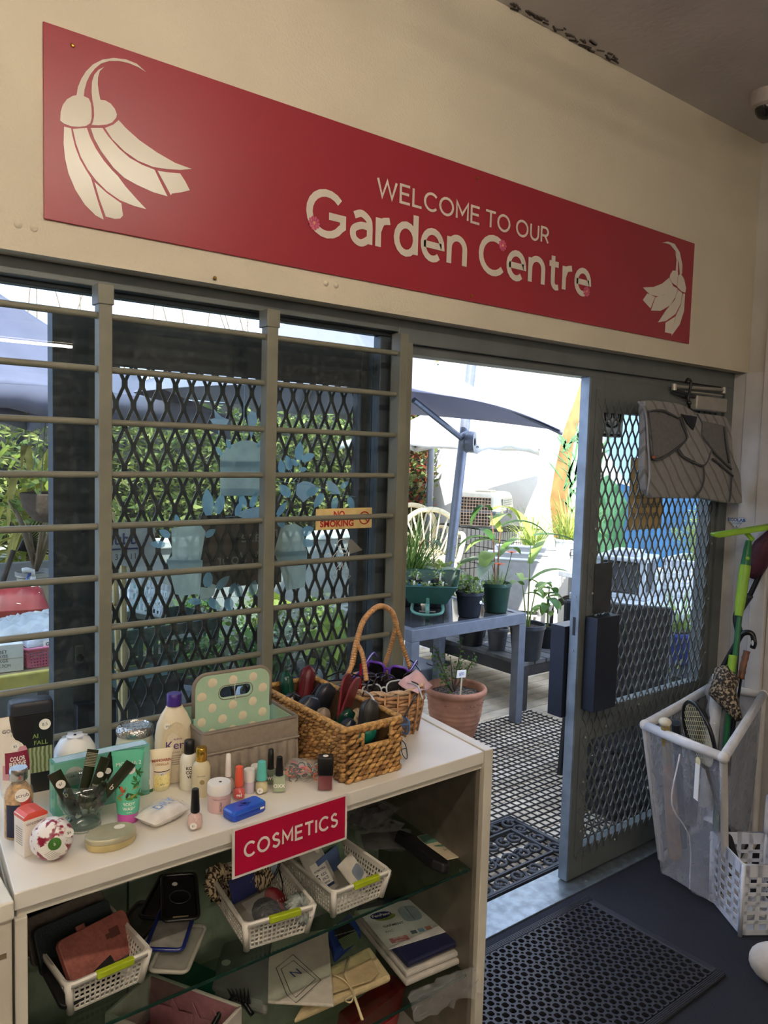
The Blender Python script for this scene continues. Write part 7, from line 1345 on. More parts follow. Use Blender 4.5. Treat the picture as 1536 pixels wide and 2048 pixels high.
def potrow(pts, wh, r0, h0, zf, seed):
    rnd = random.Random(seed)
    for i, (x_, y_) in enumerate(pts):
        c = i % 5; f = fol[(i * 2 + seed) % 5]; r = r0 * rnd.uniform(.85, 1.15); h = h0 * rnd.uniform(.85, 1.15)
        q = pot(V((x_, y_, zf)), r, h, cols_[c], '%s pot of %s, %s %s' % (tones[c], f[0], ['first', 'second', 'third', 'fourth', 'fifth', 'sixth', 'seventh', 'eighth', 'ninth', 'tenth'][i], wh), group='potted plants outside the window'); bush(q, h * .95, r * 1.25, 190, f[2], f[1], seed * 50 + i, f[3], 1.05, 4)
potrow([(1.30, .95), (1.50, .80), (1.68, .98), (1.86, .82), (1.48, 1.14), (1.74, 1.18)], 'on the pale curved table', .085, .15, PT_, 1)
t = thing('plant_rack', 'dark slatted rack of nursery pots behind the curved table', 'rack', (2.1, 2.2, ZD)); B().bb(-1.0, .65, -.3, .3, .42, .46).go('upper_shelf', bk, t); B().bb(-1.0, .65, -.3, .0, .1, .13).go('lower_shelf', bk, t)
for x_ in (-.95, .6):
    for y_ in (-.27, .27): B().bb(x_ - .03, x_ + .03, y_ - .03, y_ + .03, 0, .42).go('leg', bk, t)
potrow([(1.24 + .225 * k, 2.06 + .22 * (k % 2)) for k in range(7)], 'on the dark slatted rack', .1, .18, ZD + .462, 2)
potrow([(1.15 + .3 * k, 3.0 + .1 * (k % 2)) for k in range(9)], 'in the row behind the rack', .13, .28, ZD, 3)
potrow([(.9, .75), (1.15, .62), (1.38, .8)], 'low beside the folded door', .09, .16, ZD + .3, 4)
B().bb(.75, 1.5, .5, .95, ZD, ZD + .298).go('pot_stand', M((60, 60, 62), .7)); tag(bpy.data.objects['pot_stand'], 'low dark block carrying pots beside the folded door', 'stand')
for i, (px, py, yy, rz_, lb) in enumerate(((272, 1200, 1.35, 20, 'white slotted nursery basket tilted among the pots'), (225, 1190, 1.45, -10, 'pale green slotted nursery basket at the left'))):
    P = oY(px, py, yy); t = thing('nursery_basket', lb, 'basket', P, group='slotted nursery baskets', rot=(rad(-14), rad(18), rad(rz_))); c_ = (226, 230, 232) if i == 0 else (170, 206, 196)
    for a, cc_ in (((-.1, -.07), (.1, -.07)), ((.1, -.07), (.1, .07)), ((.1, .07), (-.1, .07)), ((-.1, .07), (-.1, -.07))): b = B(); lattice(b, (*a, -.07), (*cc_, -.07), (a[0] * 1.12, a[1] * 1.12, .07), (cc_[0] * 1.12, cc_[1] * 1.12, .07), 8, 3, .003); b.go('wall_panel', M(c_, .45), t)
    B().bb(-.1, .1, -.07, .07, -.072, -.068).go('base', M(c_, .45), t)
P = oY(305, 1285, 1.2); t = thing('green_crate', 'dark green plastic crate of pots outside the window', 'crate', P, rad(5)); gcm = M((34, 66, 64), .5)
for a, cc_ in (((-.2, -.14), (.2, -.14)), ((.2, -.14), (.2, .14)), ((.2, .14), (-.2, .14)), ((-.2, .14), (-.2, -.14))): b = B(); lattice(b, (*a, -.12), (*cc_, -.12), (a[0] * 1.08, a[1] * 1.08, .1), (cc_[0] * 1.08, cc_[1] * 1.08, .1), 6, 2, .006); b.go('wall_panel', gcm, t)
B().bb(-.2, .2, -.14, .14, -.125, -.115).go('base', gcm, t); B().box((.04, -.15, .06), (.11, .004, .04)).go('label', M((190, 200, 210), .5), t); B().bb(-.2, .2, -.12, .12, -.6, -.13).go('stand', M((44, 46, 50), .7), t)
# ================================================================ right-hand corner of the shop
# rubber ring mat
t = thing('ring_mat', 'black rubber ring mat with round holes on the carpet at the door', 'mat', (1.98, -.32, .001)); rub = M((46, 46, 52), .48, var=.12, sc=60, spec=.55); p_ = .031; nx, ny = 27, 16; th = .012; b = B()
for i in range(nx):
    for j in range(ny):
        cx, cy = (i - nx / 2 + .5) * p_, (j - ny / 2 + .5) * p_; hh = p_ / 2; k = .0068; r = .0118
        oc = [(hh, -hh + k), (hh, hh - k), (hh - k, hh), (-hh + k, hh), (-hh, hh - k), (-hh, -hh + k), (-hh + k, -hh), (hh - k, -hh)]; n = 8
        ic = [(r * cos(atan2(y, x)), r * sin(atan2(y, x))) for x, y in oc]
        vs = [(cx + x, cy + y, th) for x, y in oc] + [(cx + x, cy + y, th) for x, y in ic] + [(cx + x, cy + y, 0) for x, y in ic] + [(cx + x, cy + y, 0) for x, y in oc]
        b.add(vs, [(a, (a + 1) % 8, 8 + (a + 1) % 8, 8 + a) for a in range(8)] + [(8 + a, 8 + (a + 1) % 8, 16 + (a + 1) % 8, 16 + a) for a in range(8)] + [(24 + a, 24 + (a + 1) % 8, (a + 1) % 8, a) for a in (1, 3, 5, 7)])
b.go('ring_field', rub, t); X, Y = nx * p_ / 2, ny * p_ / 2
for a in ((-X - .03, X + .03, Y, Y + .03), (-X - .03, X + .03, -Y - .03, -Y), (-X - .03, -X, -Y, Y), (X, X + .03, -Y, Y)): B().bb(*a, 0, .011).go('border', rub, t, bevel=.004)
for s in (-1, 1):
    for k in range(4): B().bb(-X - .03, X + .03, s * (Y + .006 + .006 * k) - .0015, s * (Y + .006 + .006 * k) + .0015, .011, .0125).go('ridge', rub, t)
# hamper
ZT = .655; pv = M((222, 216, 208), .4, var=.04); net = M((196, 196, 202), .8, var=.05, alpha=.36)
C = [oZ(1290, 1450, ZT), oZ(1447, 1515, ZT), oZ(1525, 1385, ZT), V((3.38, .02, ZT))]; C[2] = V((3.44, -.18, ZT))
t = thing('mesh_hamper', 'white mesh hamper on a plastic pipe frame beside the door', 'hamper', (3.0, -.2, 0)); O_ = V((3.0, -.2, 0)); C = [c - O_ for c in C]
for i in range(4): B().tube([C[i], C[(i + 1) % 4]], .0155, 10).go('top_pipe', pv, t, smooth=True)
ft = [V((2.90, -.06, .0)) - O_, V((2.86, -.36, .0)) - O_, V((3.36, -.22, 0)) - O_, V((3.30, .0, 0)) - O_]
for i in range(4): B().tube([C[i], ft[i] + V((0, 0, .02))], .0135, 10).go('leg', pv, t, smooth=True); B().sph(C[i], .021, 10, 8).go('elbow', pv, t, smooth='all')
B().tube([ft[0] + V((0, 0, .018)), ft[3] + V((0, 0, .018))], .0135, 8).go('foot_pipe', pv, t, smooth=True); B().tube([ft[1] + V((0, 0, .018)), ft[2] + V((0, 0, .018))], .0135, 8).go('foot_pipe', pv, t, smooth=True)
cen = sum(C, V((0, 0, 0))) / 4; botc = [V((2.78, -.14, .035)) - O_, V((2.74, -.38, .035)) - O_, V((3.36, -.2, .035)) - O_, V((3.30, -.02, .035)) - O_]
for i in range(4):
    a, c, d, e = C[i], C[(i + 1) % 4], botc[(i + 1) % 4], botc[i]; b = B(); nrm = (c - a).cross(e - a).normalized()
    b.grid(lambda u, v: a.lerp(c, u).lerp(e.lerp(d, u), v) + nrm * (.02 * sin(pi * v) * sin(pi * u) + .008 * sin(9 * u + 5 * v) * v), 14, 12); b.go('mesh_side', net, t, smooth='all')
    B().tube([a + V((0, 0, -.001)), a.lerp(c, .5) + V((0, 0, -.004)), c], .0185, 8).go('sewn_sleeve', M((228, 228, 230), .8, var=.05, alpha=.75), t, smooth='all')
B().add(botc, [(0, 1, 2, 3)]).go('mesh_floor', net, t)
P_ = C[0].lerp(C[1], .68) + V((-.006, -.012, -.05)); disc(.016, M((226, 214, 160), .5), t, P_, rot=(pi / 2, 0, rad(60)), name='price_sticker'); B().bb(-.014, .014, -.001, .001, -.14, -.01).go('paper_tag', PAPER, t, loc=P_, rot=(0, 0, rad(60)))
B().tube(spl([C[0].lerp(C[1], .5) + V((-.01, 0, -.05)), C[0].lerp(C[1], .42) + V((-.0, 0, -.25)), botc[0].lerp(botc[1], .5) + V((-.006, 0, .2)), botc[0].lerp(botc[1], .55)], 6), .003, 5).go('seam_cord', M((226, 226, 228), .7), t, smooth='all')
HO = O_
def leaning(name, label, cat, A, Bp): return thing(name, label, cat, A), V(Bp) - V(A)
# racket, bat, rolls in the hamper
q = thing('tennis_racket', 'black strung racket head showing above the hamper rim', 'racket', oZ(1398, 1470, .60), rot=(rad(78), rad(18), rad(58))); rk = [(.1 * cos(a), .13 * sin(a), 0) for a in [2 * pi * i / 32 for i in range(32)]]; B().tube(rk, .008, 7, closed=True).go('head', BLK, q, smooth='all')
for k in range(11): x = -.08 + .016 * k; y = .13 * sqrt(1 - (x / .1) ** 2); B().cyl((x, -y, 0), (x, y, 0), .0012, n=4).go('string', M((200, 196, 150), .5), q)
for k in range(13): y = -.108 + .018 * k; x = .1 * sqrt(1 - (y / .13) ** 2); B().cyl((-x, y, 0), (x, y, 0), .0012, n=4).go('string', M((200, 196, 150), .5), q)
B().cyl((0, -.13, 0), (0, -.5, 0), .014, n=10).go('shaft', BLK, q)
A, E_ = V((2.9, -.12, .06)), oZ(1330, 1444, .70); q = thing('softball_bat', 'bat with gold wrapped grip sticking out of the hamper', 'bat', A); d = E_ - A; B().tube([V((0, 0, 0)), d * .55, d * .72], [.03, .024, .018], 10).go('barrel', M((170, 130, 90), .5), q, smooth=True); B().tube([d * .72, d * .985], [.0185, .017], 8).go('grip', M((150, 128, 70), .6, bump=.4, bsc=120), q, smooth=True); B().sph(d, (.024, .024, .016), 12, 8).go('knob', M((206, 196, 170), .5), q, smooth='all')
A, E_ = V((3.0, -.1, .06)), oZ(1352, 1446, .66); q = thing('black_stick', 'short black handle beside the bat grip', 'handle', A); d = E_ - A; B().tube([V((0, 0, 0)), d], .016, 10).go('shaft', BLK, q, smooth=True); B().tube([d * .9, d], .018, 10).go('end_cap', M((30, 30, 34), .4), q)
A, E_ = V((3.02, -.17, .25)), V((3.2, -.10, .76)); q = thing('wrapped_roll', 'white roll wrapped in crinkled clear plastic in the hamper', 'roll', A); d = E_ - A; B().tube([V((0, 0, 0)), d], .025, 12).go('roll', M((206, 206, 206), .5, bump=.2), q, smooth=True); rnd = random.Random(6); B().tube([d * (i / 14) + V((rnd.uniform(-.01, .01), rnd.uniform(-.01, .01), 0)) for i in range(15)], [.028 + .014 * rnd.random() for i in range(15)], 12).go('wrap', M((250, 250, 250), .05, alpha=.2, spec=1.), q, smooth='all')
# squeegee
A = oX(1443, 1480, 3.08); E_ = oX(1497, 1085, 3.30); q = thing('squeegee', 'green long-handled squeegee leaning against the right wall', 'squeegee', A); d = E_ - A; gp = M((22, 104, 58), .35, var=.05); gl_ = M((140, 186, 44), .4, var=.05)
st = V((3.02, -.22, .06)) - A
B().tube([st, d * .82], .0115, 10).go('pole', gp, q, smooth=True); B().tube([d * .34, d * .42], .0165, 12).go('collar', gl_, q, smooth=True); B().tube([d * .62, d * .7, d * .88], [.016, .021, .0225], 12).go('grip', gl_, q, smooth=True); B().tube([d * .88, d * .96, d * 1.01], [.02, .017, .012], 10).go('neck', gp, q, smooth=True); B().sph(d * .92 + V((-.012, -.012, 0)), .009, 8, 6).go('button', gl_, q, smooth='all')
hL = oX(1420, 1068, 3.19) - A; hR = oX(1560, 1046, 3.42) - A; hm = (hL + hR) / 2; b = B(); ax = (hR - hL); L_ = ax.length
e = B(); e.prism([(-L_ / 2, -.008), (-L_ / 2 + .02, -.016), (L_ / 2 - .02, -.016), (L_ / 2, -.008), (L_ / 2, .006), (-L_ / 2, .006)], .045, Matrix.Translation((0, .0, 0)) @ Euler((pi / 2, 0, 0)).to_matrix().to_4x4()); o = e.go('head', gl_, q, bevel=.004); o.location = hm; o.rotation_euler = (0, -atan2(ax.z, hypot(ax.x, ax.y)), atan2(ax.y, ax.x))
B().tube([d * 1.0, d + V((.03, .0, .012)), hm + V((0, 0, -.012))], .011, 8).go('bracket', gl_, q, smooth='all')
# umbrellas in the corner
q = thing('folded_umbrella', 'burgundy folded umbrella with black handle against the wall', 'umbrella', (3.42, -.16, .95)); B().tube([(-.005, .06, .22), (0, .04, .28), (.0, .01, .36), (0, -.03, .43)], [.036, .05, .042, .02], 12).go('folded_cloth', M((74, 30, 46), .7, var=.15, sc=30, bump=.4, bsc=30), q, smooth='all'); B().tube([(0, -.03, .42), (.0, -.06, .5)], [.022, .025], 10).go('handle', BLK, q, smooth=True); B().tube([(0, -.06, .5), (0, -.09, .6), (.01, -.085, .5)], .002, 5).go('wrist_loop', BLK, q)
q = thing('hook_umbrella', 'black umbrella with curved hook handle standing in the hamper', 'umbrella', oX(1462, 1330, 3.27)); A = V(q.location); B().tube(spl([oX(1440, 1345, 3.26) - A, oX(1470, 1292, 3.28) - A, oX(1485, 1268, 3.29) - A, oX(1503, 1267, 3.30) - A, oX(1508, 1285, 3.30) - A, oX(1505, 1296, 3.30) - A], 6), .012, 8).go('hook_handle', BLK, q, smooth='all'); B().tube([oX(1440, 1345, 3.26) - A, V((3.15, -.15, .1)) - A], .009, 8).go('shaft', BLK, q); disc(.012, PAPER, q, oX(1505, 1286, 3.28) - A, rot=(pi / 2, 0, rad(50)))
B().tube([oX(1455, 1340, 3.27) - A, oX(1442, 1400, 3.2) - A, oX(1415, 1445, 3.12) - A], [.018, .03, .022], 10).go('folded_cloth', M((24, 24, 28), .6), q, smooth='all')
q = thing('stick_umbrella', 'tall black umbrella with thick curved grip behind the squeegee pole', 'umbrella', oX(1490, 1200, 3.40)); A = V(q.location); B().tube(spl([oX(1478, 1265, 3.36) - A, oX(1473, 1235, 3.37) - A, oX(1483, 1215, 3.38) - A, oX(1500, 1190, 3.39) - A], 5), .016, 8).go('grip', M((26, 28, 34), .5), q, smooth='all'); B().tube([oX(1498, 1195, 3.40) - A, oX(1540, 1105, 3.44) - A], .011, 8).go('shaft', BLK, q, smooth=True); B().cyl(oX(1478, 1262, 3.36) - A, V((3.3, -.12, .3)) - A, .008, n=6).go('lower_shaft', BLK, q)
q = thing('leopard_umbrella', 'leopard-print folded umbrella with brown wooden handle', 'umbrella', oX(1455, 1380, 3.24)); A = V(q.location); leo2 = M((150, 130, 104), .7, c2=(30, 24, 20), pat='edge', psc=70.)
B().tube([oX(1444, 1334, 3.15) - A, oX(1452, 1358, 3.14) - A, oX(1444, 1385, 3.12) - A, oX(1462, 1410, 3.12) - A, oX(1478, 1440, 3.1) - A], [.03, .05, .055, .036, .014], 10).go('folded_cloth', M((40, 32, 26), .7, c2=(170, 152, 126), pat='noise', psc=95.), q, smooth='all'); hb_ = [oX(1482, 1358, 3.22) - A, oX(1487, 1330, 3.24) - A, oX(1494, 1302, 3.26) - A]; B().tube(spl(hb_, 6), [.013 + .002 * (i % 3 == 0) for i in range(13)], 9).go('wooden_handle', M((120, 72, 44), .35, var=.2, sc=20), q, smooth='all'); B().cyl(hb_[0], V((3.1, -.2, .2)) - A, .006, n=6).go('shaft', BLK, q)
# white waste basket
P0, P1 = V((2.811, -.329, 0)), V((2.681, -.512, 0)); ex = (P1 - P0).normalized(); ey = V((-ex.y, ex.x, 0)); ey = ey if ey.x > 0 else -ey
t = thing('waste_basket', 'white plastic basket with rounded holes and tall back handle', 'basket', P1); wb_ = M((222, 226, 236), .4, var=.03); h_ = .265; P2 = P1 + ey * .2; P3 = P0 + ey * .2; cs_ = [P0, P1, P2, P3]
for i in range(4):
    a, c = cs_[i] - P1, cs_[(i + 1) % 4] - P1; ct = ((P0 + P2) / 2 - P1); b = B(); hh = h_ * (1.0 if i != 2 else 1.15)
    lattice(b, a + V((0, 0, .004)), c + V((0, 0, .004)), a + (a - ct) * .06 + V((0, 0, hh)), c + (c - ct) * .06 + V((0, 0, hh)), 4, 6, .003, .32, .28); b.go('holed_side', wb_, t)
    B().tube([a, a + (a - ct) * .06 + V((0, 0, hh))], .008, 8).go('corner', wb_, t, smooth='all')
B().tube([c - P1 + (c - (P0 + P2) / 2) * .06 + V((0, 0, h_)) for c in cs_], .0045, 6, closed=True).go('rim', wb_, t, smooth='all'); B().add([c - P1 + V((0, 0, .004)) for c in cs_], [(0, 1, 2, 3)]).go('base', wb_, t, solid=.003)
ha, hb2 = P3 - P1 + V((0, 0, h_)), P3.lerp(P2, .9) - P1 + V((0, 0, h_)); B().tube(spl([ha, ha + V((0, 0, .12)), ha.lerp(hb2, .12) + V((0, 0, .15)), ha.lerp(hb2, .88) + V((0, 0, .15)), hb2 + V((0, 0, .12)), hb2], 5), .010, 7).go('handle', wb_, t, smooth='all')
for k in range(3): B().bb(-.03, .03, -.025, .025, 0, .02).go('paper_scrap', PAPER, t, loc=(ex * -.1 + ey * (.06 + .04 * k) + V((0, 0, .012 + .014 * k))), rot=(.3 * k, .2, k))
# shelf upright, jacket, quilted bag at the right edge
t = thing('white_rack', 'white upright of a shop rack at the right edge', 'rack', (3.2, -.52, 0)); B().bb(-.018, .018, -.018, .018, 0, .72).go('upright', M((214, 210, 204), .5), t, bevel=.002); B().bb(.05, .28, -.25, .02, .42, .44).go('shelf', M((214, 210, 204), .5), t); B().bb(.03, .05, -.25, .02, 0, 1.0).go('side_board', M((214, 210, 204), .5), t)
q = thing('black_jacket', 'black jacket with pale piping hanging at the right edge', 'jacket', (2.93, -.70, .3)); b = B(); b.grid(lambda u, v: V((.06 + .015 * sin(8 * v) + .1 * u, -.02 - .18 * u + .09 * (1 - u) * (1 if v > .25 else v * 4) * 1, .42 * v - .03 * sin(3 * u) * (1 - v))), 12, 14); b.go('body', M((22, 24, 30), .7, var=.1, bump=.3, bsc=30), q, smooth='all', solid=.02); B().tube(spl([(.055, .045, .3), (.05, .03, .18), (.045, .0, .08), (.08, -.05, .03)], 5), .003, 5).go('piping', M((196, 186, 170), .6), q)
B().tube([(.1, .03, .42), (.14, -.05, .5)], .006, 6).go('strap', M((30, 40, 60), .7), q)
q = thing('quilted_bag', 'corner of a white quilted bag on the carpet at the right edge', 'bag', (2.52, -.72, 0), rad(20)); b = B(); b.sph((0, 0, .07), (.05, .09, .07), 18, 12); b.go('bag', M((214, 208, 200), .8, var=.05, bump=.8, bsc=18), q, smooth='all'); B().tube([(-.03, -.02, .13), (0, 0, .17), (.03, .02, .13)], .006, 6).go('strap', M((206, 200, 190), .8), q)
# hanging fabric bag on the door closer
yc = -.012; q = thing('fabric_organiser', 'grey striped fabric garment folded over a hanger on the door', 'garment', oY(1380, 830, yc)); A = V(q.location)
def zp(pts, y): return [oY(1260 + a / 6.4, 760 + c / 6.4, y) - A for a, c in zip(pts[::2], pts[1::2])]
strp = M((140, 139, 138), .85, var=.05, sc=40, c2=(112, 108, 104), pat='diag', psc=9.); strp2 = M((108, 106, 106), .9, var=.06, sc=60); pip = M((74, 76, 80), .8); lt = M((150, 150, 152), .8)
B().sheet(zp((110,270,200,260,520,300,620,330,760,420,850,430,1150,470,1210,600,1250,1000,1310,1140,1340,1240,1360,1570,1300,1585,1100,1560,850,1510,400,1510,200,1500,120,1400,95,1100,110,700,100,400), yc), (0, -1, 0), .03).go('body', strp, q, bevel=.006)
B().sheet(zp((230,400,620,490,640,600,720,740,640,830,420,970,300,1010,270,700), yc - .031), (0, -1, 0), .006).go('mesh_pocket', strp2, q, bevel=.002); B().sheet(zp((910,520,1180,580,1230,620,1290,1120,1100,950,940,740), yc - .031), (0, -1, 0), .005).go('mesh_pocket', strp2, q, bevel=.002)
B().sheet(zp((640,430,840,450,920,560,900,720,1040,900,980,1070,900,1090,680,980,610,880,730,740), yc - .031), (0, -1, 0), .009).go('centre_panel', strp, q, bevel=.003); B().sheet(zp((660,440,850,470,830,560,800,640,730,570), yc - .041), (0, -1, 0), .004).go('dark_opening', M((34, 36, 46), .9), q)
for pts in ((230,400,420,390,620,490), (220,420,250,800,300,1010,450,980,640,840,730,740,680,600,640,480), (610,880,680,980,900,1090,980,1060,1040,900), (860,440,920,560,920,720,1040,880,1150,1000,1300,1140), (1060,1010,1180,1100,1320,1230), (940,1090,950,1250,910,1400,820,1510), (110,280,200,420,230,800,250,1200,220,1480), (1210,600,1230,800,1270,1060), (1300,1240,1290,1450,1270,1560)):
    B().tube(spl(zp(pts, yc - .04), 4), .0042, 6).go('piping', pip if pts[0] != 110 else lt, q, smooth='all')
B().sheet(zp((285,970,315,975,315,1005,285,1005), yc - .043), (0, -1, 0), .002).go('orange_tag', M((196, 96, 60), .6), q)
q = thing('coat_hanger', 'black plastic hanger hooked on the door closer arm', 'hanger', oY(1378, 800, yc - .02)); A2 = V(q.location); B().tube(spl([oY(a, c, yc - .018) - A2 for a, c in ((1372, 764), (1376, 758), (1382, 763), (1380, 780), (1376, 798), (1379, 815))], 5), .006, 7).go('hook', BLK, q, smooth='all'); B().sph(oY(1378, 806, yc - .02) - A2, .011, 8, 6).go('swivel', BLK, q, smooth='all'); B().tube([oY(a, c, yc - .02) - A2 for a, c in ((1350, 836), (1379, 818), (1400, 834))], .007, 6).go('arm', BLK, q, smooth='all')
# pest-control triangle sticker
q = thing('triangle_sticker', 'white triangular sticker reading ECOLAB on the corner board', 'sticker', oX(1473, 1046, XR - .023)); A2 = V(q.location); T3 = [oX(a, c, XR - .0235) - A2 for a, c in ((1455, 1036), (1491, 1036), (1473, 1060))]; B().sheet(T3, (-1, 0, 0), .0006).go('triangle', M((226, 230, 236), .4), q)
txt('ECOLAB', .019, M((40, 90, 170), .4), q, oX(1473, 1040, XR - .025) - A2, rot=(pi / 2, 0, -pi / 2), bold=.03, sx=1.15); txt('6', .02, INK, q, oX(1473, 1054, XR - .025) - A2, rot=(pi / 2, 0, -pi / 2)); B().tube(T3, .0012, 4, closed=True).go('edge', M((60, 110, 180), .4), q)
for k in range(2): B().sheet([oX(a, c, XR - .0245) - A2 for a, c in ((1463, 1044 + 3 * k), (1483, 1044 + 3 * k), (1483, 1045 + 3 * k), (1463, 1045 + 3 * k))], (-1, 0, 0), .0003).go('fine_print', M((90, 130, 180), .4), q)
# ---------------- stickers and signs on the glass
def zq(x0, y0, sc_, pts, y): return [oY(x0 + a / sc_, y0 + c / sc_, y) for a, c in zip(pts[::2], pts[1::2])]
YG = .1035
PA, PB = oY(632, 1018, YG), oY(743, 1055, YG); q = thing('no_smoking_sticker', 'cream sticker with red lettering NO SMOKING on the window', 'sticker', (PA + PB) / 2); w_, h_ = PB.x - PA.x, PA.z - PB.z; red = M((190, 36, 40), .4); B().box((0, 0, 0), (w_, .0006, h_)).go('film', M((236, 206, 140), .4), q); txt('NO', h_ * .42, red, q, (-w_ * .1, -.0008, h_ * .2), bold=.03); txt('SMOKING', h_ * .42, red, q, (-w_ * .13, -.0008, -h_ * .24), bold=.03, sx=1.05)
B().tube([(w_ * .36 + h_ * .3 * cos(a), -.001, h_ * .3 * sin(a)) for a in [2 * pi * i / 20 for i in range(20)]], .0018, 5, closed=True).go('ban_ring', red, q); B().tube([(w_ * .36 - h_ * .2, -.001, h_ * .2), (w_ * .36 + h_ * .2, -.001, -h_ * .2)], .0018, 5).go('ban_bar', red, q); B().tube([(w_ * .36 - h_ * .17, -.0008, -.002), (w_ * .36 + h_ * .15, -.0008, -.002)], .0013, 4).go('cigarette', INK, q)
YD = YL + .0165
dB = [M((206, 228, 238), .5, var=.04, alpha=.7, sub=.5), M((220, 234, 228), .5, var=.05, alpha=.72, sub=.5), M((160, 208, 228), .5, var=.05, alpha=.8, sub=.5)]
def decal(name, label, polys, leaves=(), tubes=(), x0=320, y0=780, sc_=3.072):
    c = zq(x0, y0, sc_, polys[0][1], YD); o = sum(c, V((0, 0, 0))) / len(c); q = thing(name, label, 'decal', o, group='pale blue garden decals on the folded door glass')
    for k, (m_, pts) in enumerate(polys): B().sheet([p - o - V((0, .0003 * k, 0)) for p in zq(x0, y0, sc_, pts, YD)], (0, -1, 0), .0003).go('film', dB[m_], q)
    for tp in tubes: B().tube(spl([p - o for p in zq(x0, y0, sc_, tp, YD - .001)], 4), .0025, 4, flat=.2).go('stem', dB[0], q)
    for (a, c_, dx, dy, L, w_) in leaves: P = oY(x0 + a / sc_, y0 + c_ / sc_, YD - .0012) - o; B().blade(P, (dx, 0, dy), L, w_, 0, 0, 5, side=(-dy, 0, dx)).go('leaf', dB[2], q)
    return q
decal('birdcage_decal', 'pale blue birdcage decal on the folded door glass', [(1, (370,650,370,400,420,345,500,310,560,310,630,345,640,400,640,650)), (0, (372,500,372,440,640,440,640,500)), (0, (372,650,372,605,640,605,640,650))], [(380, 400, -.5, .6, .03, .014), (430, 360, -.3, .8, .03, .014), (600, 350, .5, .6, .03, .014)], [(520, -30, 516, 120, 515, 300)])
decal('bird_decal', 'small flying bird decal at the left of the birdcage', [(0, (305,180,340,172,332,118,378,165,424,183,410,215,370,228,362,285,352,225,330,215))])
decal('bird_decal', 'small bird decal right beside the cage string', [(0, (535,160,560,128,590,140,598,190,580,240,560,300,545,240))])
decal('branch_decal', 'pale blue leafy branch decal with perched bird', [(0, (835,640,840,580,880,560,920,565,960,590,940,640,880,690)), (0, (1020,560,1045,555,1090,590,1110,640,1060,640,1030,610))], [(850, 430, .1, 1, .055, .03), (870, 430, .8, .3, .05, .025), (800, 490, -.3, .9, .045, .025), (850, 460, -.8, .4, .035, .018), (860, 490, .9, .1, .025, .015), (750, 520, -.1, 1, .045, .024), (1000, 640, -.6, -.8, .05, .028), (1080, 660, -.2, -1, .045, .025), (1160, 660, .4, -.8, .045, .025), (1110, 600, .8, .5, .035, .018), (800, 650, -.6, .5, .05, .03), (900, 640, .8, .3, .05, .026)], [(700, 560, 820, 570, 960, 590, 1100, 640, 1230, 660), (820, 560, 850, 520, 860, 430), (840, 540, 790, 480)])
decal('pot_decal', 'pale blue tall flowerpot decal left of the brown notice', [(1, (40,1045,95,1255,150,1262,245,1250,262,1060,250,1040,280,870,250,830,180,830,70,850,75,1020)), (0, (42,1045,262,1045,258,1110,55,1110))], [(110, 830, -.2, 1, .03, .016), (60, 900, -.8, .5, .035, .02), (280, 900, .8, .5, .035, .02), (30, 950, -1, .1, .04, .02)])
decal('pot_decal', 'pale blue flowerpot decal right of the brown notice', [(1, (745,835,830,820,880,850,895,970,905,990,890,1210,775,1232,735,1080,700,1000)), (0, (735,1000,903,985,898,1040,745,1060))], [(870, 880, .9, .3, .045, .03), (760, 840, -.6, .8, .04, .025), (880, 930, .8, -.3, .04, .025)])
decal('leaf_border_decal', 'row of pale blue leaf decals along the foot of the door glass', [(1, (245,1290,250,1210,290,1215,320,1190,345,1200,330,1260,290,1290))], [(250, 1300, -.9, .1, .04, .02), (300, 1290, .6, -.5, .045, .025), (290, 1210, .1, 1, .045, .03), (350, 1220, .7, .6, .05, .025), (420, 1280, .1, -1, .04, .03), (430, 1250, .4, .7, .035, .02), (490, 1270, -.2, 1, .04, .026), (560, 1260, .3, 1, .045, .028), (600, 1270, .6, .8, .045, .025)], [(200, 1300, 300, 1280, 450, 1270, 620, 1260)])
decal('leaf_decal', 'pale blue leaf sprig decal above the brown notice', [(0, (460,770,520,735,600,718,640,715,640,790,520,790))], [(300, 770, -.1, 1, .075, .035), (350, 760, .3, 1, .06, .03), (520, 720, -.4, 1, .04, .024), (560, 720, .4, 1, .045, .022), (470, 770, .3, .9, .04, .02), (720, 770, .5, .6, .05, .02)], [(400, 780, 480, 770, 540, 720)])
PA, PB = oY(398, 1031, YL + .052), oY(562, 1164, YL + .052); q = thing('push_door_notice', 'brown notice on the open leaf reading Please push door, seen from behind', 'notice', (PA + PB) / 2); w_, h_ = PB.x - PA.x, PA.z - PB.z; B().box((0, 0, 0), (w_, .003, h_)).go('board', M((112, 84, 72), .7, var=.08), q)
for s, z, x in (('Please', .18, .22), ('push door', -.12, .08)): o = txt(s, h_ * .24, M((196, 186, 176), .6), q, (w_ * x, -.0018, h_ * z)); o.scale = (-1, 1, 1)
c = oY(678, 1120, YG); q = thing('rugby_figure_decal', 'white outline decal of a stick figure holding a ball', 'decal', c); wl2 = M((226, 226, 222), .5)
def st_(pts, cl_=False): B().tube([oY(530 + a / 5.69, 1080 + e_ / 5.69, YG - .0005) - c for a, e_ in zip(pts[::2], pts[1::2])], .0011, 4, closed=cl_).go('outline', wl2, q)
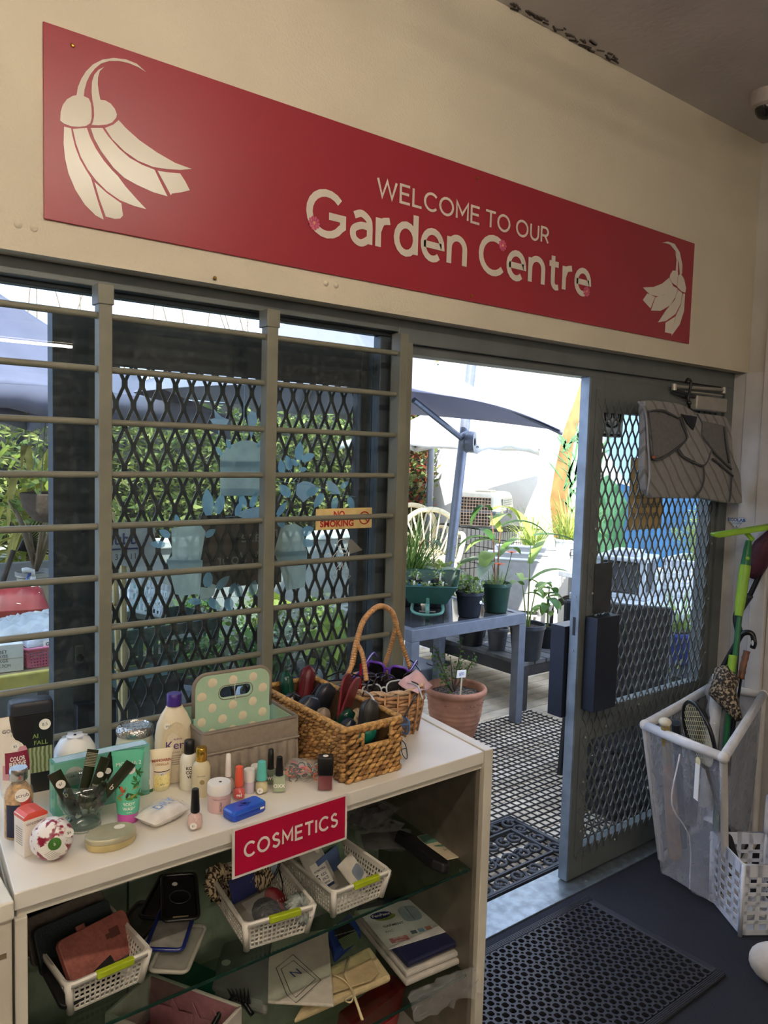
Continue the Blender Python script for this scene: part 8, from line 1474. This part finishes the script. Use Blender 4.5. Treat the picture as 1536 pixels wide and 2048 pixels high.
st_([880 + 55 * cos(i * .5236) if j == 0 else 45 + 55 * sin(i * .5236) for i in range(12) for j in (0, 1)], True); st_((830, 110, 935, 110, 915, 205, 850, 205), True); st_((835, 150, 920, 150)); st_((830, 115, 775, 190)); st_((935, 115, 955, 190, 940, 200)); st_((860, 260, 805, 330, 850, 340, 880, 270)); st_((880, 260, 885, 330, 930, 325, 905, 260)); st_((825, 340, 800, 405)); st_((910, 330, 935, 390)); st_((755, 420, 785, 400, 812, 420, 785, 450), True); st_((915, 410, 945, 390, 975, 410, 945, 438), True)
st_([735 + (38 * cos(i * .5236)) * .8 + 12 * sin(i * .5236) if j == 0 else 190 + 38 * sin(i * .5236) for i in range(12) for j in (0, 1)], True); B().sheet([oY(530 + a / 5.69, 1080 + e_ / 5.69, YG) - c for a, e_ in ((950, 0), (985, -10), (1110, 115), (965, 160), (940, 80))], (0, -1, 0), .0003).go('cape', M((150, 146, 136), .5, alpha=.6), q)
# on the shut leaf
YP = DY + .0275; PA, PB = oY(1204, 803, YP), oY(1244, 876, YP); q = thing('oval_notice', 'grey card with black oval emblem on the shut door glass', 'notice', (PA + PB) / 2); w_, h_ = PB.x - PA.x, PA.z - PB.z; B().prism(rrect(w_, h_, .02, 4), .001, Euler((pi / 2, 0, 0)).to_matrix().to_4x4()).go('card', M((190, 190, 186), .5, sub=.5), q); B().tube([(w_ * .36 * cos(a), -.002, .02 + h_ * .36 * sin(a)) for a in [2 * pi * i / 28 for i in range(28)]], .004, 5, closed=True).go('oval', BLK, q)
for x in (-.022, .022): B().tube([(x + .016 * cos(a), -.002, .02 + .02 * sin(a)) for a in [2 * pi * i / 12 for i in range(12)]], .0025, 5, closed=True).go('ring', BLK, q)
B().box((0, -.0015, .045), (w_ * .7, .001, .006)).go('bar', BLK, q); txt('ONLY', .03, BLK, q, (0, -.0018, -.02)); B().box((0, -.0015, -h_ * .43), (w_ * .8, .001, .01)).go('bar', BLK, q)
PA, PB = oY(1262, 915, YP), oY(1322, 1056, YP); q = thing('paper_notice', 'brown paper notice with handwriting on the shut door glass', 'notice', (PA + PB) / 2); w_, h_ = PB.x - PA.x, PA.z - PB.z; B().box((0, 0, 0), (w_, .001, h_)).go('paper', M((200, 172, 128), .8, var=.06, sub=.6), q)
for i, s in enumerate(('New', 'Bags', 'Please ask', 'front desk if', 'you can park', 'a few hours')): txt(s, .034, INK, q, (0, -.0012, h_ * (.34 - .125 * i)), name='handwriting', sx=1.1)
